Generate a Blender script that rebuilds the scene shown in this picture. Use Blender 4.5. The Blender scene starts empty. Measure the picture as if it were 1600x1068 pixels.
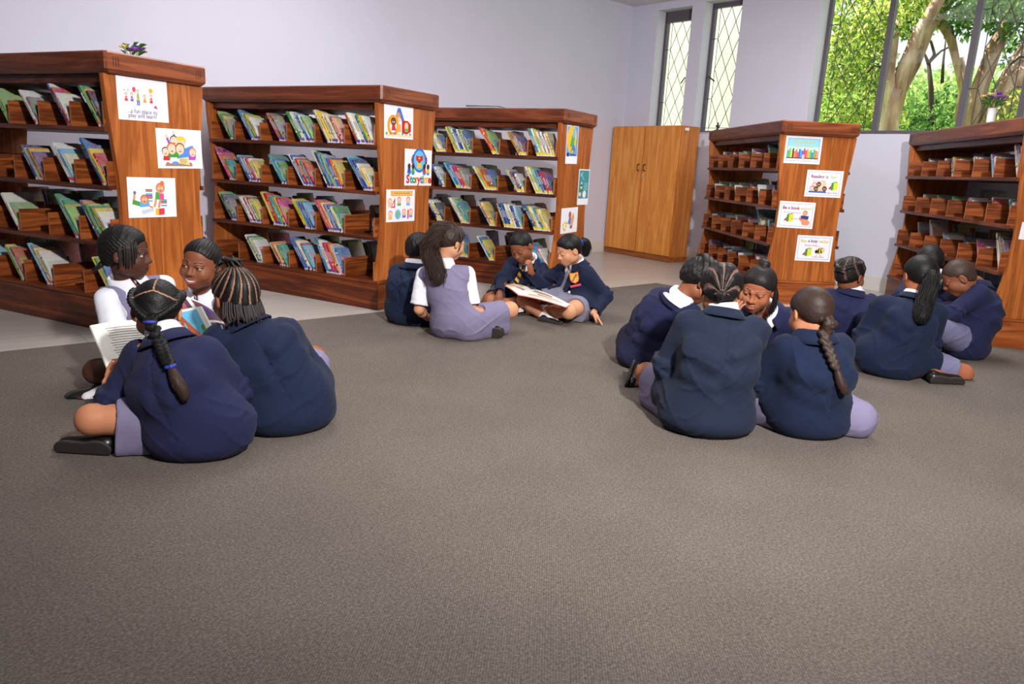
import bpy, bmesh, math, random
import numpy as np
from mathutils import Matrix, Vector
C = bpy.context.scene.collection
SC = bpy.context.scene
R_ = math.radians

# ------------------------------------------------------------------ camera
F_PX = 1156.0
CAM = np.array([0.0, 0.0, 1.0])
FW = np.array([0.0, 0.97313505, -0.23023504])
RT = np.array([0.99867384, 0.01185333, 0.0501005])
DN = np.array([0.05148361, -0.22992971, -0.97184452])
def ray(x, y): return FW + RT*(x-800)/F_PX + DN*(y-534)/F_PX
def at(x, y, Y):
    r = ray(x, y); return CAM + r*(Y/r[1])
def onz(x, y, z=0.0):
    r = ray(x, y); return CAM + r*((z-1.0)/r[2])
cd = bpy.data.cameras.new('camera'); cam = bpy.data.objects.new('camera', cd); C.objects.link(cam)
cd.sensor_width = 36; cd.lens = F_PX/1600*36; cd.clip_end = 200
cam.matrix_world = Matrix(((RT[0], -DN[0], -FW[0], 0), (RT[1], -DN[1], -FW[1], 0), (RT[2], -DN[2], -FW[2], 1.0), (0, 0, 0, 1)))
SC.camera = cam

# ------------------------------------------------------------------ light
SC.view_settings.view_transform = 'Standard'
SC.view_settings.look = 'None'
SC.view_settings.gamma = 1
SC.view_settings.use_curve_mapping = False
SC.view_settings.exposure = 0.05
W = bpy.data.worlds.new('world'); SC.world = W; W.use_nodes = True
wb = W.node_tree.nodes['Background']
wb.inputs[0].default_value = (0.86, 0.93, 1.0, 1); wb.inputs[1].default_value = 1.2
def lamp(kind, name, loc, target, energy, color, **kw):
    l = bpy.data.lights.new(name, kind); o = bpy.data.objects.new(name, l); C.objects.link(o)
    o.location = loc
    o.rotation_euler = (Vector(target)-Vector(loc)).to_track_quat('-Z', 'Y').to_euler()
    l.energy = energy; l.color = color
    for k, v in kw.items(): setattr(l, k, v)
    return o
lamp('SUN', 'sun', (0, 0, 20), (10.5, -6, 2), 13.0, (1.0, 0.95, 0.82), angle=R_(0.6))
lamp('SPOT', 'studio_flash', (1.25, -0.3, 2.72), (0.15, 6.0, 0.85), 1250, (1.0, 0.97, 0.94), spot_size=R_(100), spot_blend=0.85, shadow_soft_size=0.11)
lamp('AREA', 'added_fill', (-1.2, 4.6, 2.93), (-1.2, 4.6, 0), 60, (1.0, 0.98, 0.96), shape='RECTANGLE', size=1.2, size_y=2.4)  # unseen fill added overhead to even out the light on the carpet
lamp('AREA', 'added_fill', (2.1, 5.3, 2.93), (2.1, 5.3, 0), 80, (1.0, 0.98, 0.96), shape='RECTANGLE', size=1.2, size_y=2.4)  # second added fill, lifts the right wall and the cases there
lamp('AREA', 'added_fill', (0.2, 0.4, 2.93), (0.2, 0.4, 0), 30, (1.0, 0.98, 0.96), shape='RECTANGLE', size=2.4, size_y=1.6)  # weak added fill for the near carpet, which the flash hardly reaches

# ------------------------------------------------------------------ helpers
def srgb(r, g, b):
    f = lambda c: (c/255/12.92) if c <= 10 else ((c/255+0.055)/1.055)**2.4
    return (f(r), f(g), f(b))
def mesh_from(name, verts, faces, smooth=False):
    me = bpy.data.meshes.new(name); me.from_pydata([tuple(v) for v in verts], [], faces); me.update()
    if smooth: me.polygons.foreach_set('use_smooth', [True]*len(me.polygons))
    return me
def link(name, me, mat=None, parent=None, M=None):
    o = bpy.data.objects.new(name, me); C.objects.link(o)
    if mat is not None and me is not None and hasattr(me, 'materials') and len(me.materials) == 0: me.materials.append(mat)
    if parent is not None: o.parent = parent
    if M is not None: o.matrix_local = M
    return o
def tag(o, label, cat, group=None, kind=None):
    o['label'] = label; o['category'] = cat
    if group: o['group'] = group
    if kind: o['kind'] = kind
    return o
def empty(name, M):
    o = bpy.data.objects.new(name, None); C.objects.link(o); o.matrix_world = M; o.empty_display_size = 0.1
    return o
class MB:
    """collects simple shapes into one mesh, with optional colour per face"""
    def __init__(s): s.v = []; s.f = []; s.c = []
    def poly(s, pts, col=(1, 1, 1), a=0.0):
        n = len(s.v); s.v += [tuple(p) for p in pts]; s.f.append(list(range(n, n+len(pts)))); s.c.append((*col, a))
    def hexa(s, p, col=(1, 1, 1), a=0.0):   # p: 8 corners, bottom 4 ccw then top 4
        n = len(s.v); s.v += [tuple(q) for q in p]
        for q in ((3, 2, 1, 0), (4, 5, 6, 7), (0, 1, 5, 4), (1, 2, 6, 5), (2, 3, 7, 6), (3, 0, 4, 7)):
            s.f.append([n+i for i in q]); s.c.append((*col, a))
    def box(s, a, b, col=(1, 1, 1), al=0.0):
        x0, y0, z0 = a; x1, y1, z1 = b
        x0, x1 = min(x0, x1), max(x0, x1); y0, y1 = min(y0, y1), max(y0, y1); z0, z1 = min(z0, z1), max(z0, z1)
        s.hexa([(x0, y0, z0), (x1, y0, z0), (x1, y1, z0), (x0, y1, z0), (x0, y0, z1), (x1, y0, z1), (x1, y1, z1), (x0, y1, z1)], col, al)
    def tube(s, pts, rad, n=8, col=(1, 1, 1), cap=True, a=0.0):
        pts = [np.array(p, float) for p in pts]; rings = []
        if not hasattr(rad, '__len__'): rad = [rad]*len(pts)
        up = np.array([0.13, 0.21, 0.97])
        for i, p in enumerate(pts):
            t = pts[min(i+1, len(pts)-1)]-pts[max(i-1, 0)]; t = t/(np.linalg.norm(t)+1e-9)
            x = np.cross(t, up); 
            if np.linalg.norm(x) < 1e-3: x = np.cross(t, (1, 0, 0))
            x /= np.linalg.norm(x); y = np.cross(t, x)
            base = len(s.v)
            for k in range(n):
                an = 2*math.pi*k/n; s.v.append(tuple(p+rad[i]*(math.cos(an)*x+math.sin(an)*y)))
            rings.append(base)
        for i in range(len(pts)-1):
            for k in range(n):
                s.f.append([rings[i]+k, rings[i]+(k+1) % n, rings[i+1]+(k+1) % n, rings[i+1]+k]); s.c.append((*col, a))
        if cap:
            s.f.append([rings[0]+k for k in range(n)][::-1]); s.c.append((*col, a))
            s.f.append([rings[-1]+k for k in range(n)]); s.c.append((*col, a))
    def disc(s, c, ex, ey, rx, ry, col, n=16, a=0.0):
        c = np.array(c); ex = np.array(ex); ey = np.array(ey)
        s.poly([c+ex*rx*math.cos(2*math.pi*k/n)+ey*ry*math.sin(2*math.pi*k/n) for k in range(n)], col, a)
    def lathe(s, prof, c=(0, 0, 0), n=20, col=(1, 1, 1)):
        base = len(s.v)
        for r, z in prof:
            for k in range(n): s.v.append((c[0]+r*math.cos(2*math.pi*k/n), c[1]+r*math.sin(2*math.pi*k/n), c[2]+z))
        for i in range(len(prof)-1):
            for k in range(n):
                s.f.append([base+i*n+k, base+i*n+(k+1) % n, base+(i+1)*n+(k+1) % n, base+(i+1)*n+k]); s.c.append((*col, 0))
        s.f.append([base+k for k in range(n)][::-1]); s.c.append((*col, 0))
        s.f.append([base+(len(prof)-1)*n+k for k in range(n)]); s.c.append((*col, 0))
    def build(s, name, mat, parent=None, M=None, smooth=False, bevel=0, colors=False):
        me = mesh_from(name, s.v, s.f, smooth)
        if colors:
            at_ = me.color_attributes.new('col', 'FLOAT_COLOR', 'CORNER')
            arr = np.repeat(np.array(s.c, np.float32), [len(f) for f in s.f], axis=0)
            at_.data.foreach_set('color', arr.ravel())
        if bevel:
            bm = bmesh.new(); bm.from_mesh(me)
            bmesh.ops.bevel(bm, geom=bm.edges[:], offset=bevel, segments=2, affect='EDGES', clamp_overlap=True)
            bm.to_mesh(me); bm.free()
        return link(name, me, mat, parent, M)

# ------------------------------------------------------------------ materials
def new_mat(name):
    m = bpy.data.materials.new(name); m.use_nodes = True
    nt = m.node_tree; b = nt.nodes['Principled BSDF']
    return m, nt, b
def N(nt, t, **kw):
    n = nt.nodes.new(t)
    for k, v in kw.items(): setattr(n, k, v)
    return n
def ramp(nt, stops):
    r = N(nt, 'ShaderNodeValToRGB'); e = r.color_ramp.elements
    while len(e) < len(stops): e.new(0.5)
    for i, (p, c) in enumerate(stops): e[i].position = p; e[i].color = (*c, 1)
    return r
def plain(name, col, rough=0.6, spec=0.4, metal=0.0, bump=0, bscale=300, sheen=0):
    m, nt, b = new_mat(name)
    b.inputs['Base Color'].default_value = (*col, 1); b.inputs['Roughness'].default_value = rough
    b.inputs['Specular IOR Level'].default_value = spec; b.inputs['Metallic'].default_value = metal
    if sheen: b.inputs['Sheen Weight'].default_value = sheen; b.inputs['Sheen Roughness'].default_value = 0.6
    if bump:
        tc = N(nt, 'ShaderNodeTexCoord'); nz = N(nt, 'ShaderNodeTexNoise'); nz.inputs['Scale'].default_value = bscale; nz.inputs['Detail'].default_value = 4
        bp = N(nt, 'ShaderNodeBump'); bp.inputs['Strength'].default_value = bump; bp.inputs['Distance'].default_value = 0.002
        nt.links.new(tc.outputs['Object'], nz.inputs['Vector']); nt.links.new(nz.outputs['Fac'], bp.inputs['Height']); nt.links.new(bp.outputs['Normal'], b.inputs['Normal'])
    return m
def wood(name, dark, mid, light, axis='Z', scale=1.0, rough=0.38, spec=0.4):
    """grain runs along the given object axis"""
    m, nt, b = new_mat(name)
    tc = N(nt, 'ShaderNodeTexCoord'); mp = N(nt, 'ShaderNodeMapping')
    st = {'X': (0.9, 13, 13), 'Y': (13, 0.9, 13), 'Z': (13, 13, 0.9)}[axis]
    mp.inputs['Scale'].default_value = tuple(s*scale for s in st)
    oi = N(nt, 'ShaderNodeObjectInfo'); mul = N(nt, 'ShaderNodeVectorMath', operation='SCALE'); mul.inputs['Scale'].default_value = 17
    cmb = N(nt, 'ShaderNodeCombineXYZ')
    for k in range(3): nt.links.new(oi.outputs['Random'], cmb.inputs[k])
    nt.links.new(cmb.outputs[0], mul.inputs[0]); nt.links.new(mul.outputs[0], mp.inputs['Location'])
    nt.links.new(tc.outputs['Object'], mp.inputs['Vector'])
    n1 = N(nt, 'ShaderNodeTexNoise'); n1.inputs['Scale'].default_value = 1.0; n1.inputs['Detail'].default_value = 3; n1.inputs['Distortion'].default_value = 1.2
    nt.links.new(mp.outputs[0], n1.inputs['Vector'])
    # contour rings of the noise give cathedral figure
    ma = N(nt, 'ShaderNodeMath', operation='MULTIPLY'); ma.inputs[1].default_value = 7.0; nt.links.new(n1.outputs['Fac'], ma.inputs[0])
    sn = N(nt, 'ShaderNodeMath', operation='SINE'); m2 = N(nt, 'ShaderNodeMath', operation='MULTIPLY'); m2.inputs[1].default_value = 3.0
    nt.links.new(ma.outputs[0], m2.inputs[0]); nt.links.new(m2.outputs[0], sn.inputs[0])
    ml = N(nt, 'ShaderNodeMapRange'); ml.inputs['From Min'].default_value = -1; ml.inputs['From Max'].default_value = 1; nt.links.new(sn.outputs[0], ml.inputs['Value'])
    n2 = N(nt, 'ShaderNodeTexNoise'); n2.inputs['Scale'].default_value = 6.0; n2.inputs['Detail'].default_value = 6; nt.links.new(mp.outputs[0], n2.inputs['Vector'])
    mix = N(nt, 'ShaderNodeMix', data_type='FLOAT'); mix.inputs['Factor'].default_value = 0.55
    nt.links.new(ml.outputs[0], mix.inputs['A']); nt.links.new(n2.outputs['Fac'], mix.inputs['B'])
    r = ramp(nt, [(0.15, dark), (0.5, mid), (0.85, light)]); nt.links.new(mix.outputs['Result'], r.inputs['Fac'])
    nt.links.new(r.outputs['Color'], b.inputs['Base Color'])
    b.inputs['Roughness'].default_value = rough; b.inputs['Specular IOR Level'].default_value = spec
    return m
def vcol(name, rough=0.6, spec=0.3, bump=0, bscale=200, pattern=False, sss=0, sheen=0):
    m, nt, b = new_mat(name)
    a = N(nt, 'ShaderNodeAttribute'); a.attribute_name = 'col'
    col = a.outputs['Color']
    if pattern:      # printed picture on book covers: blotches of ink where alpha is 1
        tc = N(nt, 'ShaderNodeTexCoord'); oi = N(nt, 'ShaderNodeObjectInfo')
        vo = N(nt, 'ShaderNodeTexNoise'); vo.inputs['Scale'].default_value = 24; vo.inputs['Detail'].default_value = 3; vo.inputs['Distortion'].default_value = 1.5
        ad = N(nt, 'ShaderNodeVectorMath', operation='ADD'); nt.links.new(tc.outputs['Object'], ad.inputs[0]); nt.links.new(oi.outputs['Random'], ad.inputs[1])
        nt.links.new(ad.outputs[0], vo.inputs['Vector'])
        hs = N(nt, 'ShaderNodeHueSaturation'); hs.inputs['Saturation'].default_value = 2.2; hs.inputs['Value'].default_value = 0.75
        nt.links.new(vo.outputs['Color'], hs.inputs['Color'])
        mu = N(nt, 'ShaderNodeMath', operation='MULTIPLY'); mu.inputs[1].default_value = 0.5; nt.links.new(a.outputs['Alpha'], mu.inputs[0])
        mx = N(nt, 'ShaderNodeMix', data_type='RGBA'); nt.links.new(mu.outputs[0], mx.inputs['Factor'])
        nt.links.new(a.outputs['Color'], mx.inputs['A']); nt.links.new(hs.outputs['Color'], mx.inputs['B']); col = mx.outputs['Result']
    nt.links.new(col, b.inputs['Base Color'])
    b.inputs['Roughness'].default_value = rough; b.inputs['Specular IOR Level'].default_value = spec
    if sss:
        b.inputs['Subsurface Weight'].default_value = sss; b.inputs['Subsurface Radius'].default_value = (1.0, 0.35, 0.2); b.inputs['Subsurface Scale'].default_value = 0.006
    if sheen: b.inputs['Sheen Weight'].default_value = sheen
    if bump:
        tc = N(nt, 'ShaderNodeTexCoord'); nz = N(nt, 'ShaderNodeTexNoise'); nz.inputs['Scale'].default_value = bscale; nz.inputs['Detail'].default_value = 3
        bp = N(nt, 'ShaderNodeBump'); bp.inputs['Strength'].default_value = bump; bp.inputs['Distance'].default_value = 0.002
        nt.links.new(tc.outputs['Object'], nz.inputs['Vector']); nt.links.new(nz.outputs['Fac'], bp.inputs['Height']); nt.links.new(bp.outputs['Normal'], b.inputs['Normal'])
    return m
M_end = wood('end panel wood', srgb(136, 70, 26), srgb(170, 94, 40), srgb(188, 110, 52), 'Z')
M_crown = wood('crown wood', srgb(80, 37, 21), srgb(110, 53, 30), srgb(132, 69, 40), 'X', 1.0)
M_crown_y = wood('crown end wood', srgb(94, 45, 24), srgb(126, 64, 35), srgb(148, 81, 45), 'Y', 1.0)
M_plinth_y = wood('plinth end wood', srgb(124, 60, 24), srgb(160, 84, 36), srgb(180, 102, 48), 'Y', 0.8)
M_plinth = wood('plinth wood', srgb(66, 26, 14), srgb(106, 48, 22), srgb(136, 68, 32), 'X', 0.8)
M_shelf = wood('shelf wood', srgb(52, 22, 14), srgb(92, 44, 26), srgb(122, 64, 38), 'X')
M_div = wood('divider wood', srgb(76, 32, 14), srgb(134, 68, 30), srgb(168, 92, 44), 'Y', 1.1)
M_edge = plain('divider edge', srgb(168, 104, 66), 0.5)
M_cab = wood('cabinet wood', srgb(200, 118, 44), srgb(220, 142, 60), srgb(230, 158, 78), 'Z', 0.8)
M_cabs = wood('cabinet side wood', srgb(166, 94, 40), srgb(190, 116, 52), srgb(206, 132, 66), 'Z', 0.8)
M_dark = plain('dark metal', srgb(46, 42, 46), 0.5, 0.5)
M_frame = plain('window frame paint', srgb(92, 86, 94), 0.5, 0.4)
M_lattice = plain('lattice bars', srgb(70, 66, 68), 0.5, 0.4)
M_paper = plain('paper', srgb(238, 238, 244), 0.7, 0.2)
M_print = vcol('print', 0.6, 0.25)
M_book = vcol('book cover', 0.4, 0.4, pattern=True)
M_skin = vcol('skin', 0.5, 0.25, bump=0.06, bscale=500)
M_hair = vcol('hair', 0.52, 0.28, bump=0.25, bscale=380)
M_eye = vcol('eye', 0.15, 0.6)
M_navy = [plain('navy cloth %s' % n, srgb(*c), 0.85, 0.2, bump=0.25, bscale=900, sheen=0.03) for n, c in
          (('violet', (30, 33, 66)), ('deep', (19, 30, 56)), ('plain', (24, 31, 58)), ('slate', (25, 34, 54)))]
M_grey = plain('grey lavender cloth', srgb(126, 119, 148), 0.9, 0.15, bump=0.25, bscale=900)
M_greyb = plain('grey knit', srgb(128, 126, 146), 0.95, 0.1, bump=0.5, bscale=500)
M_short = plain('grey shorts cloth', srgb(118, 116, 148), 0.9, 0.15, bump=0.2, bscale=900)
M_darkshort = plain('charcoal shorts cloth', srgb(78, 78, 96), 0.9, 0.15, bump=0.2, bscale=900)
M_white = plain('white shirt cloth', srgb(228, 228, 238), 0.85, 0.2, bump=0.15, bscale=700)
M_sock = plain('white sock', srgb(226, 224, 226), 0.95, 0.1, bump=0.5, bscale=500)
M_shoe = plain('black shoe leather', srgb(24, 22, 22), 0.32, 0.5)
M_sole = plain('grey rubber sole', srgb(58, 52, 50), 0.7, 0.3)
M_button = plain('silver button', srgb(210, 210, 215), 0.3, 0.5, 0.6)
M_band = plain('blue hair band', srgb(44, 62, 160), 0.6, 0.4)
# ------------------------------------------------------------------ room shell
e1 = np.array([math.cos(R_(42.4)), math.sin(R_(42.4)), 0]); e2 = np.array([-math.sin(R_(42.4)), math.cos(R_(42.4)), 0])
P2 = np.array([3.539, 7.225, 0]); P1 = np.array([0.963, 9.431, 0]); UZ = np.array([0, 0, 1.0])
# corner of the two walls
_t = np.linalg.solve(np.array([[e1[0], -e2[0]], [e1[1], -e2[1]]]), (P2-P1)[:2]); CN = P1+e1*_t[0]
HC = 2.96
def frame(o, x, y, z):
    return Matrix(((x[0], y[0], z[0], o[0]), (x[1], y[1], z[1], o[1]), (x[2], y[2], z[2], o[2]), (0, 0, 0, 1)))
def wall_mat(name, col):
    m, nt, b = new_mat(name)
    tc = N(nt, 'ShaderNodeTexCoord'); nz = N(nt, 'ShaderNodeTexNoise'); nz.inputs['Scale'].default_value = 1.3; nz.inputs['Detail'].default_value = 5
    nt.links.new(tc.outputs['Object'], nz.inputs['Vector'])
    r = ramp(nt, [(0.3, tuple(c*0.95 for c in col)), (0.7, col)]); nt.links.new(nz.outputs['Fac'], r.inputs['Fac']); nt.links.new(r.outputs['Color'], b.inputs['Base Color'])
    n2 = N(nt, 'ShaderNodeTexNoise'); n2.inputs['Scale'].default_value = 60; nt.links.new(tc.outputs['Object'], n2.inputs['Vector'])
    bp = N(nt, 'ShaderNodeBump'); bp.inputs['Strength'].default_value = 0.15; bp.inputs['Distance'].default_value = 0.004
    nt.links.new(n2.outputs['Fac'], bp.inputs['Height']); nt.links.new(bp.outputs['Normal'], b.inputs['Normal'])
    b.inputs['Roughness'].default_value = 0.75; b.inputs['Specular IOR Level'].default_value = 0.2
    return m
M_wall = wall_mat('lavender white wall paint', srgb(208, 206, 222))
M_ceil = wall_mat('ceiling paint', srgb(226, 224, 230))
# floor: large pale stone tiles
m, nt, b = new_mat('pale stone tile'); M_floor = m
tc = N(nt, 'ShaderNodeTexCoord'); br = N(nt, 'ShaderNodeTexBrick'); br.offset = 0.5
br.inputs['Scale'].default_value = 1.0; br.inputs['Brick Width'].default_value = 1.2; br.inputs['Row Height'].default_value = 0.6; br.inputs['Mortar Size'].default_value = 0.004
br.inputs['Color1'].default_value = (*srgb(192, 186, 180), 1); br.inputs['Color2'].default_value = (*srgb(184, 178, 172), 1); br.inputs['Mortar'].default_value = (*srgb(150, 144, 138), 1)
nt.links.new(tc.outputs['Object'], br.inputs['Vector'])
mp = N(nt, 'ShaderNodeMapping'); mp.inputs['Scale'].default_value = (0.8, 7, 1); nt.links.new(tc.outputs['Object'], mp.inputs['Vector'])
nz = N(nt, 'ShaderNodeTexNoise'); nz.inputs['Scale'].default_value = 1.6; nz.inputs['Detail'].default_value = 5; nt.links.new(mp.outputs[0], nz.inputs['Vector'])
rr = ramp(nt, [(0.3, (0.82, 0.81, 0.8)), (0.7, (1, 1, 1))]); nt.links.new(nz.outputs['Fac'], rr.inputs['Fac'])
mx = N(nt, 'ShaderNodeMix', data_type='RGBA', blend_type='MULTIPLY'); mx.inputs['Factor'].default_value = 0.8
nt.links.new(br.outputs['Color'], mx.inputs['A']); nt.links.new(rr.outputs['Color'], mx.inputs['B']); nt.links.new(mx.outputs['Result'], b.inputs['Base Color'])
b.inputs['Roughness'].default_value = 0.3; b.inputs['Specular IOR Level'].default_value = 0.45
# carpet: woven brown-grey loops
m, nt, b = new_mat('woven carpet'); M_carpet = m
tc = N(nt, 'ShaderNodeTexCoord'); mp = N(nt, 'ShaderNodeMapping'); mp.inputs['Scale'].default_value = (120, 120, 120); nt.links.new(tc.outputs['Object'], mp.inputs['Vector'])
sx = N(nt, 'ShaderNodeSeparateXYZ'); nt.links.new(mp.outputs[0], sx.inputs[0])
def fsin(src, k):
    a = N(nt, 'ShaderNodeMath', operation='MULTIPLY'); a.inputs[1].default_value = k; nt.links.new(src, a.inputs[0])
    s = N(nt, 'ShaderNodeMath', operation='SINE'); nt.links.new(a.outputs[0], s.inputs[0]); return s.outputs[0]
pr = N(nt, 'ShaderNodeMath', operation='MULTIPLY'); nt.links.new(fsin(sx.outputs[0], 6.283), pr.inputs[0]); nt.links.new(fsin(sx.outputs[1], 6.283), pr.inputs[1])
nz = N(nt, 'ShaderNodeTexNoise'); nz.inputs['Scale'].default_value = 1.2; nz.inputs['Detail'].default_value = 3; nt.links.new(mp.outputs[0], nz.inputs['Vector'])
n3 = N(nt, 'ShaderNodeTexNoise'); n3.inputs['Scale'].default_value = 2.2; n3.inputs['Detail'].default_value = 5; nt.links.new(tc.outputs['Object'], n3.inputs['Vector'])
a1 = N(nt, 'ShaderNodeMath', operation='MULTIPLY_ADD'); a1.inputs[1].default_value = 0.16; nt.links.new(pr.outputs[0], a1.inputs[0]); nt.links.new(nz.outputs['Fac'], a1.inputs[2])
a2 = N(nt, 'ShaderNodeMath', operation='MULTIPLY_ADD'); a2.inputs[1].default_value = 0.25; nt.links.new(n3.outputs['Fac'], a2.inputs[0]); nt.links.new(a1.outputs[0], a2.inputs[2])
rr = ramp(nt, [(0.3, srgb(76, 70, 65)), (0.64, srgb(104, 96, 90)), (1.0, srgb(134, 125, 117))]); nt.links.new(a2.outputs[0], rr.inputs['Fac']); nt.links.new(rr.outputs['Color'], b.inputs['Base Color'])
bp = N(nt, 'ShaderNodeBump'); bp.inputs['Strength'].default_value = 0.6; bp.inputs['Distance'].default_value = 0.003; nt.links.new(a1.outputs[0], bp.inputs['Height']); nt.links.new(bp.outputs['Normal'], b.inputs['Normal'])
b.inputs['Roughness'].default_value = 0.95; b.inputs['Specular IOR Level'].default_value = 0.1

RMF = frame(CN, e1, e2, UZ)     # room frame: x along left wall (to +x beyond corner), y out of right wall... origin in the corner
# interior is x<0 (along -e1), y<0 (along -e2)
LW, RW = 12.0, 13.0
mb = MB(); mb.box((-LW, -RW, -0.1), (0.0, 0.0, 0.0)); fl = mb.build('floor', M_floor, None, RMF); fl['kind'] = 'structure'
mb = MB(); mb.box((-LW, 0.0, 0), (0.25, 0.25, HC)); o = mb.build('wall_left', M_wall, None, RMF); o['kind'] = 'structure'
mb = MB(); mb.box((-LW, -RW, HC), (0.25, 0.25, HC+0.15)); o = mb.build('ceiling', M_ceil, None, RMF); o['kind'] = 'structure'
# windows on the right wall: s = distance from the corner along -e2
def wall_s(x, y):
    r = ray(x, y); n = e1; p = CAM+r*(n@(CN-CAM))/(n@r); q = p-CN
    return -(q@e2), p[2]
SILL = 1.49; T = 0.26
opens = []
for xl, xr_, yy, top in ((1021.6, 1073.5, 98, 2.88), (1090.5, 1147.5, 120, 3.0)):
    opens.append((wall_s(xl, yy)[0], wall_s(xr_, yy)[0], SILL, top))
s3 = wall_s(1272, 100)[0]
opens.append((s3, s3+2.95, SILL, 2.90))
mb = MB(); prev = 0.0
for a, b2, z0, z1 in opens:
    z1 = min(z1, 2.9)
    mb.box((0, -a, 0), (T, -prev, HC)); mb.box((0, -b2, 0), (T, -a, z0)); mb.box((0, -b2, z1), (T, -a, HC)); prev = b2
mb.box((0, -RW, 0), (T, -prev, HC))
o = mb.build('wall_right', M_wall, None, RMF); o['kind'] = 'structure'
mb = MB(); mb.box((-LW-0.2, -RW, 0), (-LW, 0.25, HC)); o = mb.build('wall_back', M_wall, None, RMF); o['kind'] = 'structure'
mb = MB(); mb.box((-LW-0.2, -RW-0.2, 0), (0.25, -RW, HC)); o = mb.build('wall_front', M_wall, None, RMF); o['kind'] = 'structure'
M_skirt = plain('pale skirting tile', srgb(206, 202, 196), 0.35, 0.4)
mb = MB(); mb.box((-LW, -0.012, 0), (0, 0.0, 0.135)); o = mb.build('baseboard_left', M_skirt, None, RMF); o['kind'] = 'structure'
mb = MB(); mb.box((-0.012, -RW, 0), (0, -0.012, 0.135)); o = mb.build('baseboard_right', M_skirt, None, RMF); o['kind'] = 'structure'
# glass
m, nt, b = new_mat('clear window glass'); M_glass = m
tr = N(nt, 'ShaderNodeBsdfTransparent'); tr.inputs[0].default_value = (0.96, 0.98, 0.97, 1); gl = N(nt, 'ShaderNodeBsdfGlossy'); gl.inputs['Roughness'].default_value = 0.02
fr = N(nt, 'ShaderNodeFresnel'); fr.inputs['IOR'].default_value = 1.45; ms = N(nt, 'ShaderNodeMixShader')
fm = N(nt, 'ShaderNodeMath', operation='MULTIPLY'); fm.inputs[1].default_value = 0.35; nt.links.new(fr.outputs[0], fm.inputs[0]); nt.links.new(fm.outputs[0], ms.inputs[0]); nt.links.new(tr.outputs[0], ms.inputs[1]); nt.links.new(gl.outputs[0], ms.inputs[2]); nt.links.new(ms.outputs[0], nt.nodes['Material Output'].inputs['Surface'])
def lattice(mb, s0, s1, z0, z1, x, n=4, inner=True):
    """thin bars: a margin frame and crossing diagonals"""
    w = s1-s0; m0 = s0+w*0.17; m1 = s1-w*0.14; r = 0.0038
    B = lambda p, q: mb.tube([(x, -p[0], p[1]), (x, -q[0], q[1])], r, 6)
    B((m0, z0), (m0, z1)); B((m1, z0), (m1, z1)); B((s0, z0+0.03), (s1, z0+0.03))
    dz = (z1-z0-0.03)/n; mid = (m0+m1)/2
    for i in range(n):
        a, c = z0+0.03+i*dz, z0+0.03+(i+1)*dz
        B((m0, a), (mid, c)); B((mid, a), (m0, c)); B((mid, a), (m1, c)); B((m1, a), (mid, c))
        h = (a+c)/2
        if i % 2 == 1:
            B((s0, a), (m0, a)); B((m1, a), (s1, a))
XF = 0.15   # frame set back from the inner wall face
def window(idx, s0, s1, z0, z1, mulls, lat, topbar=0.03):
    root = empty('window_%d' % idx, RMF); root['kind'] = 'structure'
    fb = MB(); fw = 0.035
    fb.box((XF, -s0-fw, z0), (XF+0.05, -s0, z1)); fb.box((XF, -s1, z0), (XF+0.05, -s1+fw, z1))
    fb.box((XF, -s1, z0), (XF+0.05, -s0, z0+0.03)); fb.box((XF, -s1, z1-topbar), (XF+0.05, -s0, z1))
    fo = fb.build('window_frame', M_frame, root)
    edges = [s0+fw]+[q for ml in mulls for q in (ml-0.025, ml+0.025)]+[s1-fw]
    for ml in mulls:
        q = MB(); q.box((XF-0.01, -ml-0.025, z0), (XF+0.05, -ml+0.025, z1)); q.build('mullion', M_frame, root)
    for i in range(0, len(edges), 2):
        a, c = edges[i], edges[i+1]
        g = MB(); g.poly([(XF+0.025, -a, z0+0.02), (XF+0.025, -c, z0+0.02), (XF+0.025, -c, z1-0.02), (XF+0.025, -a, z1-0.02)]); g.build('glass_pane', M_glass, root)
        if lat[i//2]:
            l = MB(); lattice(l, a, c, z0+0.03, z1-topbar, XF+0.01); l.build('lattice', M_lattice, root)
            # casement stay
            h = MB(); sd = c if idx != 2 else a; dr = -0.07 if idx != 2 else 0.07
            h.tube([(XF-0.01, -sd, z0+0.62), (XF-0.06, -(sd+dr*0.6), z0+0.625), (XF-0.03, -(sd+dr*1.6), z0+0.57)], 0.008, 6); h.build('stay_handle', M_dark, root)
    sl = MB(); sl.box((0.0, -s1, z0-0.012), (XF, -s0, z0+0.004)); sl.build('sill', M_frame if idx == 3 else M_wall, root)
    return root
window(1, *opens[0], [], [1], 0.12); window(2, opens[1][0], opens[1][1], SILL, 2.9, [], [1], 0.05)
ml = [wall_s(x, y)[0]+0.07 for x, y in ((1359, 100), (1492, 100), (1576, 150))]
window(3, *opens[2], ml, [1, 0, 1, 0])
# carpet
CV = np.array([1.327, 6.914, 0])
cq = CV-CN
mb = MB(); cx, cy = cq@e1, cq@e2
mb.box((-LW+0.5, -RW+0.3, 0.0005), (cx, cy, 0.006))
o = mb.build('carpet', M_carpet, None, RMF); tag(o, 'large brown-grey woven carpet covering the middle of the tiled floor', 'carpet')
FLOOR = 0.006

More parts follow.
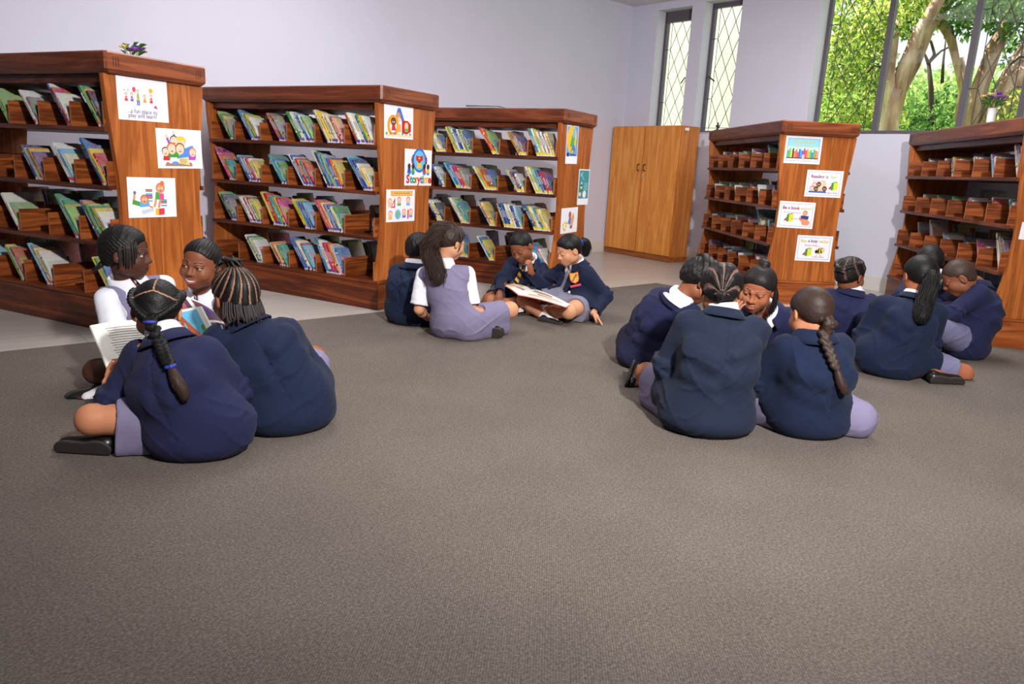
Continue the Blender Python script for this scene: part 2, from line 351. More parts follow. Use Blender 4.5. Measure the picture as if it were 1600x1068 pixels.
# ------------------------------------------------------------------ bookcases
UN = [dict(x=-2.1003, y=3.8917, yaw=2.68996, L=1.743), dict(x=-0.9092, y=4.9326, yaw=2.62295, L=1.743), dict(x=0.3264, y=6.0607, yaw=2.62628, L=1.743),
      dict(x=2.0364, y=6.0644, yaw=1.62525, L=1.938), dict(x=3.1046, y=4.7637, yaw=1.40878, L=2.168)]
BH, BC, BW, ZS, ZB, BA = 1.463, 0.1057, 0.629, (1.0775, 0.7793, 0.4794), 0.198, 0.033
ULAB = ['honey-brown wooden bookcase at far left with the play-and-learn poster on its end',
        'honey-brown wooden bookcase with the storytime poster on its end, second from the left',
        'honey-brown wooden bookcase beside the tall cabinet, papers lying on its top',
        'honey-brown wooden bookcase in front of the windows with the book worm poster',
        'honey-brown wooden bookcase at right edge with a flower vase on top']
UM = []
for u in UN:
    c, s = math.cos(u['yaw']), math.sin(u['yaw'])
    UM.append(frame((u['x'], u['y'], 0), (-c, -s, 0), (s, -c, 0), UZ))    # local x = -u (to the near end), y = into the case
def end_profile(z):
    t = (z-ZB)/(BH-BC-ZB)          # 0 bottom .. 1 top ; inset from full width
    return 0.006+0.055*math.sin(math.pi*min(1, max(0, t))**0.8)**1.5
HD, TD = 0.128, 0.275       # divider height, tray depth
def build_case(i):
    u = UN[i]; L = u['L']
    root = empty('bookcase', UM[i]); tag(root, ULAB[i], 'bookcase', 'wooden library bookcases')
    # crown: box with chamfered vertical corners, a hollow shadow groove at the foot and three cut lines near each corner
    bm = bmesh.new(); ch = 0.012
    def ring(x0, x1, y0, y1, z): return [bm.verts.new(p) for p in ((x0+ch, y0, z), (x1-ch, y0, z), (x1, y0+ch, z), (x1, y1-ch, z), (x1-ch, y1, z), (x0+ch, y1, z), (x0, y1-ch, z), (x0, y0+ch, z))]
    rs = [ring(-L+0.016, -0.016, 0.016, BW-0.016, BH-BC), ring(-L+0.004, -0.004, 0.004, BW-0.004, BH-BC+0.014), ring(-L, 0, 0, BW, BH-BC+0.02), ring(-L, 0, 0, BW, BH-0.008), ring(-L+0.006, -0.006, 0.006, BW-0.006, BH)]
    for a, b2 in zip(rs, rs[1:]):
        for k in range(8): bm.faces.new((a[k], a[(k+1) % 8], b2[(k+1) % 8], b2[k]))
    bm.faces.new(rs[0][::-1]); bm.faces.new(rs[-1])
    me = bpy.data.meshes.new('crown'); bm.to_mesh(me); bm.free(); cr = link('crown', me, M_crown, root)
    me.materials.append(M_crown_y)
    for p in me.polygons:
        if abs(p.normal.x) > 0.7: p.material_index = 1
    g = MB()
    for k in range(3):
        for x in (-0.045-k*0.014, -L+0.045+k*0.014): g.box((x-0.002, -0.0012, BH-BC+0.035), (x+0.002, 0.003, BH-0.022))
        for y in (0.045+k*0.014, BW-0.045-k*0.014): g.box((-0.003, y-0.002, BH-BC+0.035), (0.0012, y+0.002, BH-0.022))
    gm = mesh_from('grooves', g.v, g.f); bm = bmesh.new(); bm.from_mesh(me); n0 = len(bm.faces); bm.from_mesh(gm); bm.faces.ensure_lookup_table()
    me.materials.append(M_shelf)
    for f in bm.faces[n0:]: f.material_index = 2
    bm.to_mesh(me); bm.free(); bpy.data.meshes.remove(gm)
    q = MB(); q.box((-L+BA+0.031, 0.05, BH-BC-0.042), (-BA-0.031, BW-0.05, BH-BC-0.001)); q.build('top_board', M_shelf, root, bevel=0.002)
    # end panels
    for side in (0, 1):
        x1 = -BA if side == 0 else -L+BA; x0 = x1-0.03 if side == 0 else x1+0.03
        zs = np.linspace(ZB+0.001, BH-BC-0.001, 25)
        vs, fs = [], []
        for x in (x0, x1):
            for z in zs: vs.append((x, end_profile(z), z))
            for z in zs[::-1]: vs.append((x, BW-end_profile(z), z))
        n = 50; fs.append(list(range(n))); fs.append(list(range(2*n-1, n-1, -1)))
        for k in range(n): fs.append([k, n+k, n+(k+1) % n, (k+1) % n])
        me = mesh_from('end_panel', vs, fs)
        bm = bmesh.new(); bm.from_mesh(me); bmesh.ops.recalc_face_normals(bm, faces=bm.faces[:]); bm.to_mesh(me); bm.free()
        link('end_panel', me, M_end, root)
    # plinth
    p = MB(); p.box((-L+BA-0.008, 0.007, 0), (-BA+0.008, BW-0.007, ZB-0.018)); p.box((-L+BA-0.014, 0.001, ZB-0.018), (-BA+0.014, BW-0.001, ZB))
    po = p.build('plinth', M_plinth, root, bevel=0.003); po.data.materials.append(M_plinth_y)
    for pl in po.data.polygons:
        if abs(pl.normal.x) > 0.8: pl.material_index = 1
    # trays
    xa, xb = -BA-0.032, -L+BA+0.032
    for zi, z in enumerate((*ZS, ZB)):
        for side in (0, 1):
            y0, y1 = (0.012, 0.012+TD) if side == 0 else (BW-0.012, BW-0.012-TD)
            if zi < 3:
                b2 = MB(); b2.box((xa, y0, z-0.004), (xb, y1, z+0.014)); b2.box((xa+0.01, y0-(0.004 if side == 0 else -0.004), z-0.008), (xb-0.01, y0+(0.016 if side == 0 else -0.016), z+0.016))
                sh = b2.build('shelf', M_shelf, root, bevel=0.002); zt = z+0.014
            else: sh = root; zt = z
            if zi == 3 and side == 1: continue
            for k in range(7):
                x = xa+(xb-xa)*k/6; x = min(max(x, xb+0.007), xa-0.007)
                d = MB(); d.box((x-0.006, y0+(0.006 if side == 0 else -0.006), zt), (x+0.006, y1, zt+HD))
                dv = d.build('divider', M_div, sh, bevel=0.0015)
                dv.data.materials.append(M_edge)
                for pl in dv.data.polygons:
                    if pl.normal.y*(1 if side == 0 else -1) < -0.9: pl.material_index = 1
    return root
CASES = [build_case(i) for i in range(5)]
# ------------------------------------------------------------------ cabinet
cl = np.array([1.129, 9.549, 0]); cc = np.array([1.784, 8.657, 0]); cx_ = cl-cc; cw = np.linalg.norm(cx_); cx_ = cx_/cw; cy_ = np.array([-cx_[1], cx_[0], 0]); 
if cy_ @ np.array([1, 0.7, 0]) < 0: cy_ = -cy_
CM = frame(cc, -cx_, cy_, UZ) if np.cross(-cx_, cy_)[2] > 0 else frame(cc, cx_, cy_, UZ)
sg = -1 if np.cross(-cx_, cy_)[2] > 0 else 1
cab = empty('cabinet', CM); tag(cab, 'tall two-door honey pine cabinet standing in the corner below the narrow windows', 'cabinet')
CD, CH = 0.30, 1.545
q = MB(); q.box((0, 0.0, 0.06), (sg*cw, CD, CH)); q.build('body', M_cabs, cab, bevel=0.003)
q = MB(); q.box((sg*-0.004, -0.012, 0), (sg*(cw+0.004), CD, 0.06)); q.build('plinth', wood('cabinet plinth wood', srgb(120, 60, 26), srgb(150, 84, 36), srgb(170, 100, 50), 'X'), cab, bevel=0.003)
for k in range(2):
    a = 0.006+k*cw/2; b2 = a+cw/2-0.012
    hd = 0.004 if k == 0 else 0
    q = MB(); q.box((sg*a, -0.02, 0.07), (sg*b2, -0.001, CH-0.004+hd)); d = q.build('door', M_cab, cab, bevel=0.004)
    hx = sg*(b2-0.045 if k == 0 else a+0.045)
    q = MB(); q.tube([(hx, -0.02, 1.03), (hx, -0.045, 1.035), (hx, -0.045, 1.10), (hx, -0.02, 1.105)], 0.007, 8); q.build('handle', M_dark, d, smooth=True)
    if k == 0:
        q = MB(); q.tube([(sg*(b2-0.02), -0.021, 0.985), (sg*(b2-0.02), -0.0285, 0.985)], 0.009, 10); q.tube([(sg*(b2-0.02), -0.027, 0.985), (sg*(b2-0.02), -0.03, 0.945)], 0.004, 6); q.build('lock_key', M_button, d)
q = MB(); q.box((sg*-0.001, 0.05, CH-0.05), (sg*-0.0018, 0.12, CH-0.02)); q.build('sticker', M_paper, cab)
# ------------------------------------------------------------------ books
PAL = dict(w=(228, 226, 222), c=(224, 212, 178), y=(222, 192, 62), o=(216, 120, 50), r=(188, 44, 46), p=(206, 72, 128), v=(116, 74, 142), b=(56, 104, 176), n=(44, 58, 108),
           l=(128, 184, 216), t=(54, 148, 150), g=(70, 138, 74), e=(150, 186, 110), k=(48, 44, 48), a=(138, 136, 134), m=(112, 70, 50), s=(226, 168, 140))
PNAME = dict(w='white', c='cream', y='yellow', o='orange', r='red', p='pink', v='purple', b='blue', n='navy', l='pale blue', t='teal', g='green', e='light green', k='black', a='grey', m='brown', s='salmon')
DOT = [srgb(226, 60, 96), srgb(104, 66, 160), srgb(232, 204, 40), srgb(210, 206, 200), srgb(210, 206, 200)]
WHITE = srgb(232, 230, 224)
def book_geo(mb, rng, code, t, h, d, dot, M=None):
    """closed picture book: spine at y=0, pivot at the low left edge; x 0..t, y 0..d, z 0..h"""
    base = np.array(srgb(*PAL[code])); other = np.array(srgb(*PAL[rng.choice('wcyorpvbnltgek')])); third = np.array(srgb(*PAL[rng.choice('wcyorblge')]))
    T = (lambda p: tuple(p)) if M is None else (lambda p: tuple(M @ Vector(p)))
    def P(pts, col, a=0.0): mb.poly([T(p) for p in pts], tuple(col), a)
    # spine, in bands
    z1, z2 = 0.012, 0.032
    bands = [(0, z1, WHITE), (z1, z2, dot if rng.random() < 0.85 else base), (z2, h*0.3, base), (h*0.3, h*0.36, other if rng.random() < 0.5 else base), (h*0.36, h*0.8, base), (h*0.8, h*0.84, third if rng.random() < 0.5 else base), (h*0.84, h, base)]
    for a, b, c in bands: P([(0, 0, a), (t, 0, a), (t, 0, b), (0, 0, b)], c)
    if t > 0.005:      # title marks on the spine
        P([(t*0.3, -0.0002, h*0.42), (t*0.7, -0.0002, h*0.42), (t*0.7, -0.0002, h*0.74), (t*0.3, -0.0002, h*0.74)], WHITE*np.array(0.7)+np.array(base)*0.2 if sum(base) < 0.9 else np.array(base)*0.35)
    # front cover (+x), back cover (-x)
    P([(t, 0, 0), (t, d, 0), (t, d, h), (t, 0, h)], base, 0.75)
    u = t+0.0003; base = base*0.9+0.01
    z0c, z1c = h*rng.uniform(0.12, 0.25), h*rng.uniform(0.6, 0.72)
    P([(u, d*0.1, z0c), (u, d*0.92, z0c), (u, d*0.92, z1c), (u, d*0.1, z1c)], other*0.5+base*0.5, 1.0)
    P([(0, d, 0), (0, 0, 0), (0, 0, h), (0, d, h)], base, 0.8)
    pg = srgb(222, 216, 204); i = 0.003
    P([(0, 0, h), (t, 0, h), (t, d, h), (0, d, h)], base*0.4+np.array(pg)*0.6)
    P([(0, d, 0), (t, d, 0), (t, 0, 0), (0, 0, 0)], pg)
    P([(t, d, 0), (0, d, 0), (0, d, h), (t, d, h)], pg)
ORD = ['first', 'second', 'third', 'fourth', 'fifth', 'sixth', 'seventh', 'eighth', 'ninth', 'tenth', 'eleventh', 'twelfth', 'thirteenth', 'fourteenth', 'fifteenth', 'sixteenth']
ROWN = ['top', 'second', 'third', 'bottom']
UNAME = ['play-and-learn poster bookcase', 'storytime poster bookcase', 'bookcase beside the cabinet', 'book worm poster bookcase', 'bookcase at right edge']
# per case, per row: compartments from far (left in the photo) to near (right): colour codes far -> near, then heights
SPEC = {
 0: ['- - ee,24,20 wwea,22,17 bwrw,31,20 gyk,24,21', '- - - ncloyv,22,19 wwlc,25,19 bbyr,29,20', 'we,24,21 - we,25,19 - gtge,28,22 bogegcyw,26,19', 'ye,24,20 ywl,24,20 yebr,24,22 lacyw,28,22 - ygyb,25,21'],
 1: ['egya,24,18 begyew,25,19 pgrwaa,23,20 ggwwltbwge,25,21 acyywocars,26,20 rewwcbgyyw,23,21', 'povgt,26,20 lbwmwrcwy,22,19 tblg,24,18 wbwrybor,26,19 wgnltylbroy,29,22 lbnbwyc,27,18', 'engva,25,19 awwwrwrwey,23,20 oyrrotteyrp,27,22 yytbbnl,24,21 opoywrlbtcg,25,20 -', '- wgcew,24,19 csocsgt,20,18 bbywrtl,26,21 btwwrprroslb,26,21 -'],
 2: ['epk,20,18 aeawwyb,22,18 yaewbnwagyb,25,21 rore,26,22 ogpev,22,18 rttweywawvwyc,25,20', 'gtwl,22,18 bw,23,20 ltblrpryaa,26,20 ceyorgrb,23,20 lyvkw,22,18 wywelbanprv,25,19', 'wy,22,18 nwywk,23,19 awcelt,27,22 locy,24,22 anbnwwywnbwl,22,20 nbgywlgaywy,23,20', 'e,22,20 g,24,20 lbwnoywbaeyb,24,21 wbty,24,20 k,22,20 lbtpw,22,18'],
 3: ['wp,20,18 pwr,20,18 wgwa,20,18 waplw,21,18 be,23,20 aweky,25,22', 'wgw,20,18 awg,20,18 eaw,20,18 pprw,20,18 w,20,18 k,21,19', 'ka,20,18 maw,20,18 awep,21,19 pw,20,18 lgc,27,21 lnrybw,21,19', 'k,20,18 kw,20,18 clb,20,18 naw,20,18 wpw,20,18 a,20,18'],
 4: ['aw,19,17 wm,19,17 nyoryswawa,19,16 wkwrpwpr,19,17 lbrwbaywal,20,17 wabrwlbb,27,21', 'w,19,17 gtv,19,17 gge,19,17 pwawp,19,17 wrr,20,18 wtgwpaw,20,17', 'w,24,22 wws,28,22 awlcbw,20,17 nky,20,17 aprvpkpaw,21,17 wtyvwapa,26,20', 'ce,22,19 kw,20,18 rw,20,18 aw,20,18 bw,20,18 wg,20,18']}
BOOKS = []      # (case, row, comp, index, matrix, code, t, h, d, seed)
xa, xb = -BA-0.032, None
def solve_lean(T, w, hd=HD):
    if T >= w*0.985: return 0.02
    lo, hi = 0.0, R_(58)
    for _ in range(40):
        m_ = (lo+hi)/2
        if T/math.cos(m_)+hd*math.tan(m_) < w: lo = m_
        else: hi = m_
    return lo
for ci, rows in SPEC.items():
    L = UN[ci]['L']; xb = -L+BA+0.032; xa = -BA-0.032
    for ri, row in enumerate(rows):
        z = (ZS[ri]+0.0145) if ri < 3 else ZB+0.0005
        comps = row.split()
        for k, cs in enumerate(comps):
            if cs == '-': continue
            codes, h0, h1 = cs.split(','); h0 = int(h0)/100; h1 = int(h1)/100
            if ci >= 3: h0 = h0*0.9 if h0 < 0.23 else h0; h1 = min(h1*0.86, 0.165) if h1 < 0.20 else h1*0.95
            j = 5-k        # compartment counted from the near end
            xr = xa+(xb-xa)*j/6-0.0085-(0.007 if j == 0 else 0); xl = xa+(xb-xa)*(j+1)/6+0.0085+(0.007 if j == 5 else 0)
            wdt = xr-xl; rng = random.Random(ci*1000+ri*100+k)
            n = len(codes); ts = [rng.uniform(0.008, 0.016) if ci < 3 else rng.uniform(0.012, 0.024) for _ in codes]
            S = sum(ts)
            if S > wdt*0.78: ts = [q*wdt*0.78/S for q in ts]
            th = min(solve_lean(sum(ts)+0.001*n, wdt-0.002), R_(36 if ci < 3 else 30))
            hs = [h0+(h1-h0)*(q/max(1, n-1))**0.8+rng.uniform(-0.008, 0.008) for q in range(n)]
            if (ci, ri, k) == (1, 1, 0): hs = [0.285]+[q*0.84 for q in hs[1:]]
            x = xr-0.001
            zmax = (BH-BC-0.042-z if ri == 0 else (ZS[ri-1]-0.01-z))-0.004
            for q in range(n-1, -1, -1):      # from the near end leftwards
                t = ts[q]; h = min(hs[q], (zmax-t*math.sin(th))/math.cos(th))
                x -= (t*math.cos(th) if q == n-1 else t/math.cos(th))+0.0008
                d = rng.uniform(0.11, 0.145)+(0.03 if q == 0 else 0); y0 = (0.03 if ci < 3 or (q == n-1 and rng.random() < 0.25) else 0.095)+rng.uniform(0, 0.012)
                M = UM[ci] @ Matrix.Translation((x, y0, z)) @ Matrix.Rotation(-th, 4, 'Y')
                BOOKS.append((ci, ri, k, q, M, codes[q], t, h, d, rng.random(), n))
# keep the 300 that show largest as things; the rest of the rows becomes one object
def book_size(b):
    c = b[4] @ Vector((b[6]/2, 0, b[7]/2)); dist = (Vector(CAM)-c).length
    px = 800+F_PX*((np.array(c)-CAM)@RT)/((np.array(c)-CAM)@FW)
    vis = 1.0 if -5 < px < 1600 else 0.0
    hid = 0.35 if b[0] >= 3 else 1.0
    return vis*hid*b[7]*(b[6]+0.006)/dist**2
order = sorted(range(len(BOOKS)), key=lambda i: -book_size(BOOKS[i]))
keep = set(order[:296])
rest = MB(); nrest = 0
for i, (ci, ri, k, q, M, code, t, h, d, sd, n) in enumerate(BOOKS):
    rng = random.Random(sd)
    if i in keep:
        mb = MB(); book_geo(mb, rng, code, t, h, d, DOT[ci]); o = mb.build('book', M_book, None, M, colors=True)
        if (ci, ri, k, q) == (1, 1, 0, 0): TITLE = (o, t, h, d)
        thick = 'slim' if t < 0.0095 else 'thick'
        tag(o, '%s %s book, %s from left in %s compartment, %s shelf, %s' % (thick, PNAME[code], ORD[q], ORD[k], ROWN[ri], UNAME[ci]), 'book', 'picture books on the %s' % UNAME[ci])
    else:
        book_geo(rest, rng, code, t, h, d, DOT[ci], M)
# the rows on the far sides of the cases, seen only as tops and backs
for ci in range(5):
    L = UN[ci]['L']
    for ri in range(4):
        z = (ZS[ri]+0.0145) if ri < 3 else ZB+0.0005
        rng = random.Random(900+ci*10+ri)
        for j in range(6):
            if rng.random() < 0.3: continue
            xr = -BA-0.032-(L-2*BA-0.064)*j/6-0.018; wdt = (L-2*BA-0.064)/6-0.036; x = xr; n = rng.randint(3, 9); th = R_(rng.uniform(8, 24))
            for q in range(n):
                t = rng.uniform(0.006, 0.013); h = rng.uniform(0.17, 0.23); d = rng.uniform(0.16, 0.2)
                x -= t/math.cos(th)+0.001
                if xr-x+HD*math.tan(th) > wdt: break
                M = UM[ci] @ Matrix.Translation((x+t, BW-0.034, z)) @ Matrix.Rotation(-th, 4, 'Y') @ Matrix.Rotation(math.pi, 4, 'Z')
                book_geo(rest, rng, rng.choice('wcyorblgtek'), t, h, d, DOT[ci], M)
o = rest.build('books', M_book, None, None, colors=True)
tag(o, 'remaining small and half-hidden library books on the bookcase shelves', 'books', None, 'stuff')

# ------------------------------------------------------------------ posters
def on_end(ci, x, y):
    """(y, z) on the near end panel of a case for a photo point"""
    Mi = np.array(UM[ci].inverted()); o = Mi[:3, :3]@CAM+Mi[:3, 3]; d = Mi[:3, :3]@ray(x, y)
    t = (-BA-o[0])/d[0]; p = o+d*t; return np.array([p[1], p[2]])
def text(name, s, size, col, parent, x, y, z=0.0026, align='CENTER', shear=0, weight=0.0, spacing=1.0):
    cu = bpy.data.curves.new(name, 'FONT'); cu.body = s; cu.size = size; cu.align_x = align; cu.align_y = 'CENTER'; cu.shear = shear; cu.offset = weight*size; cu.space_character = spacing; cu.resolution_u = 3
    tmp = bpy.data.objects.new('tmp', cu); C.objects.link(tmp)
    me = bpy.data.meshes.new_from_object(tmp.evaluated_get(bpy.context.evaluated_depsgraph_get())); bpy.data.objects.remove(tmp); bpy.data.curves.remove(cu)
    me.name = name; me.materials.clear()
    return link(name, me, plain('ink %s %s' % (name, s[:8]), col, 0.6, 0.2), parent, Matrix.Translation((x, y, z)))
def poster(ci, corners, label, name='poster'):
    q = [on_end(ci, *c) for c in corners]       # TL TR BR BL
    c = sum(q)/4; ex = (q[1]-q[0]+q[2]-q[3])/2; ey = (q[0]-q[3]+q[1]-q[2])/2
    w, h = np.linalg.norm(ex), np.linalg.norm(ey); a = math.atan2(ex[1], ex[0])*0.5+math.atan2(-ey[0], ey[1])*0.5
    # poster frame: x along +y of case, y up, z out of the panel (+x of case)
    M = UM[ci] @ Matrix.Translation((-BA+0.001, c[0], c[1])) @ Matrix(((0, 0, 1, 0), (1, 0, 0, 0), (0, 1, 0, 0), (0, 0, 0, 1))) @ Matrix.Rotation(a, 4, 'Z')
    mb = MB(); mb.box((-w/2, -h/2, -0.0006), (w/2, h/2, 0.0006)); o = mb.build(name, M_paper, None, M)
    tag(o, label, 'poster', 'posters on the bookcase ends')
    return o, w, h
class Art(MB):
    def __init__(s, w, h): super().__init__(); s.w, s.h, s.lv = w, h, 0
    def _z(s): s.lv += 1; return 0.0008+0.00001*s.lv
    def R(s, x0, y0, x1, y1, col): z = s._z(); s.poly([(x0*s.w, y0*s.h, z), (x1*s.w, y0*s.h, z), (x1*s.w, y1*s.h, z), (x0*s.w, y1*s.h, z)], srgb(*col))
    def P(s, pts, col): z = s._z(); s.poly([(x*s.w, y*s.h, z) for x, y in pts], srgb(*col))
    def E(s, x, y, rx, ry, col): s.disc((x*s.w, y*s.h, s._z()), (1, 0, 0), (0, 1, 0), rx*s.w, ry*s.w, srgb(*col), 18)
    def Fc(s, x, y, r, skin, hair, rx=1.0):
        s.E(x, y+0.18*r*s.w/s.h, r*1.12, r*1.1, hair); s.E(x, y, r*0.95, r, skin)
        for k in (-1, 1): s.E(x+k*r*0.35, y+0.1*r*s.w/s.h, r*0.2, r*0.24, (250, 250, 250)); s.E(x+k*r*0.33, y+0.08*r*s.w/s.h, r*0.1, r*0.13, (40, 30, 30))
        s.E(x, y-0.4*r*s.w/s.h, r*0.3, r*0.1, (150, 50, 50))
    def L(s, x0, y0, x1, y1, t, col):
        a = np.array([x0*s.w, y0*s.h]); b = np.array([x1*s.w, y1*s.h]); d = b-a; n = np.array([-d[1], d[0]])/(np.linalg.norm(d)+1e-9)*t*s.w/2; z = s._z()
        s.poly([(*(a+n), z), (*(a-n), z), (*(b-n), z), (*(b+n), z)], srgb(*col))
    def done(s, parent, name='picture'): return s.build(name, M_print, parent, None, colors=True)
SK, SK2, SK3 = (244, 200, 170), (120, 72, 48), (214, 150, 108)
# one book title that can be read
o, t, h, d = TITLE
t_ = text('lettering', 'ELMER', 0.046, srgb(96, 40, 120), o, 0, 0, weight=0.02); t_.matrix_local = Matrix(((0, 0, 1, t+0.0006), (1, 0, 0, d*0.5), (0, 1, 0, h*0.89), (0, 0, 0, 1)))
# bookcase 1
o, w, h = poster(0, [(180, 118), (260, 127), (263, 192), (185.5, 186)], 'white poster topmost on the far left bookcase, reading a fun place to play and learn')
A = Art(w, h)
A.E(0.16, 0.23, 0.042, 0.042, (240, 176, 60)); A.E(-0.17, 0.22, 0.034, 0.045, (214, 70, 110)); A.L(-0.165, 0.15, -0.14, 0.06, 0.005, (120, 110, 120))
for x, ht, c, b in ((-0.33, 0.11, (214, 60, 90), 0), (-0.22, 0.12, (120, 110, 170), 0), (-0.10, 0.2, (150, 170, 90), 1), (0.03, 0.1, (236, 150, 50), 0), (0.16, 0.12, (206, 60, 80), 0)):
    A.P([(x-0.035, -0.06), (x+0.035, -0.06), (x+0.018, ht-0.06), (x-0.018, ht-0.06)], c)
    if b: A.R(x-0.028, -0.14, x-0.004, -0.03, (86, 96, 190)); A.R(x+0.004, -0.14, x+0.028, -0.03, (86, 96, 190))
    else: A.L(x-0.012, -0.12, x-0.012, -0.06, 0.008, SK); A.L(x+0.012, -0.12, x+0.012, -0.06, 0.008, SK)
    A.L(x-0.05, 0.0, x+0.05, 0.02, 0.008, SK); A.Fc(x, ht-0.02, 0.027, SK, (90, 70, 80))
A.P([(0.2, -0.16), (0.29, -0.2), (0.24, -0.1)], (190, 60, 100)); A.E(0.30, -0.13, 0.025, 0.03, (225, 225, 230))
for k in range(18): A.E(-0.4+k*0.044, -0.13-0.02*(k % 3), 0.006, 0.006, (110, 120, 160))
for x in (-0.36, -0.29): A.E(x, 0.19, 0.014, 0.014, (150, 130, 150)); A.E(x, 0.19, 0.006, 0.006, (240, 220, 120))
for k in range(10):
    an = k*0.628; A.L(0.03+0.05*math.cos(an), 0.12+0.07*math.sin(an), 0.03+0.055*math.cos(an+0.5), 0.12+0.077*math.sin(an+0.5), 0.004, (190, 180, 190))
A.done(o)
text('lettering', '...a fun place to', w*0.105, srgb(112, 92, 124), o, -0.03*w, -0.28*h, spacing=0.95); text('lettering', 'play and learn!', w*0.105, srgb(112, 92, 124), o, -0.03*w, -0.385*h, spacing=0.95)
o, w, h = poster(0, [(242.5, 199.5), (313, 204), (316.5, 263.5), (247, 262.5)], 'white poster of cheering cartoon children round an open book, far left bookcase')
A = Art(w, h)
A.L(-0.22, 0.1, -0.28, 0.3, 0.05, (150, 80, 190)); A.E(-0.285, 0.31, 0.03, 0.035, SK); A.L(-0.1, 0.2, -0.12, 0.4, 0.05, (70, 130, 210)); A.E(-0.12, 0.41, 0.03, 0.035, SK)
A.P([(-0.38, -0.3), (-0.2, -0.3), (-0.22, -0.12), (-0.36, -0.12)], (200, 50, 60)); A.P([(-0.26, -0.25), (-0.02, -0.25), (-0.04, 0.0), (-0.3, 0.08), (-0.24, -0.02)], (70, 150, 60)); A.P([(-0.04, -0.25), (0.2, -0.25), (0.26, 0.1), (0.2, 0.06), (0.02, -0.02)], (80, 140, 220))
A.P([(0.18, -0.28), (0.34, -0.28), (0.36, -0.14), (0.22, -0.1)], (180, 80, 190)); A.L(0.2, -0.02, 0.3, 0.08, 0.04, (80, 140, 220))
for x, y, r, hr, s in ((-0.12, 0.19, 0.085, (84, 78, 84), SK), (0.04, 0.17, 0.085, (236, 190, 60), SK), (-0.32, -0.09, 0.075, (70, 64, 70), SK), (0.28, -0.09, 0.075, (226, 110, 70), SK), (-0.18, -0.01, 0.095, (220, 90, 50), SK), (0.0, -0.01, 0.095, (130, 88, 66), SK)): A.Fc(x, y, r, s, hr)
for k in range(7): A.E(-0.04+0.03*k, 0.26+0.03*math.sin(k*2.2), 0.03, 0.03, (240, 196, 70)) if k < 6 else None
A.P([(-0.35, -0.44), (0.27, -0.44), (0.24, -0.34), (-0.31, -0.34)], (170, 124, 96)); A.P([(-0.26, -0.37), (-0.06, -0.37), (-0.07, -0.22), (-0.22, -0.22)], (225, 228, 240)); A.P([(-0.05, -0.37), (0.2, -0.41), (0.18, -0.2), (-0.04, -0.24)], (236, 214, 150)); A.E(-0.12, -0.36, 0.07, 0.03, (90, 150, 220))
for k in range(4): A.L(-0.02, -0.26-k*0.03, 0.14, -0.27-k*0.03, 0.008, (120, 90, 60))
A.done(o)
o, w, h = poster(0, [(197.5, 276.5), (273, 278), (276, 338.5), (201, 340)], 'white poster of two cartoon children reading by book piles, lowest on far left bookcase')
A = Art(w, h)
for k in range(9): A.R(-0.14, -0.1+0.035*k, 0.0, -0.07+0.035*k, ((90, 160, 210), (240, 240, 240), (70, 140, 90), (200, 60, 70), (60, 90, 160))[k % 5])
for k in range(6): A.R(0.17, -0.22+0.035*k, 0.3, -0.19+0.035*k, ((80, 150, 120), (240, 240, 240), (200, 70, 90), (60, 110, 170))[k % 4])
A.P([(-0.42, -0.16), (-0.24, -0.23), (-0.24, -0.12), (-0.4, -0.04)], (90, 150, 70)); A.P([(-0.27, -0.24), (-0.06, -0.22), (-0.08, -0.1), (-0.26, -0.1)], (90, 170, 225)); A.L(-0.38, -0.05, -0.36, 0.1, 0.04, SK3); A.E(-0.36, 0.12, 0.03, 0.03, (110, 110, 150))
A.Fc(-0.17, -0.06, 0.075, SK3, (200, 90, 70)); A.P([(-0.22, -0.42), (0.02, -0.34), (0.0, -0.26), (-0.24, -0.32)], (200, 206, 220)); A.L(-0.1, -0.2, 0.0, -0.26, 0.03, SK3)
A.P([(0.05, -0.05), (0.2, -0.05), (0.18, 0.14), (0.07, 0.14)], (90, 160, 70)); A.R(0.15, -0.05, 0.24, 0.1, (224, 80, 150)); A.L(0.07, -0.05, 0.03, -0.24, 0.045, SK3); A.L(0.16, -0.05, 0.12, -0.26, 0.045, SK3); A.Fc(0.17, 0.22, 0.085, SK3, (220, 110, 70)); A.E(0.21, 0.36, 0.045, 0.045, (220, 110, 70))
A.P([(0.05, -0.44), (0.12, -0.45), (0.12, -0.28), (0.05, -0.28)], (236, 184, 50)); A.P([(0.12, -0.45), (0.24, -0.43), (0.24, -0.27), (0.12, -0.28)], (214, 60, 80))
A.done(o)
# bookcase 2
o, w, h = poster(1, [(600, 162), (645.5, 167), (645, 218.5), (600, 215)], 'white poster of big alphabet letters with children, topmost on the storytime bookcase')
A = Art(w, h)
A.P([(-0.16, 0.02), (-0.04, 0.42), (0.05, 0.42), (0.2, 0.02), (0.1, 0.02), (0.0, 0.3), (-0.06, 0.02)], (76, 116, 200)); A.R(-0.08, 0.1, 0.1, 0.16, (76, 116, 200)); A.E(-0.02, 0.18, 0.07, 0.08, SK3); A.E(0.01, 0.08, 0.06, 0.05, (240, 200, 170))
A.E(-0.2, -0.12, 0.2, 0.23, (238, 160, 50)); A.E(-0.2, -0.12, 0.11, 0.14, (250, 244, 240)); A.P([(0.1, -0.34), (0.1, 0.06), (0.3, 0.06), (0.42, -0.04), (0.42, -0.26), (0.3, -0.34)], (196, 40, 46)); A.R(0.2, -0.24, 0.32, -0.04, (250, 236, 190))
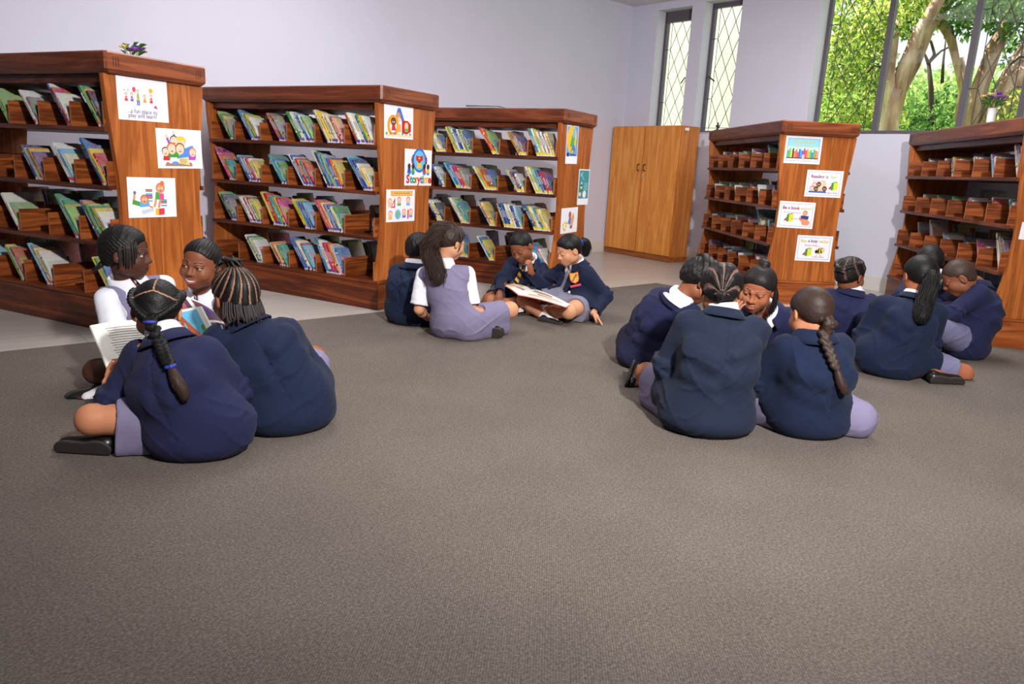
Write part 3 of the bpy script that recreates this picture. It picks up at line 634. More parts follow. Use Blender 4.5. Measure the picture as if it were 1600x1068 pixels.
A.Fc(-0.19, -0.02, 0.08, SK2, (60, 40, 36)); A.P([(-0.26, -0.26), (-0.1, -0.26), (-0.14, -0.1), (-0.24, -0.1)], (206, 50, 70)); A.R(-0.05, -0.3, 0.07, -0.06, (232, 170, 90)); A.Fc(0.26, -0.1, 0.06, SK, (240, 200, 80)); A.R(0.2, -0.28, 0.32, -0.17, (110, 180, 70))
for k, c in enumerate(((90, 180, 90), (220, 60, 70), (70, 120, 210), (236, 190, 70), (90, 180, 90), (200, 90, 170), (230, 120, 60))): A.E(-0.42+k*0.135, -0.36-0.03*(k % 2), 0.035, 0.035, c)
A.P([(-0.46, -0.44), (0.46, -0.44), (0.4, -0.38), (-0.4, -0.38)], (240, 216, 180))
A.done(o)
o, w, h = poster(1, [(632, 232), (675, 235), (673, 290.5), (632, 289)], 'white storytime poster with a figure reading to children, middle of bookcase end')
A = Art(w, h)
for k in range(22):
    an = 2*math.pi*k/22; A.E(0.03+0.27*math.cos(an), 0.2+0.22*math.sin(an), 0.03, 0.03, ((196, 40, 46), (60, 60, 110))[k % 2])
A.E(0.03, 0.2, 0.25, 0.27, (60, 110, 190)); A.E(0.03, 0.2, 0.2, 0.22, (110, 190, 235)); A.P([(-0.06, 0.0), (0.12, 0.0), (0.08, 0.16), (-0.02, 0.16)], (240, 196, 60)); A.Fc(0.03, 0.2, 0.06, SK2, (50, 40, 60)); A.P([(-0.1, 0.2), (0.03, 0.17), (0.16, 0.2), (0.16, 0.34), (0.03, 0.31), (-0.1, 0.34)], (210, 44, 46)); A.R(0.0, 0.24, 0.05, 0.28, (240, 230, 120))
for x, c in ((-0.34, (50, 80, 180)), (-0.2, (80, 170, 90)), (0.22, (190, 60, 60)), (0.36, (236, 190, 60))): A.P([(x-0.07, -0.16), (x+0.07, -0.16), (x+0.04, 0.0), (x-0.04, 0.0)], c); A.E(x, 0.03, 0.055, 0.06, (70, 46, 40)); A.E(x, -0.17, 0.05, 0.03, (60, 140, 200))
A.done(o)
lx = -0.44*w
for chh, c in zip('Storytime', ((204, 36, 50), (70, 150, 190), (60, 150, 80), (236, 140, 50), (220, 60, 60), (70, 120, 200), (80, 170, 90), (236, 180, 60), (204, 36, 60))):
    t_ = text('lettering', chh, w*0.25, srgb(*c), o, lx, -0.33*h, align='LEFT', weight=0.035); lx += w*0.232*{'S': 0.56, 't': 0.34, 'o': 0.48, 'r': 0.36, 'y': 0.45, 'i': 0.24, 'm': 0.72, 'e': 0.5}[chh]
o, w, h = poster(1, [(603.5, 296), (648, 296), (647, 345), (603, 347)], 'white poster with an orange banner over six small children, lowest on storytime bookcase')
A = Art(w, h)
A.P([(-0.34, 0.3), (0.4, 0.3), (0.42, 0.46), (-0.36, 0.46)], (238, 170, 70)); A.R(-0.28, 0.345, 0.36, 0.425, (246, 206, 120))
for k in range(14): A.R(-0.25+k*0.042, 0.36, -0.225+k*0.042, 0.41, (150, 90, 50))
A.P([(-0.36, -0.06), (-0.2, -0.06), (-0.2, 0.26)], (214, 60, 60)); A.P([(-0.31, -0.02), (-0.24, -0.02), (-0.24, 0.12)], (250, 246, 246))
for x, y, hr, c in ((-0.38, 0.12, (220, 150, 90), (240, 190, 160)), (-0.06, 0.16, (214, 90, 70), (90, 170, 90)), (0.26, 0.16, (190, 80, 70), (120, 170, 230)), (-0.36, -0.26, (214, 110, 80), (240, 180, 60)), (0.12, -0.22, (220, 130, 90), (110, 120, 200)), (0.36, -0.22, (214, 110, 80), (120, 150, 220))):
    A.R(x-0.06, y-0.16, x+0.06, y-0.02, c); A.Fc(x, y, 0.065, SK, hr)
A.E(-0.1, -0.27, 0.1, 0.11, (120, 180, 225)); A.E(-0.1, -0.27, 0.05, 0.07, (120, 190, 110)); A.R(0.24, -0.42, 0.28, -0.14, (206, 50, 50)); A.P([(0.24, -0.14), (0.28, -0.14), (0.26, -0.08)], (240, 210, 160))
A.done(o)
# bookcase 3
o, w, h = poster(2, [(886.4, 195), (904.6, 196.9), (900.8, 256.2), (882.8, 255.5)], 'narrow blue and yellow poster of a bird-like figure, topmost beside the cabinet')
A = Art(w, h); A.R(-0.47, -0.3, 0.47, 0.47, (116, 166, 226)); A.E(-0.05, 0.14, 0.4, 0.5, (240, 190, 50)); A.P([(-0.2, -0.05), (0.15, -0.05), (0.2, 0.2), (-0.05, 0.25)], (90, 170, 90)); A.P([(0.0, 0.18), (0.2, 0.18), (0.18, 0.36), (0.02, 0.36)], (110, 180, 225)); A.P([(-0.05, -0.14), (0.3, -0.16), (0.2, 0.0), (0.0, 0.0)], (80, 130, 190)); A.L(0.0, -0.12, -0.1, -0.2, 0.05, (70, 120, 90)); A.L(0.15, -0.12, 0.2, -0.2, 0.05, (70, 120, 90)); A.E(0.1, 0.38, 0.08, 0.08, (110, 180, 225)); A.P([(0.38, 0.0), (0.46, 0.06), (0.3, 0.16)], (90, 170, 90))
A.E(-0.32, -0.26, 0.1, 0.08, (50, 56, 80)); A.R(-0.18, -0.28, 0.34, -0.24, (70, 80, 120)); A.done(o)
o, w, h = poster(2, [(905, 264), (921.6, 264.8), (918, 320), (901.2, 319.5)], 'narrow teal poster with a bottle and white flower, middle poster beside the cabinet')
A = Art(w, h); A.R(-0.45, -0.32, 0.45, 0.47, (70, 146, 152)); A.L(-0.35, 0.4, 0.0, 0.2, 0.03, (180, 220, 215)); A.L(-0.1, 0.42, -0.36, 0.3, 0.03, (180, 220, 215)); A.R(-0.3, -0.12, -0.12, 0.08, (60, 120, 90)); A.R(-0.29, -0.05, -0.13, 0.02, (240, 210, 120)); A.R(-0.26, 0.08, -0.16, 0.14, (230, 230, 230)); A.E(0.1, -0.2, 0.16, 0.14, (238, 236, 240)); A.E(-0.3, -0.2, 0.1, 0.08, (240, 220, 170))
for k in range(5): A.R(0.02, 0.1-k*0.045, 0.36, 0.115-k*0.045, (170, 214, 214))
A.done(o)
o, w, h = poster(2, [(877, 325.5), (903, 323.3), (900.6, 362.6), (875.5, 364.5)], 'white poster of a crouching cartoon figure and yellow bits, lowest beside the cabinet')
A = Art(w, h); A.E(0.02, 0.22, 0.08, 0.09, (190, 90, 80)); A.P([(0.0, -0.1), (0.2, -0.25), (0.3, 0.1), (0.22, 0.3), (0.08, 0.1)], (226, 170, 120)); A.P([(-0.08, -0.1), (0.06, -0.2), (0.1, 0.1), (-0.02, 0.14)], (110, 120, 190)); A.E(0.12, -0.27, 0.08, 0.05, (200, 90, 70))
for x, y in ((-0.36, -0.16), (-0.26, -0.08), (-0.34, -0.3), (-0.2, -0.22), (-0.14, -0.1), (-0.25, -0.36)): A.E(x, y, 0.05, 0.04, (236, 196, 70))
A.done(o)
# bookcase 4 (photo crop scale 4.854 from 1200,200)
def c4(*pts): return [(1200+x/4.854, 200+y/4.854) for x, y in pts]
def border(A, x=0.44, y=0.42, t=0.008, col=(140, 120, 160)):
    for a in ((-x, -y, x, -y), (x, -y, x, y), (x, y, -x, y), (-x, y, -x, -y)): A.L(*a, t, col)
def bookicon(A, x, y, s):
    A.P([(x-0.13*s, y-0.1*s), (x-0.02*s, y-0.1*s), (x-0.01*s, y+0.12*s)], (206, 50, 56)); A.P([(x-0.04*s, y-0.16*s), (x+0.03*s, y-0.12*s), (x+0.03*s, y+0.2*s), (x-0.04*s, y+0.15*s)], (60, 150, 80)); A.P([(x+0.03*s, y-0.16*s), (x+0.16*s, y-0.1*s), (x+0.16*s, y+0.2*s), (x+0.03*s, y+0.15*s)], (226, 222, 60)); A.P([(x-0.04*s, y+0.16*s), (x+0.03*s, y+0.16*s), (x+0.16*s, y+0.21*s), (x+0.08*s, y+0.22*s)], (60, 150, 80))
o, w, h = poster(3, c4((140, 55), (418, 70), (388, 275), (117, 265)), 'poster reading choose the right book over a row of colourful book spines')
A = Art(w, h); A.R(-0.44, -0.4, 0.44, 0.42, (50, 60, 90)); A.R(-0.43, -0.39, 0.43, 0.41, (150, 210, 240)); A.R(-0.43, -0.05, 0.43, 0.12, (196, 230, 246)); A.R(-0.43, -0.32, 0.43, -0.28, (110, 60, 40)); A.R(-0.43, -0.39, 0.43, -0.32, (236, 240, 246))
cols = [(80, 170, 70), (110, 190, 60), (236, 200, 60), (60, 50, 50), (236, 130, 50), (230, 90, 50), (220, 60, 60), (60, 100, 190), (80, 150, 220), (60, 100, 190), (206, 50, 70), (220, 60, 80), (236, 140, 60), (150, 200, 70), (110, 180, 60), (70, 120, 200), (80, 180, 90), (236, 120, 50), (230, 150, 60)]
for k, c in enumerate(cols): A.R(-0.42+k*0.0442, -0.28, -0.38+k*0.0442, (-0.02, 0.06, 0.0, 0.05, -0.04, 0.02, -0.08, 0.04, 0.0)[k % 9], c)
A.P([(-0.02, -0.36), (0.06, -0.36), (0.05, -0.16), (-0.01, -0.16)], (240, 180, 190)); A.done(o)
text('lettering', 'Choose the', w*0.125, srgb(206, 206, 110), o, 0, 0.31*h, weight=0.01); text('lettering', 'right book', w*0.125, srgb(206, 206, 110), o, 0, 0.155*h, weight=0.01)
o, w, h = poster(3, c4((300, 315), (576, 328), (547, 530), (273, 517)), 'white poster reading reading is fun with a group of children\'s faces')
A = Art(w, h); border(A)
for k, (x, y) in enumerate(((-0.26, -0.06), (-0.14, -0.04), (0.0, -0.04), (-0.32, -0.2), (-0.2, -0.21), (-0.08, -0.21), (0.03, -0.2))): A.Fc(x, y, 0.06, (SK, SK2, SK, SK, SK2, SK, SK2)[k], ((220, 90, 110), (70, 40, 30), (240, 210, 90), (90, 90, 130), (50, 30, 30), (240, 220, 80), (50, 36, 30))[k])
A.R(-0.4, -0.34, 0.08, -0.28, (60, 90, 180)); bookicon(A, 0.24, -0.1, 0.9); A.done(o)
text('lettering', 'Reading', w*0.115, srgb(150, 40, 90), o, -0.2*w, 0.26*h, weight=0.02); text('lettering', 'is', w*0.115, srgb(110, 140, 150), o, 0.06*w, 0.26*h, weight=0.02); text('lettering', 'fun!', w*0.115, srgb(196, 200, 120), o, 0.25*w, 0.26*h, weight=0.02)
text('lettering', 'Get busy reading', w*0.052, srgb(170, 80, 110), o, -0.15*w, 0.1*h); text('lettering', "It's Book Week!", w*0.052, srgb(150, 70, 110), o, 0.23*w, -0.33*h)
o, w, h = poster(3, c4((92, 550), (364, 567), (333, 766), (65, 750)), 'white poster reading be a book worm with a worm holding a book')
A = Art(w, h); border(A); bookicon(A, -0.22, -0.14, 0.9)
for k in range(9): A.E(0.24+0.1*math.sin(k*0.55), -0.28+0.02*k-0.06*math.sin(k*0.4), 0.07-0.002*k, 0.065, (236, 150, 110))
A.Fc(0.24, 0.07, 0.06, (236, 160, 120), (150, 70, 60)); A.P([(0.14, -0.12), (0.34, -0.16), (0.36, -0.02), (0.14, 0.0)], (50, 70, 140)); A.done(o)
text('lettering', 'Be a book', w*0.115, srgb(150, 40, 90), o, -0.17*w, 0.26*h, weight=0.02); text('lettering', 'worm!', w*0.115, srgb(214, 206, 120), o, 0.25*w, 0.26*h, weight=0.02)
text('lettering', 'Are you a book worm?', w*0.052, srgb(170, 80, 110), o, -0.12*w, 0.09*h); text('lettering', "It's Book Week!", w*0.052, srgb(150, 70, 110), o, 0.04*w, -0.14*h)
o, w, h = poster(3, c4((228, 810), (495, 822), (469, 1014), (199, 1002)), 'white poster reading bee a busy reader with a striped bee')
A = Art(w, h); border(A); bookicon(A, -0.2, -0.18, 0.9)
for k in range(5): A.E(0.12+0.035*k, -0.1+0.01*k, 0.04, 0.085-0.006*abs(k-2), ((240, 206, 50), (40, 36, 36))[k % 2])
A.E(0.08, -0.12, 0.045, 0.05, (50, 44, 40)); A.P([(0.16, 0.0), (0.12, 0.16), (0.22, 0.02)], (206, 214, 226)); A.P([(0.2, -0.02), (0.36, 0.02), (0.22, -0.08)], (206, 214, 226)); A.L(0.12, -0.2, 0.08, -0.3, 0.008, (40, 36, 36)); A.L(0.2, -0.2, 0.2, -0.3, 0.008, (40, 36, 36)); A.done(o)
text('lettering', 'Bee', w*0.105, srgb(212, 206, 110), o, -0.32*w, 0.29*h, weight=0.02); text('lettering', 'a busy', w*0.105, srgb(110, 70, 120), o, -0.06*w, 0.29*h, weight=0.02); text('lettering', 'reader!', w*0.105, srgb(214, 206, 120), o, 0.26*w, 0.29*h, weight=0.02)
text('lettering', 'Get busy reading', w*0.055, srgb(170, 80, 110), o, -0.1*w, 0.12*h); text('lettering', "It's Book Week!", w*0.05, srgb(150, 70, 110), o, 0.14*w, -0.33*h)
# bookcase 5
poster(4, [(1596.5, 345), (1640, 352), (1636, 380), (1593, 371)], 'plain white sheet on the end of the bookcase at the right edge')

# ------------------------------------------------------------------ small things on the cases
def flowers(name, ci, x, y, label, seed, vase_h, tall):
    root = empty(name, UM[ci] @ Matrix.Translation((x, y, BH))); tag(root, label, 'vase', 'flower vases')
    rng = random.Random(seed)
    v = MB(); k = vase_h/0.14
    v.lathe([(0.022, 0.0), (0.025, 0.004), (0.027, 0.04*k), (0.028, 0.10*k), (0.031, 0.137*k), (0.033, 0.14*k), (0.029, 0.138*k), (0.024, 0.09*k)], n=24)
    v.build('vase_body', plain('white glazed vase', srgb(226, 222, 228), 0.25, 0.5), root, smooth=True)
    st = MB(); lf = MB(); heads = []
    for i in range(7):
        an = rng.uniform(0, 6.28); r = rng.uniform(0.03, 0.075); hh = vase_h+tall*rng.uniform(0.55, 1.0)
        tip = (r*math.cos(an), r*math.sin(an), hh); st.tube([(0.01*math.cos(an), 0.01*math.sin(an), vase_h*0.7), (tip[0]*0.6, tip[1]*0.6, (vase_h+hh)/2), tip], 0.002, 5, srgb(70, 110, 50)); heads.append(tip)
        for q in range(3):
            a2 = an+rng.uniform(-1, 1); p = np.array([tip[0]*0.6, tip[1]*0.6, vase_h+0.01+q*0.02]); e = p+np.array([0.05*math.cos(a2), 0.05*math.sin(a2), 0.03]); s = np.array([-math.sin(a2), math.cos(a2), 0])*0.012
            mid = (p+e)/2+np.array([0, 0, 0.012]); lf.poly([p, mid+s, e, mid-s], srgb(66, 112, 48))
    st.build('stems', M_print, root, colors=True); lf.build('leaves', M_print, root, colors=True)
    for i, tip in enumerate(heads):
        hd = MB(); col = srgb(*((160, 84, 200), (170, 104, 210), (236, 216, 170), (158, 84, 198), (140, 74, 184), (240, 210, 130), (168, 100, 206))[i])
        for ring_ in range(2):
            for q in range(7):
                a2 = q*0.9+ring_*0.45; rr = 0.024-0.008*ring_; e = np.array(tip)+np.array([rr*math.cos(a2), rr*math.sin(a2), 0.008+0.01*ring_]); s = np.array([-math.sin(a2), math.cos(a2), 0])*0.009
                hd.poly([np.array(tip), e-s, e*1.0+np.array([0, 0, 0.004]), e+s], col)
        hd.disc(np.array(tip)+np.array([0, 0, 0.014]), (1, 0, 0), (0, 1, 0), 0.006, 0.006, srgb(226, 180, 60), 8)
        hd.build('flower', M_print, root, colors=True)
def top_xy(ci, x, y, z=BH):
    p = onz(x, y, z) if False else None
    Mi = np.array(UM[ci].inverted()); o = Mi[:3, :3]@CAM+Mi[:3, 3]; d = Mi[:3, :3]@ray(x, y)
    return o, d
o_, d_ = top_xy(4, 1548, 186)
t_ = (0.16-o_[1])/d_[1]; flowers('flower_vase', 4, float((o_+d_*t_)[0]), 0.16, 'white vase of purple flowers on top of the bookcase at right edge', 3, 0.125, 0.10)
o_, d_ = top_xy(0, 205, 88); t_ = (0.50-o_[1])/d_[1]
flowers('flower_vase', 0, float((o_+d_*t_)[0]), 0.50, 'flower arrangement half hidden on top of the far left bookcase', 8, 0.045, 0.05)
# papers on bookcase 3
for k in range(4):
    o_, d_ = top_xy(2, 768-k*6, 165); t_ = (0.18-o_[1])/d_[1]; px_ = float((o_+d_*t_)[0])
    mb = MB(); mb.box((-0.15, -0.105, 0), (0.15, 0.105, 0.006)); q = mb.build('magazine', plain('magazine %d' % k, srgb(*((120, 140, 120), (190, 190, 196), (70, 80, 90), (96, 104, 100))[k]), 0.4), None, UM[2] @ Matrix.Translation((px_+0.02*k, 0.14+0.015*k, BH+0.0005+0.0066*k)) @ Matrix.Rotation(0.12*k-0.1, 4, 'Z'))
    tag(q, ['green-grey magazine at the bottom of the pile on the bookcase beside the cabinet', 'pale magazine second from bottom of the pile beside the cabinet bookcase', 'dark magazine third from bottom of the pile on the bookcase top', 'topmost grey magazine of the pile on the bookcase beside the cabinet'][k], 'magazine', 'magazines piled on a bookcase')
o_, d_ = top_xy(3, 1121, 201); t_ = (-UN[3]['L']+0.1-o_[0])/d_[0]; yy = float((o_+d_*t_)[1])
M_ = UM[3] @ Matrix.Translation((-UN[3]['L']+0.1, max(0.05, min(0.5, yy)), BH))
mb = MB(); mb.lathe([(0.028, 0), (0.030, 0.006), (0.012, 0.014), (0.010, 0.03), (0.022, 0.042), (0.022, 0.05), (0.008, 0.06), (0.012, 0.072), (0.004, 0.082)], n=14)
q = mb.build('ornament', M_dark, None, M_, smooth=True); tag(q, 'small dark ornament on the far corner of the bookcase before the windows', 'ornament')
# ------------------------------------------------------------------ body modelling: distance fields turned into one smooth surface
class Field:
    def __init__(s, lo, hi, h):
        s.h = h; s.lo = np.array(lo, np.float32); n = np.ceil((np.array(hi)-np.array(lo))/h).astype(int)+1; s.n = n
        s.D = np.full(n, 1.0, np.float32); s.ax = [s.lo[i]+h*np.arange(n[i], dtype=np.float32) for i in range(3)]
    def blk(s, lo, hi):
        i0 = np.clip(np.floor((np.array(lo)-s.lo)/s.h).astype(int), 0, s.n); i1 = np.clip(np.ceil((np.array(hi)-s.lo)/s.h).astype(int)+1, 0, s.n)
        sl = tuple(slice(a, b) for a, b in zip(i0, i1))
        if any(b <= a for a, b in zip(i0, i1)): return None, None
        return sl, (s.ax[0][sl[0]][:, None, None], s.ax[1][sl[1]][None, :, None], s.ax[2][sl[2]][None, None, :])
    def _mix(s, sl, d, k, op):
        A = s.D[sl]
        if op == 'u': h = np.maximum(k-np.abs(A-d), 0)/k; s.D[sl] = np.minimum(A, d)-h*h*k*0.25
        elif op == 's': d = -d; h = np.maximum(k-np.abs(A-d), 0)/k; s.D[sl] = np.maximum(A, d)+h*h*k*0.25
    def cone(s, a, b, ra, rb, k=0.01, op='u'):
        a = np.asarray(a, float); b = np.asarray(b, float); m = max(ra, rb)+k+2*s.h
        sl, g = s.blk(np.minimum(a, b)-m, np.maximum(a, b)+m)
        if sl is None: return
        ab = b-a; L2 = float(ab@ab)+1e-12
        px, py, pz = g[0]-a[0], g[1]-a[1], g[2]-a[2]
        t = np.clip((px*ab[0]+py*ab[1]+pz*ab[2])/L2, 0, 1)
        d = np.sqrt((px-t*ab[0])**2+(py-t*ab[1])**2+(pz-t*ab[2])**2)-(ra+(rb-ra)*t)
        s._mix(sl, d.astype(np.float32), k, op)
    def chain(s, pts, rs, k=0.01, op='u'):
        for i in range(len(pts)-1): s.cone(pts[i], pts[i+1], rs[i], rs[i+1], k, op)
    def ell(s, c, r, Rm=None, k=0.01, op='u'):
        c = np.asarray(c, float); r = np.asarray(r, float); Rm = np.eye(3) if Rm is None else Rm   # rows of Rm are the axes
        ext = np.sqrt(((Rm*r[:, None])**2).sum(0))+k+2*s.h
        sl, g = s.blk(c-ext, c+ext)
        if sl is None: return
        p = [g[0]-c[0], g[1]-c[1], g[2]-c[2]]
        q = [(p[0]*Rm[i, 0]+p[1]*Rm[i, 1]+p[2]*Rm[i, 2]) for i in range(3)]
        k0 = np.sqrt(sum((q[i]/r[i])**2 for i in range(3))); k1 = np.sqrt(sum((q[i]/r[i]**2)**2 for i in range(3)))+1e-9
        s._mix(sl, (k0*(k0-1)/k1).astype(np.float32), k, op)
    def cut(s, c, n, rad, k=0.004):
        """remove what lies beyond a plane, only within rad of c"""
        c = np.asarray(c, float); n = np.asarray(n, float); n = n/np.linalg.norm(n)
        sl, g = s.blk(c-rad, c+rad)
        if sl is None: return
        px, py, pz = g[0]-c[0], g[1]-c[1], g[2]-c[2]
        d = px*n[0]+py*n[1]+pz*n[2]; r = np.sqrt(px*px+py*py+pz*pz)-rad
        s._mix(sl, np.maximum(-d, r).astype(np.float32), k, 's')
    def floor(s, z): s.D = np.maximum(s.D, (z-s.ax[2])[None, None, :])
    def folds(s, amp, seed, freq=1.0, width=0.03):
        m = np.abs(s.D) < width; idx = np.nonzero(m)
        p = np.stack([s.ax[i][idx[i]]-s.lo[i] for i in range(3)], 1)
        rs = np.random.default_rng(seed); acc = 0
        for o in range(4):
            f = freq*(46, 74, 120, 190)[o]; d = rs.normal(size=3); d /= np.linalg.norm(d); e = rs.normal(size=(3, 3))*f*0.16
            w = np.sin(p@e.T+rs.uniform(0, 6, 3)).sum(1)
            acc = acc+(1, 0.75, 0.5, 0.28)[o]*(1-2*np.abs(np.sin(0.5*(p@d*f+1.3*w))))
        s.D[idx] += (amp*0.55*acc).astype(np.float32)
    def creases(s, amp, seed, width=0.03):
        """narrow drag creases running mostly sideways and slantwise, in patches"""
        m = np.abs(s.D) < width; idx = np.nonzero(m); p = np.stack([s.ax[i][idx[i]] for i in range(3)], 1); rs = np.random.default_rng(seed); acc = 0
        for o in range(4):
            d = np.array([rs.choice([-1, 1])*rs.uniform(0.3, 0.9), rs.uniform(-0.4, 0.4), 0.8]); d /= np.linalg.norm(d); f = (22, 31, 42, 56)[o]
            w = np.sin(p@rs.normal(size=(3, 3)).T*9+rs.uniform(0, 6, 3)).sum(1); patch = np.clip(0.15+0.55*np.sin(p@rs.normal(size=3)*11+rs.uniform(0, 6))+0.45*np.sin(p@rs.normal(size=3)*15+rs.uniform(0, 6)), 0, 1)
            acc = acc+(1, 0.8, 0.6, 0.45)[o]*patch*(1-np.abs(np.sin(p@d*f+0.9*w)))**4
        s.D[idx] -= (amp*acc).astype(np.float32)
    def mesh(s, relax=2):
        D, h = s.D, s.h; S = D < 0; nx, ny, nz = D.shape
        c = np.zeros((nx-1, ny-1, nz-1), np.int8)
        for i in (0, 1):
            for j in (0, 1):
                for k in (0, 1): c += S[i:nx-1+i, j:ny-1+j, k:nz-1+k]
        if not S.any(): return np.zeros((0, 3)), np.zeros((0, 4), int)
        act = (c > 0) & (c < 8); I = np.nonzero(act); nv = len(I[0]); idm = np.full(c.shape, -1, np.int32); idm[I] = np.arange(nv, dtype=np.int32)
        acc = np.zeros((nv, 3)); cnt = np.zeros(nv); corner = {}
        for i in (0, 1):
            for j in (0, 1):
                for k in (0, 1): corner[(i, j, k)] = D[I[0]+i, I[1]+j, I[2]+k].astype(np.float64)
        for a in corner:
            for ax in range(3):
                if a[ax] == 0:
                    b = list(a); b[ax] = 1; b = tuple(b); va, vb = corner[a], corner[b]; m = (va < 0) != (vb < 0); t = np.where(m, va/np.where(m, va-vb, 1), 0)
                    for q in range(3): acc[:, q] += np.where(m, a[q]+(t if q == ax else 0), 0)
                    cnt += m
        V = (np.stack(I, 1)+acc/cnt[:, None])*h+s.lo
        Q = []
        for ax in range(3):
            b, c2 = [(1, 2), (2, 0), (0, 1)][ax]
            lo_ = [slice(None)]*3; hi_ = [slice(None)]*3; lo_[ax] = slice(0, -1); hi_[ax] = slice(1, None)
            A, B = S[tuple(lo_)], S[tuple(hi_)]; E = np.stack(np.nonzero(A != B), 1)
            ok = (E[:, b] > 0) & (E[:, c2] > 0) & (E[:, b] < D.shape[b]-1) & (E[:, c2] < D.shape[c2]-1); E = E[ok]
            if len(E) == 0: continue
            sg = A[tuple(E.T)]
            def vid(db, dc):
                e = E.copy(); e[:, b] -= db; e[:, c2] -= dc; return idm[tuple(e.T)]
            q = np.stack([vid(1, 1), vid(0, 1), vid(0, 0), vid(1, 0)], 1); q[~sg] = q[~sg][:, ::-1]; Q.append(q)
        if not Q: return np.zeros((0, 3)), np.zeros((0, 4), int)
        Q = np.concatenate(Q); Q = Q[(Q >= 0).all(1)]
        ed = np.concatenate([Q[:, [0, 1]], Q[:, [1, 2]], Q[:, [2, 3]], Q[:, [3, 0]]]); deg = np.bincount(ed.ravel(), minlength=nv).astype(float)+1e-9
        for it in range(relax):
            for lam in (0.5, -0.51):
                sm = np.zeros_like(V)
                for q in range(3): sm[:, q] = np.bincount(ed[:, 0], V[ed[:, 1], q], nv)+np.bincount(ed[:, 1], V[ed[:, 0], q], nv)
                V = V+lam*(sm/deg[:, None]-V)
        return V, Q
def np_mesh(name, V, Q, cols=None):
    me = bpy.data.meshes.new(name); n = len(Q); me.vertices.add(len(V)); me.vertices.foreach_set('co', np.asarray(V, np.float32).ravel())
    me.loops.add(4*n); me.loops.foreach_set('vertex_index', np.asarray(Q, np.int32).ravel()); me.polygons.add(n); me.polygons.foreach_set('loop_start', np.arange(0, 4*n, 4, dtype=np.int32))
    me.polygons.foreach_set('use_smooth', np.ones(n, bool)); me.update(calc_edges=True)
    if cols is not None:
        a = me.color_attributes.new('col', 'FLOAT_COLOR', 'POINT'); arr = np.ones((len(V), 4), np.float32); arr[:, :3] = cols; a.data.foreach_set('color', arr.ravel())
    return me
nrm = lambda v: np.asarray(v, float)/(np.linalg.norm(v)+1e-12)
def rot_frame(heading, pitch=0, roll=0):
    """rows: right, forward, up.  heading 0 = away from camera, 90 = to the right; pitch < 0 looks down; roll > 0 tips to own right"""
    h, p, r = R_(heading), R_(pitch), R_(roll)
    f = np.array([math.sin(h)*math.cos(p), math.cos(h)*math.cos(p), math.sin(p)]); rt = np.array([math.cos(h), -math.sin(h), 0]); u = np.cross(rt, f)
    return np.array([rt*math.cos(r)-u*math.sin(r), f, u*math.cos(r)+rt*math.sin(r)])
def ik(a, c, l1, l2, pole):
    a, c, pole = np.asarray(a, float), np.asarray(c, float), np.asarray(pole, float)
    d = c-a; L = np.linalg.norm(d); mx = (l1+l2)*0.995
    if L > mx: c = a+d/L*mx; d = c-a; L = mx
    x = (L*L+l1*l1-l2*l2)/(2*L); y = math.sqrt(max(0, l1*l1-x*x)); u = d/L; w = pole-a; w = w-u*(w@u); w = nrm(w)
    return a+u*x+w*y, c
HEAD = dict(cran=((0, -0.010, 0.030), (0.073, 0.089, 0.080)))
HS = 1.0       # head size of the child being made
def hp(hc, R, p): return hc+HS*np.asarray(p, float)@R
class Scaled:
    def __init__(s, F): s.F = F; s.h = F.h; s.blk = F.blk; s._mix = F._mix
    def ell(s, c, r, Rm=None, k=0.01, op='u'): s.F.ell(c, np.asarray(r)*HS, Rm, k*HS, op)
    def cone(s, a, b, ra, rb, k=0.01, op='u'): s.F.cone(a, b, ra*HS, rb*HS, k*HS, op)
    def chain(s, pts, rs, k=0.01, op='u'): s.F.chain(pts, [r*HS for r in rs], k*HS, op)
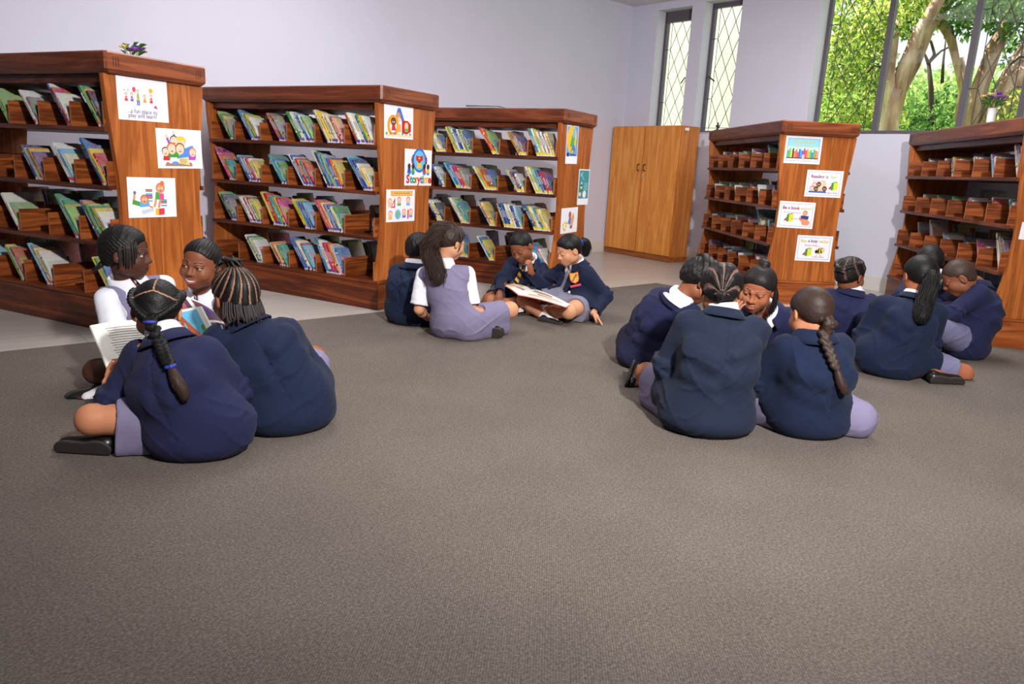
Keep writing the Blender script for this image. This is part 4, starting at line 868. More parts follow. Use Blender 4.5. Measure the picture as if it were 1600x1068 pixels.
def add_head(F, hc, R, P):
    H = lambda *p: hp(hc, R, p); fw = P.get('face_w', 1.0); F = Scaled(F)
    F.ell(H(*HEAD['cran'][0]), HEAD['cran'][1], R, 0.02)
    F.ell(H(0, 0.022, -0.036), (0.057*fw, 0.060, 0.062), R, 0.03)
    F.ell(H(0, 0.052, -0.082), (0.022, 0.018, 0.018), R, 0.03)
    for s in (-1, 1):
        F.ell(H(s*0.036*fw, 0.048, -0.028), (0.027, 0.026, 0.025), R, 0.025); F.ell(H(s*0.044*fw, 0.004, -0.055), (0.020, 0.026, 0.022), R, 0.03)
    sm = P.get('smile', 0)
    for s in (-1, 1):
        F.ell(H(s*0.031, 0.087, 0.001), (0.020, 0.013, 0.013), R, 0.012, 's')
        F.cone(H(s*0.012, 0.080, 0.017), H(s*0.045, 0.066, 0.018), 0.006, 0.005, 0.012)
        if sm: F.ell(H(s*0.036, 0.056, -0.036), (0.022, 0.020, 0.018), R, 0.015)
    # nose
    F.cone(H(0, 0.078, 0.010), H(0, 0.090, -0.022), 0.0065, 0.009, 0.012); F.ell(H(0, 0.093, -0.026), (0.0115, 0.011, 0.0095), R, 0.006)
    for s in (-1, 1): F.ell(H(s*0.0125, 0.085, -0.029), (0.0085, 0.009, 0.0075), R, 0.005); F.ell(H(s*0.006, 0.093, -0.0355), (0.0032, 0.004, 0.003), R, 0.002, 's')
    # muzzle and mouth
    F.ell(H(0, 0.068, -0.054), (0.030, 0.017, 0.020), R, 0.018)
    w = 0.022+0.008*sm; cz = -0.057+0.010*sm
    if sm:
        F.ell(H(0, 0.083, -0.060), (0.024, 0.011, 0.0085), R, 0.003, 's'); F.ell(H(0, 0.0715, -0.0585), (0.024, 0.0085, 0.009), R, 0.001)
        F.chain([H(-w, 0.071, cz), H(-0.013, 0.081, -0.0515), H(0, 0.0835, -0.0510), H(0.013, 0.081, -0.0515), H(w, 0.071, cz)], [0.003, 0.0038, 0.0040, 0.0038, 0.003], 0.004)
        F.chain([H(-w, 0.071, cz), H(-0.014, 0.079, -0.0665), H(0, 0.082, -0.0705), H(0.014, 0.079, -0.0665), H(w, 0.071, cz)], [0.003, 0.0046, 0.0050, 0.0046, 0.003], 0.004)
    else:
        F.chain([H(-w, 0.074, cz), H(-0.008, 0.0825, -0.0525), H(0, 0.082, -0.0535), H(0.008, 0.0825, -0.0525), H(w, 0.074, cz)], [0.003, 0.0050, 0.0045, 0.0050, 0.003], 0.005)
        F.chain([H(-w, 0.074, cz), H(-0.009, 0.0805, -0.0640), H(0, 0.0815, -0.0645), H(0.009, 0.0805, -0.0640), H(w, 0.074, cz)], [0.003, 0.0054, 0.0060, 0.0054, 0.003], 0.005)
        F.cone(H(-w*0.9, 0.0840, -0.0585), H(w*0.9, 0.0840, -0.0585), 0.0022, 0.0022, 0.002, 's')
    # ears
    for s in (-1, 1):
        a = np.array([s*0.93, 0.0, 0.0])@R*1; Re = np.array([nrm(np.array([1, s*0.35, 0])@R), nrm(np.array([-s*0.35, 1, -0.2])@R), nrm(np.array([0, 0.2, 1])@R)])
        F.ell(H(s*0.076, -0.008, -0.004), (0.008, 0.018, 0.029), Re, 0.006); F.ell(H(s*0.085, -0.004, 0.001), (0.006, 0.010, 0.017), Re, 0.003, 's')
    # eyelids over the eyeballs
    lid = P.get('lid', 0.35)
    for s in (-1, 1):
        c = H(s*0.031, 0.0685, 0.002); rr = 0.0142*HS; m = rr+0.004
        sl, g = F.blk(c-m, c+m)
        px, py, pz = g[0]-c[0], g[1]-c[1], g[2]-c[2]; sp = np.sqrt(px*px+py*py+pz*pz)-rr
        zz = px*R[2, 0]+py*R[2, 1]+pz*R[2, 2]; top = (0.0055-0.013*lid)*HS
        F._mix(sl, np.maximum(sp, np.minimum(top-zz, zz+0.0062*HS)).astype(np.float32), 0.003, 'u')
def head_cols(V, cols, hc, R, P, skin):
    L = (V-hc)@R.T/HS; near = (np.linalg.norm(L, axis=1) < 0.16)
    x, y, z = L[:, 0], L[:, 1], L[:, 2]; ax = np.abs(x); sm = P.get('smile', 0)
    lipc = np.array(P.get('lips', tuple(np.array(skin)*np.array([1.0, 0.74, 0.72])))); w = 0.025+0.008*sm
    zc = -0.058-0.003*sm+0.012*sm*(ax/w)**2; hw = (0.0095+0.004*sm)*np.sqrt(np.clip(1-(ax/w)**2, 0, 1))
    lips = near & (y > 0.062) & (ax < w) & (z < zc+hw*0.85) & (z > zc-hw*1.05-0.002*sm)
    cols[lips] = lipc
    if sm:
        zt = -0.0600+0.010*(ax/0.03)**2; t = near & (y > 0.055) & (ax < 0.0225) & (np.abs(z-zt) < 0.0046*np.sqrt(np.clip(1-(ax/0.0235)**2, 0, 1))); cols[t] = srgb(226, 222, 216)
    br = near & (y > 0.05) & (ax > 0.012) & (ax < 0.046) & (np.abs(z-(0.0215+0.004*np.sin((ax-0.012)/0.034*2.6))) < 0.0034*(1.15-ax/0.06)); cols[br] = np.array(skin)*0.15+np.array([0.004, 0.003, 0.003])
    ns = near & (np.abs(ax-0.006) < 0.003) & (y > 0.084) & (z < -0.032) & (z > -0.040); cols[ns] = np.array(skin)*0.3
    # lash line along the lid edge
    lid = P.get('lid', 0.35); top = 0.002+0.0055-0.013*lid
    ll = near & (y > 0.06) & (np.hypot(ax-0.031, z-0.002) < 0.0155) & (np.abs(z-top) < 0.0022); cols[ll] = np.array(skin)*0.12
    return cols
def eyes(hc, R, P, parent, base):
    gz = P.get('gaze', (0, 0))
    for s in (-1, 1):
        c = hp(hc, R, (s*0.031, 0.0685, 0.002))-base; g = nrm(np.array([math.sin(R_(gz[0])), math.cos(R_(gz[0])), math.sin(R_(gz[1]))]))@R
        V, Fc, Cc = [], [], []; n, mm = 16, 12; t1 = nrm(np.cross(g, (0.1, 0.2, 1))); t2 = np.cross(g, t1)
        for i in range(mm+1):
            th = math.pi*i/mm
            for k in range(n):
                ph = 2*math.pi*k/n; V.append(c+0.0127*HS*(math.cos(th)*g+math.sin(th)*(math.cos(ph)*t1+math.sin(ph)*t2)))
                Cc.append((0.004, 0.003, 0.003) if th < 0.36 else (srgb(44, 26, 18) if th < 0.74 else srgb(186, 176, 170)))
        for i in range(mm):
            for k in range(n): Fc.append([i*n+k, i*n+(k+1) % n, (i+1)*n+(k+1) % n, (i+1)*n+k])
        link('eye', np_mesh('eye', np.array(V), np.array(Fc), np.array(Cc)), M_eye, parent)
def add_hand(F, w, d, pn, side, curl=0.5, spread=0.12, thumb=0.6, grip=None):
    """w wrist, d direction of the hand, pn palm normal (out of the palm); side +1 right hand, -1 left"""
    d = nrm(d); pn = nrm(np.asarray(pn, float)-d*(np.asarray(pn, float)@d)); lat = np.cross(d, pn)*side   # lat points to the thumb side
    Rm = np.array([lat, d, pn]); sc = 0.92
    F.ell(w+d*0.036*sc, (0.029*sc, 0.042*sc, 0.0125*sc), Rm, 0.01); F.cone(w, w+d*0.03*sc, 0.0185, 0.019, 0.012)
    lens = ((0.027, 0.018, 0.014), (0.030, 0.020, 0.015), (0.028, 0.019, 0.015), (0.021, 0.014, 0.012)); rad = (0.0072, 0.0075, 0.0072, 0.0063)
    for i in range(4):
        off = (0.0215-0.0142*i)*sc; b = w+d*(0.066-0.003*abs(i-1.3))*sc+lat*off; an = spread*(1.4-i); dir_ = nrm(d*math.cos(an)+lat*math.sin(an)); cu = curl*(1+0.06*i); p = b; r = rad[i]*sc
        F.cone(w+d*0.03*sc+lat*off*0.7, b, 0.009*sc, r*1.05, 0.004); ang = 0
        for j, L in enumerate(lens[i]):
            ang += cu*(0.75, 1.15, 0.8)[j]; q = p+(dir_*math.cos(ang)+pn*math.sin(ang))*L*sc*1.05
            F.cone(p, q, r*(1-0.06*j), r*(0.94-0.07*j), 0.0015); p = q
    b = w+d*0.014*sc+lat*0.019*sc; d1 = nrm(d*0.75+lat*(0.75-0.3*thumb)+pn*(0.1+0.5*thumb)); p1 = b+d1*0.026*sc; d2 = nrm(d*0.95+lat*(0.15-0.35*thumb)+pn*(0.1+0.45*thumb)); p2 = p1+d2*0.025*sc; p3 = p2+nrm(d2-lat*0.1)*0.018*sc
    F.cone(b, p1, 0.0125*sc, 0.0095*sc, 0.008); F.cone(p1, p2, 0.0088*sc, 0.0078*sc, 0.003); F.cone(p2, p3, 0.0078*sc, 0.006*sc, 0.003)
def collar(name, nc, R, mat, parent, base, rn=0.05, rise=0.026, out=0.034, drop=0.03, gap=26, tip=0.03, fy=1.08, thick=0.0035):
    """fold-over collar round a neck: R rows right, forward, up"""
    V, Q = [], []; n = 44
    for i in range(n+1):
        ph = R_(180-gap/2)*(2*i/n-1); c, s = math.cos(ph), math.sin(ph); fr = max(0, -c)      # ph 0 = back of the neck
        e = np.array([s, -c*fy, 0]); ed = abs(2*i/n-1); tp = tip*max(0, (ed-0.72)/0.28)**1.5
        prof = [(rn, -0.012), (rn*0.97, rise*0.6), (rn+0.003, rise), (rn+0.009, rise-0.002), (rn+out*0.6, rise*0.2-drop*0.35), (rn+out+tp*0.35, -drop-tp*0.6)]
        for r, z in prof: V.append(nc+np.array([e[0]*r, e[1]*r, z-fr*0.024*(1 if z < rise*0.5 else 0.8)])@R-base)
    m = 6
    for i in range(n):
        for k in range(m-1): Q.append([i*m+k, (i+1)*m+k, (i+1)*m+k+1, i*m+k+1])
    me = np_mesh(name, np.array(V), np.array(Q)); o = link(name, me, mat, parent)
    so = o.modifiers.new('thickness', 'SOLIDIFY'); so.thickness = thick; so.offset = 0
    return o
def tubes(name, paths, rads, mat, parent, n=5, cols=None):
    V, Q, Cc = [], [], []
    for pi, (P, rr) in enumerate(zip(paths, rads)):
        P = np.asarray(P, float); b = len(V)
        for i, p in enumerate(P):
            t = nrm(P[min(i+1, len(P)-1)]-P[max(i-1, 0)]); x = nrm(np.cross(t, (0.31, 0.17, 0.93) if abs(t[2]) < 0.95 else (1, 0, 0))); y = np.cross(t, x); r = rr[i] if hasattr(rr, '__len__') else rr
            for k in range(n): V.append(p+r*(math.cos(6.2832*k/n)*x+math.sin(6.2832*k/n)*y)); Cc.append(cols[pi] if cols is not None else (0.02, 0.016, 0.015))
        for i in range(len(P)-1):
            for k in range(n): Q.append([b+i*n+k, b+i*n+(k+1) % n, b+(i+1)*n+(k+1) % n, b+(i+1)*n+k])
    return link(name, np_mesh(name, np.array(V), np.array(Q), np.array(Cc)), mat, parent)
def smooth_path(pts, n):
    pts = np.asarray(pts, float); m = len(pts); out = []
    P = np.vstack([2*pts[0]-pts[1], pts, 2*pts[-1]-pts[-2]])
    for q in np.linspace(0, m-1-1e-6, n):
        i = int(q); t = q-i; a, b, c, d = P[i:i+4]
        out.append(0.5*((2*b)+(c-a)*t+(2*a-5*b+4*c-d)*t*t+(3*b-a-3*c+d)*t**3))
    return np.array(out)
def braid(F, pts, r0, r1, twist=2.0, n=None, lat=(1, 0, 0)):
    """three-strand braid as alternating lobes along a path"""
    L = np.linalg.norm(np.diff(np.asarray(pts, float), axis=0), axis=1).sum(); n = n or max(8, int(L/(r0*0.52)))
    P = smooth_path(pts, n*2)
    for i in range(n):
        p = P[2*i]; t = nrm(P[min(2*i+1, len(P)-1)]-P[max(2*i-1, 0)]); x = nrm(np.cross(t, lat)); x = np.cross(x, t) if True else x; x = nrm(x)
        r = r0+(r1-r0)*i/n; s = 1 if i % 2 else -1; a = p+x*s*r*0.62-t*r*0.6; b = p-x*s*r*0.12+t*r*0.75
        F.cone(a, b, r*0.66, r*0.52, 0.0035)
P_TAPER = 0.85
HAIRC = dict(shaved=srgb(62, 46, 40), black=srgb(20, 17, 18), soft=srgb(30, 25, 26), brown=srgb(52, 37, 31), dark=srgb(24, 20, 20))
def hairline(y, front=0.066, ear=-0.008, nape=-0.062):
    return np.interp(y, [-0.11, -0.07, -0.035, -0.012, 0.012, 0.030, 0.050, 0.085], [nape, nape, nape*0.72, ear-0.012, ear+0.002, ear+0.030, front*0.66, front+0.006])
def hair_cap(kid, t, h=0.003, ridges=0, ramp_=0.0035, pole=(0, -0.03, 0.10), front=0.066, ear=-0.008, nape=-0.062, noise=0.0, extra=None, col='black', scalp=None, lowpoly=False, name='hair', phase=0, rowax=None, grow=(0, 0, 0)):
    hc, R, base = kid['hc'], kid['HR'], kid['base']
    lo, hi = hc-0.17, hc+0.17
    if extra:
        for p in kid.get('hair_reach', []): lo = np.minimum(lo, np.asarray(p)-0.05); hi = np.maximum(hi, np.asarray(p)+0.05)
    F = Field(lo-base, hi-base, h)
    c0 = hc-base
    sl, g = F.blk(c0-0.16, c0+0.16); X, Y, Z = [sum((g[k]-c0[k])*R[i, k] for k in range(3))/HS for i in range(3)]
    cc, rr = HEAD['cran']; rr = np.array(rr)+t+np.array(grow); q = [(X-cc[0])/rr[0], (Y-cc[1])/rr[1], (Z-cc[2])/rr[2]]
    k0 = np.sqrt(q[0]**2+q[1]**2+q[2]**2); k1 = np.sqrt((q[0]/rr[0])**2+(q[1]/rr[1])**2+(q[2]/rr[2])**2)+1e-9; d = k0*(k0-1)/k1
    # back of the head runs down to the nape
    dn = np.sqrt((X/0.058)**2+((Y+0.032)/(0.056+t))**2+((Z+0.03)/0.055)**2); d2 = (dn-1)*0.055; hh = np.maximum(0.025-np.abs(d-d2), 0)/0.025; d = np.minimum(d, d2)-hh*hh*0.025*0.25
    if ridges:
        ph = np.arctan2(X-pole[0], -(Y-pole[1])*0.6-(Z-pole[2])*0.8) if rowax is None else (X*rowax[0]+Y*rowax[1]+Z*rowax[2])
        d = d-ramp_*(np.abs(np.sin(ph*ridges*0.5+phase))-0.45)
    if noise:
        rs = np.random.default_rng(7); w = 0
        for o in range(3):
            e = rs.normal(size=3)*(90, 160, 260)[o]; w = w+np.sin(X*e[0]+Y*e[1]+Z*e[2]+2*np.sin(Y*120+o))
        d = d+noise*w*0.5
    zl = hairline(Y, front, ear, nape).astype(np.float32); zl = zl-np.clip(np.abs(X)-0.03, 0, 0.05)*0.25*(Y > 0.03); d = d+t*P_TAPER*np.clip(1-(Z-zl)/0.040, 0, 1)**1.5; reg = (zl-Z)*0.75
    kk = 0.006; hh = np.maximum(kk-np.abs(d-reg), 0)/kk; F.D[sl] = ((np.maximum(d, reg)+hh*hh*kk*0.25)*HS).astype(np.float32)
    if extra: extra(F, lambda *p: hp(c0, R, p))
    V, Q = F.mesh(1); cols = np.tile(np.array(HAIRC[col]), (len(V), 1))
    if ridges and scalp is not None:
        L = (V-c0)@R.T/HS; ph = np.arctan2(L[:, 0]-pole[0], -(L[:, 1]-pole[1])*0.6-(L[:, 2]-pole[2])*0.8) if rowax is None else L@np.array(rowax)
        m = (np.abs(np.sin(ph*ridges*0.5+phase)) < 0.30) & (np.linalg.norm(L, axis=1) < 0.125) & (L[:, 2] > nape+0.02); cols[m] = np.array(scalp)
    return link(name, np_mesh(name, V, Q, cols), M_hair, kid['obj'])
# ------------------------------------------------------------------ one seated child
SKN = dict(deep=srgb(86, 52, 42), brown=srgb(130, 78, 55), warm=srgb(162, 98, 68), tan=srgb(192, 128, 94), light=srgb(208, 150, 116), mid=srgb(138, 84, 58))
KIDS = {}
def kid(key, label, pos, heading, head, look, P):
    """pos: floor point under the pelvis; head: world centre of the head; look: heading, pitch, roll of the head"""
    global HS
    HS = P.get('hs', 0.99)
    base = np.array([pos[0], pos[1], FLOOR]); Rb = rot_frame(heading)          # body axes
    Wd = lambda x, y, z: base+np.array([x, y, z])@Rb
    hc = np.asarray(head, float); HR = rot_frame(*look); skin = np.array(SKN[P['skin']])
    K = dict(base=base, hc=hc, HR=HR, P=P)
    # spine
    pel = Wd(0, 0, 0.105); nb = P.get('neck'); nb = (nb if isinstance(nb, np.ndarray) else Wd(*nb) if nb is not None else hc-HR[2]*0.105-HR[1]*0.035-np.array([0, 0, 0.022]))
    up = nrm(nb-pel); th = P.get('torso_heading', heading); rt0 = rot_frame(th)[0]; rt = nrm(rt0-up*(rt0@up)); tl = P.get('shoulder_tilt', 0); fw = np.cross(up, rt)
    rsh = nrm(rt0-up*(rt0@up)*0.3); rsh = nrm(rsh+up*math.tan(R_(tl))); bow = P.get('bow', 0.035); TL = np.linalg.norm(nb-pel)
    sp = lambda t, b=1: pel+(nb-pel)*t-fw*bow*b*math.sin(math.pi*min(1, t*0.95))
    wa = sp(0.36); che = nb-up*0.135-fw*bow*0.75; Rt = np.array([rt, fw, up])
    sh = P.get('sh', 0.118); shz = P.get('sh_drop', 0.045); S = {s: nb-up*0.056+rsh*s*sh-fw*(bow*0.25)+fw*P.get('sh_fwd', 0.012) for s in (-1, 1)}
    hips = {s: Wd(s*0.075, 0.015, 0.105) for s in (-1, 1)}
    def W_(v): return v if isinstance(v, np.ndarray) else Wd(*v)
    legs, arms = {}, {}
    dl = dict(knee=(0.28, 0.20, 0.15), ankle=(-0.08, 0.25, 0.055), toe=(-0.9, 0.25, -0.25))
    for s, nm in ((1, 'R'), (-1, 'L')):
        l = {k: (v if s == 1 else (-v[0], v[1], v[2])) for k, v in dl.items()}; l.update({k: (v if isinstance(v, np.ndarray) or s == 1 or k not in ('knee', 'ankle', 'toe') else (-abs(v[0]) if k == 'knee' else v[0], v[1], v[2])) for k, v in P.get('leg'+nm, {}).items()}); mir = lambda v: v
        kn, an = W_(mir(l['knee'])), W_(mir(l['ankle'])); kn, an = ik(hips[s], an, 0.325, 0.305, kn) if not l.get('exact') else (kn, an)
        toe = mir(l['toe']); toe = nrm(toe if isinstance(toe, np.ndarray) else np.asarray(toe, float)@Rb); legs[s] = (hips[s], kn, an, toe, l.get('sole'))
        a = dict(wrist=(0.075, 0.30, 0.20), pole=(0.34, 0.02, 0.12), dir=(-0.5, 0.8, 0.1), palm=(-0.6, 0, 0.6), curl=0.45, spread=0.1, thumb=0.6); a = {k: ((-v[0], v[1], v[2]) if s == -1 and isinstance(v, tuple) else v) for k, v in a.items()}; a.update(P.get('arm'+nm, {})); ma = lambda v: v
        el, wr = ik(S[s], W_(ma(a['wrist'])), 0.205, 0.185, W_(ma(a['pole'])))
        vd = lambda v: v if isinstance(v, np.ndarray) else np.asarray(ma(v), float)@Rb
        arms[s] = (S[s], el, wr, nrm(vd(a['dir'])), nrm(vd(a['palm'])), a)
    K.update(pel=pel, nb=nb, up=up, rt=rt, fw=fw, Rt=Rt, S=S, legs=legs, arms=arms, sp=sp, TL=TL)
    allp = [pel, nb, hc]+[q for s in legs for q in legs[s][:3]]+[q for s in arms for q in arms[s][:3]]+[arms[s][2]+arms[s][3]*0.14 for s in arms]+[legs[s][2]+legs[s][3]*0.15 for s in legs]
    lo = np.min(allp, 0)-0.13; hi = np.max(allp, 0)+0.13; lo[2] = FLOOR-0.02
    K['lo'], K['hi'] = lo, hi
    # ---------------- body
    F = Field(lo-base, hi-base, P.get('res', 0.004)); b = lambda p: np.asarray(p)-base
    F.ell(b(pel), (0.118, 0.095, 0.095), Rt, 0.04); F.ell(b(wa), (0.092, 0.072, 0.11), Rt, 0.05); F.ell(b(che), (0.112, 0.080, 0.115), Rt, 0.05)
    F.cone(b(S[-1]), b(S[1]), 0.036, 0.036, 0.04); F.cone(b(sp(0.92)), b(nb), 0.055, 0.042, 0.03)
    add_head(F, b(hc), HR, P)
    F.cone(b(nb), b(hp(hc, HR, (0, -0.022, -0.05))), 0.040, 0.041, 0.02)
    for s in (-1, 1):
        a0, el, wr, hd, pn, aa = arms[s]
        F.cone(b(a0), b(el), 0.037, 0.029, 0.03); F.cone(b(el), b(el+(wr-el)*0.35), 0.029, 0.029, 0.012); F.cone(b(el+(wr-el)*0.35), b(wr), 0.029, 0.0185, 0.012)
        add_hand(F, b(wr), hd, pn, s, aa['curl'], aa['spread'], aa['thumb'])
        h0, kn, an, toe, sole = legs[s]
        F.cone(b(h0), b(kn), 0.074, 0.047, 0.03); F.ell(b(kn), (0.046, 0.046, 0.046), None, 0.02); F.cone(b(kn), b(kn+(an-kn)*0.35), 0.043, 0.044, 0.02); F.cone(b(kn+(an-kn)*0.35), b(an), 0.044, 0.028, 0.02)
        F.cone(b(an), b(an+toe*0.10), 0.026, 0.02, 0.02)
    F.floor(0.004)
    V, Q = F.mesh(2); cols = np.tile(skin, (len(V), 1))
    cols = head_cols(V, cols, b(hc), HR, P, skin)
    # palms and knuckles a little different in colour
    for s in (-1, 1):
        wr, hd, pn = b(arms[s][2]), arms[s][3], arms[s][4]; d = V-wr
        m = (np.linalg.norm(d-hd*0.06, axis=1) < 0.085) & (d@pn > 0.006); cols[m] = cols[m]*0.6+np.array(srgb(196, 134, 106))*0.4
    o = link('person', np_mesh('person', V, Q, cols), M_skin); o.location = base; tag(o, label, 'person', 'schoolchildren sitting on the carpet'); K['obj'] = o
    eyes(hc, HR, P, o, base)
    res2 = 0.005
    # ---------------- legs: socks, shoes
    for s in (-1, 1):
        h0, kn, an, toe, sole = legs[s]; ld = nrm(an-kn)
        if P.get('socks', True):
            F = Field(b(an)-0.13, b(an)+0.13, 0.004); F.cone(b(an-ld*0.055), b(an+ld*0.004), 0.036, 0.0325, 0.006); F.cone(b(an), b(an+toe*0.05), 0.032, 0.03, 0.02); F.ell(b(an-ld*0.05), (0.0385, 0.0385, 0.01), frame_rows(ld), 0.006); F.cut(b(an-ld*0.058), -ld, 0.07); F.floor(0.004)
            V, Q = F.mesh(1); link('sock', np_mesh('sock', V, Q), M_sock, o)
        # shoe frame: toe direction, sole side = continuation of the shin made square to the toe
        sd = nrm(ld-toe*(ld@toe)) if sole is None else nrm((np.asarray(sole, float)@Rb) if not isinstance(sole, np.ndarray) else sole); sd = nrm(sd-toe*(sd@toe)); lt = np.cross(toe, sd); Rs = np.array([lt, toe, sd]); hl = an+sd*0.012-toe*0.024; fs = 0.88
        F = Field(b(an)-0.22, b(an)+0.22, 0.004)
        F.ell(b(hl+toe*0.005), (0.031, 0.036, 0.036), Rs, 0.01); F.ell(b(hl+toe*0.054+sd*0.006), (0.030, 0.054, 0.028), Rs, 0.02); F.ell(b(hl+toe*0.120+sd*0.012), (0.034, 0.042, 0.022), Rs, 0.03)
        F.ell(b(an-ld*0.020-toe*0.002), (0.030, 0.032, 0.03), frame_rows(ld), 0.012, 's')
        F.cut(b(hl+toe*0.08+sd*0.030), sd, 0.18)
        F.floor(0.003); V, Q = F.mesh(1)
        shoe = link('shoe', np_mesh('shoe', V, Q), M_shoe, o)
        F = Field(b(an)-0.22, b(an)+0.22, 0.004)
        F.ell(b(hl+toe*0.010+sd*0.030), (0.033, 0.040, 0.040), Rs, 0.01); F.ell(b(hl+toe*0.056+sd*0.030), (0.029, 0.06, 0.04), Rs, 0.02); F.ell(b(hl+toe*0.120+sd*0.030), (0.036, 0.045, 0.04), Rs, 0.03)
        F.cut(b(hl+toe*0.08+sd*0.038), sd, 0.18, 0.002); F.cut(b(hl+toe*0.08+sd*0.0275), -sd, 0.18, 0.002); F.floor(0.0025); V, Q = F.mesh(1)
        if len(Q): link('sole', np_mesh('sole', V, Q), M_sole, shoe)
    # ---------------- lower garment
    lower = P.get('lower', 'skirt'); lm = {'skirt': M_grey, 'shorts': M_short, 'darkshorts': M_darkshort, 'knit': M_greyb}[P.get('lower_mat', lower)]
    def lower_field(F, grow=0.0, web=True):
        F.ell(b(pel), (0.137+grow, 0.115+grow, 0.11+grow), Rt, 0.05)
        for s in (-1, 1):
            h0, kn, an = legs[s][:3]; e = h0+(kn-h0)*P.get('hem', 0.84)
            F.cone(b(h0), b(e), 0.090+grow, 0.068+grow, 0.05)
            if web: F.cone(b(np.array([h0[0], h0[1], base[2]+0.05])), b(np.array([e[0], e[1], base[2]+0.045])), 0.085, 0.062, 0.04)
        if web:
            c = pel+(legs[1][1]+legs[-1][1]-2*pel)*0.26; c[2] = base[2]+0.10; F.ell(b(c), (0.13, 0.10, 0.065), Rb, 0.06)
    def hem_cut(F):
        for s in (-1, 1):
            if P.get('nocut') == s: continue
            h0, kn, an = legs[s][:3]; dk = nrm(kn-h0); e = h0+(kn-h0)*P.get('hem', 0.84)
            F.cut(b(e), dk, 0.135, 0.006); F.cone(b(h0+(kn-h0)*0.55), b(kn+dk*0.05), 0.060, 0.054, 0.006, 's')
    dress = P.get('dress', False)
    if not dress:
        F = Field(lo-base, hi-base, res2); lower_field(F, 0, lower == 'skirt'); hem_cut(F); F.folds(0.002, hash_(key)+1, 0.6); F.creases(0.005, hash_(key)+1); F.floor(0.003)
        V, Q = F.mesh(2); link('skirt' if lower == 'skirt' else 'shorts', np_mesh('lower', V, Q), lm, o)
    # ---------------- shirt sleeves / dress
    if dress:
        F = Field(lo-base, hi-base, res2); lower_field(F, 0.004); F.ell(b(wa), (0.112, 0.090, 0.12), Rt, 0.06); F.ell(b(che), (0.124, 0.094, 0.115), Rt, 0.05); sbk = nb-up*0.058-fw*bow*0.25; F.cone(b(sbk-rsh*0.106), b(sbk+rsh*0.106), 0.055, 0.055, 0.04)
        hem_cut(F); F.ell(b(nb+fw*0.055-up*0.005), (0.036, 0.05, 0.055), Rt, 0.01, 's'); F.ell(b(nb+up*0.03), (0.062, 0.062, 0.06), Rt, 0.01, 's')
        for s in (-1, 1): F.cone(b(S[s]+rt*s*0.058), b(arms[s][1]+rt*s*0.035), 0.042, 0.05, 0.006, 's')
        F.folds(0.0016, hash_(key)+2, 0.6); F.creases(0.006, hash_(key)+2); F.floor(0.003); V, Q = F.mesh(2); link('dress', np_mesh('dress', V, Q), M_grey if not P.get('knit') else M_greyb, o)
    if P.get('shirt'):
        F = Field(lo-base, hi-base, res2)
        F.ell(b(che), (0.117, 0.086, 0.11), Rt, 0.05); sbk = nb-up*0.056-fw*bow*0.25; F.cone(b(sbk-rsh*0.085), b(sbk+rsh*0.085), 0.044, 0.044, 0.03); F.cone(b(sp(0.92)), b(nb), 0.058, 0.046, 0.03)
        F.ell(b(nb+fw*0.05+up*0.012), (0.03, 0.045, 0.05), Rt, 0.008, 's')
        if P['shirt'] == 'short':
            for s in (-1, 1):
                a0, el = arms[s][0], arms[s][1]; e = a0+(el-a0)*0.86; dk = nrm(el-a0)
                F.cone(b(a0), b(e+dk*0.03), 0.047, 0.058, 0.03); F.cut(b(e), dk, 0.085, 0.004); F.cone(b(a0+(el-a0)*0.5), b(el+dk*0.03), 0.038, 0.047, 0.004, 's')
        F.folds(0.0022, hash_(key)+3, 1.2); F.floor(0.003); V, Q = F.mesh(2); link('shirt', np_mesh('shirt', V, Q), M_white, o)
    # ---------------- blazer
    if P.get('blazer') is not None:
        bm_ = M_navy[P['blazer']]; F = Field(lo-base-0.09, hi-base+0.09, res2); gr = P.get('bulk', 0.0)
        F.ell(b(pel)+np.array([0, 0, 0.0]), (0.152+gr, 0.128+gr, 0.125), Rt, 0.06); F.ell(b(wa), (0.128+gr, 0.104+gr*0.6, 0.135), Rt, 0.07); F.ell(b(che), (0.138+gr, 0.106, 0.120), Rt, 0.06)
        sq = P.get('flare', 0.0)
        F.ell(b(pel-fw*0.02)-np.array([0, 0, 0.055]), (0.150+gr+sq, 0.120+gr+sq*0.5, 0.075), Rb, 0.05)
        sbk = nb-up*0.062-fw*bow*0.25; F.cone(b(sbk-rsh*0.095), b(sbk+rsh*0.095), 0.057, 0.057, 0.04); F.cone(b(sbk), b(nb-up*0.01), 0.066, 0.052, 0.03)
        for s in (-1, 1): h0, kn = legs[s][:2]; F.cone(b(h0-(kn-h0)*0.1), b(h0+(kn-h0)*P.get('tail', 0.30)), 0.104, 0.098, 0.04)
        cuffs = []
        for s in (-1, 1):
            a0, el, wr, hd = arms[s][:4]; e = el+(wr-el)*P.get('cuff', 0.92); fd = nrm(wr-el)
            F.cone(b(a0), b(el), 0.054, 0.046, 0.045); F.cone(b(el), b(e+fd*0.02), 0.046, 0.039, 0.015); cuffs.append((e, fd))
        F.ell(b(nb+fw*0.055-up*0.015), (0.05, 0.06, 0.055), Rt, 0.01, 's'); F.ell(b(nb+up*0.05), (0.058, 0.06, 0.05), Rt, 0.008, 's')
        if P.get('open'):
            ow = P['open']; c0 = b(nb+fw*0.10-up*0.02); c1 = b(sp(0.45)+fw*0.15+rt*P.get('open_side', 0)); c2 = b(sp(0.05)+fw*0.20+rt*P.get('open_side', 0))
            F.cone(c0, c1, 0.055, 0.050+ow, 0.006, 's'); F.cone(c1, c2, 0.050+ow, 0.075+ow*2, 0.006, 's')
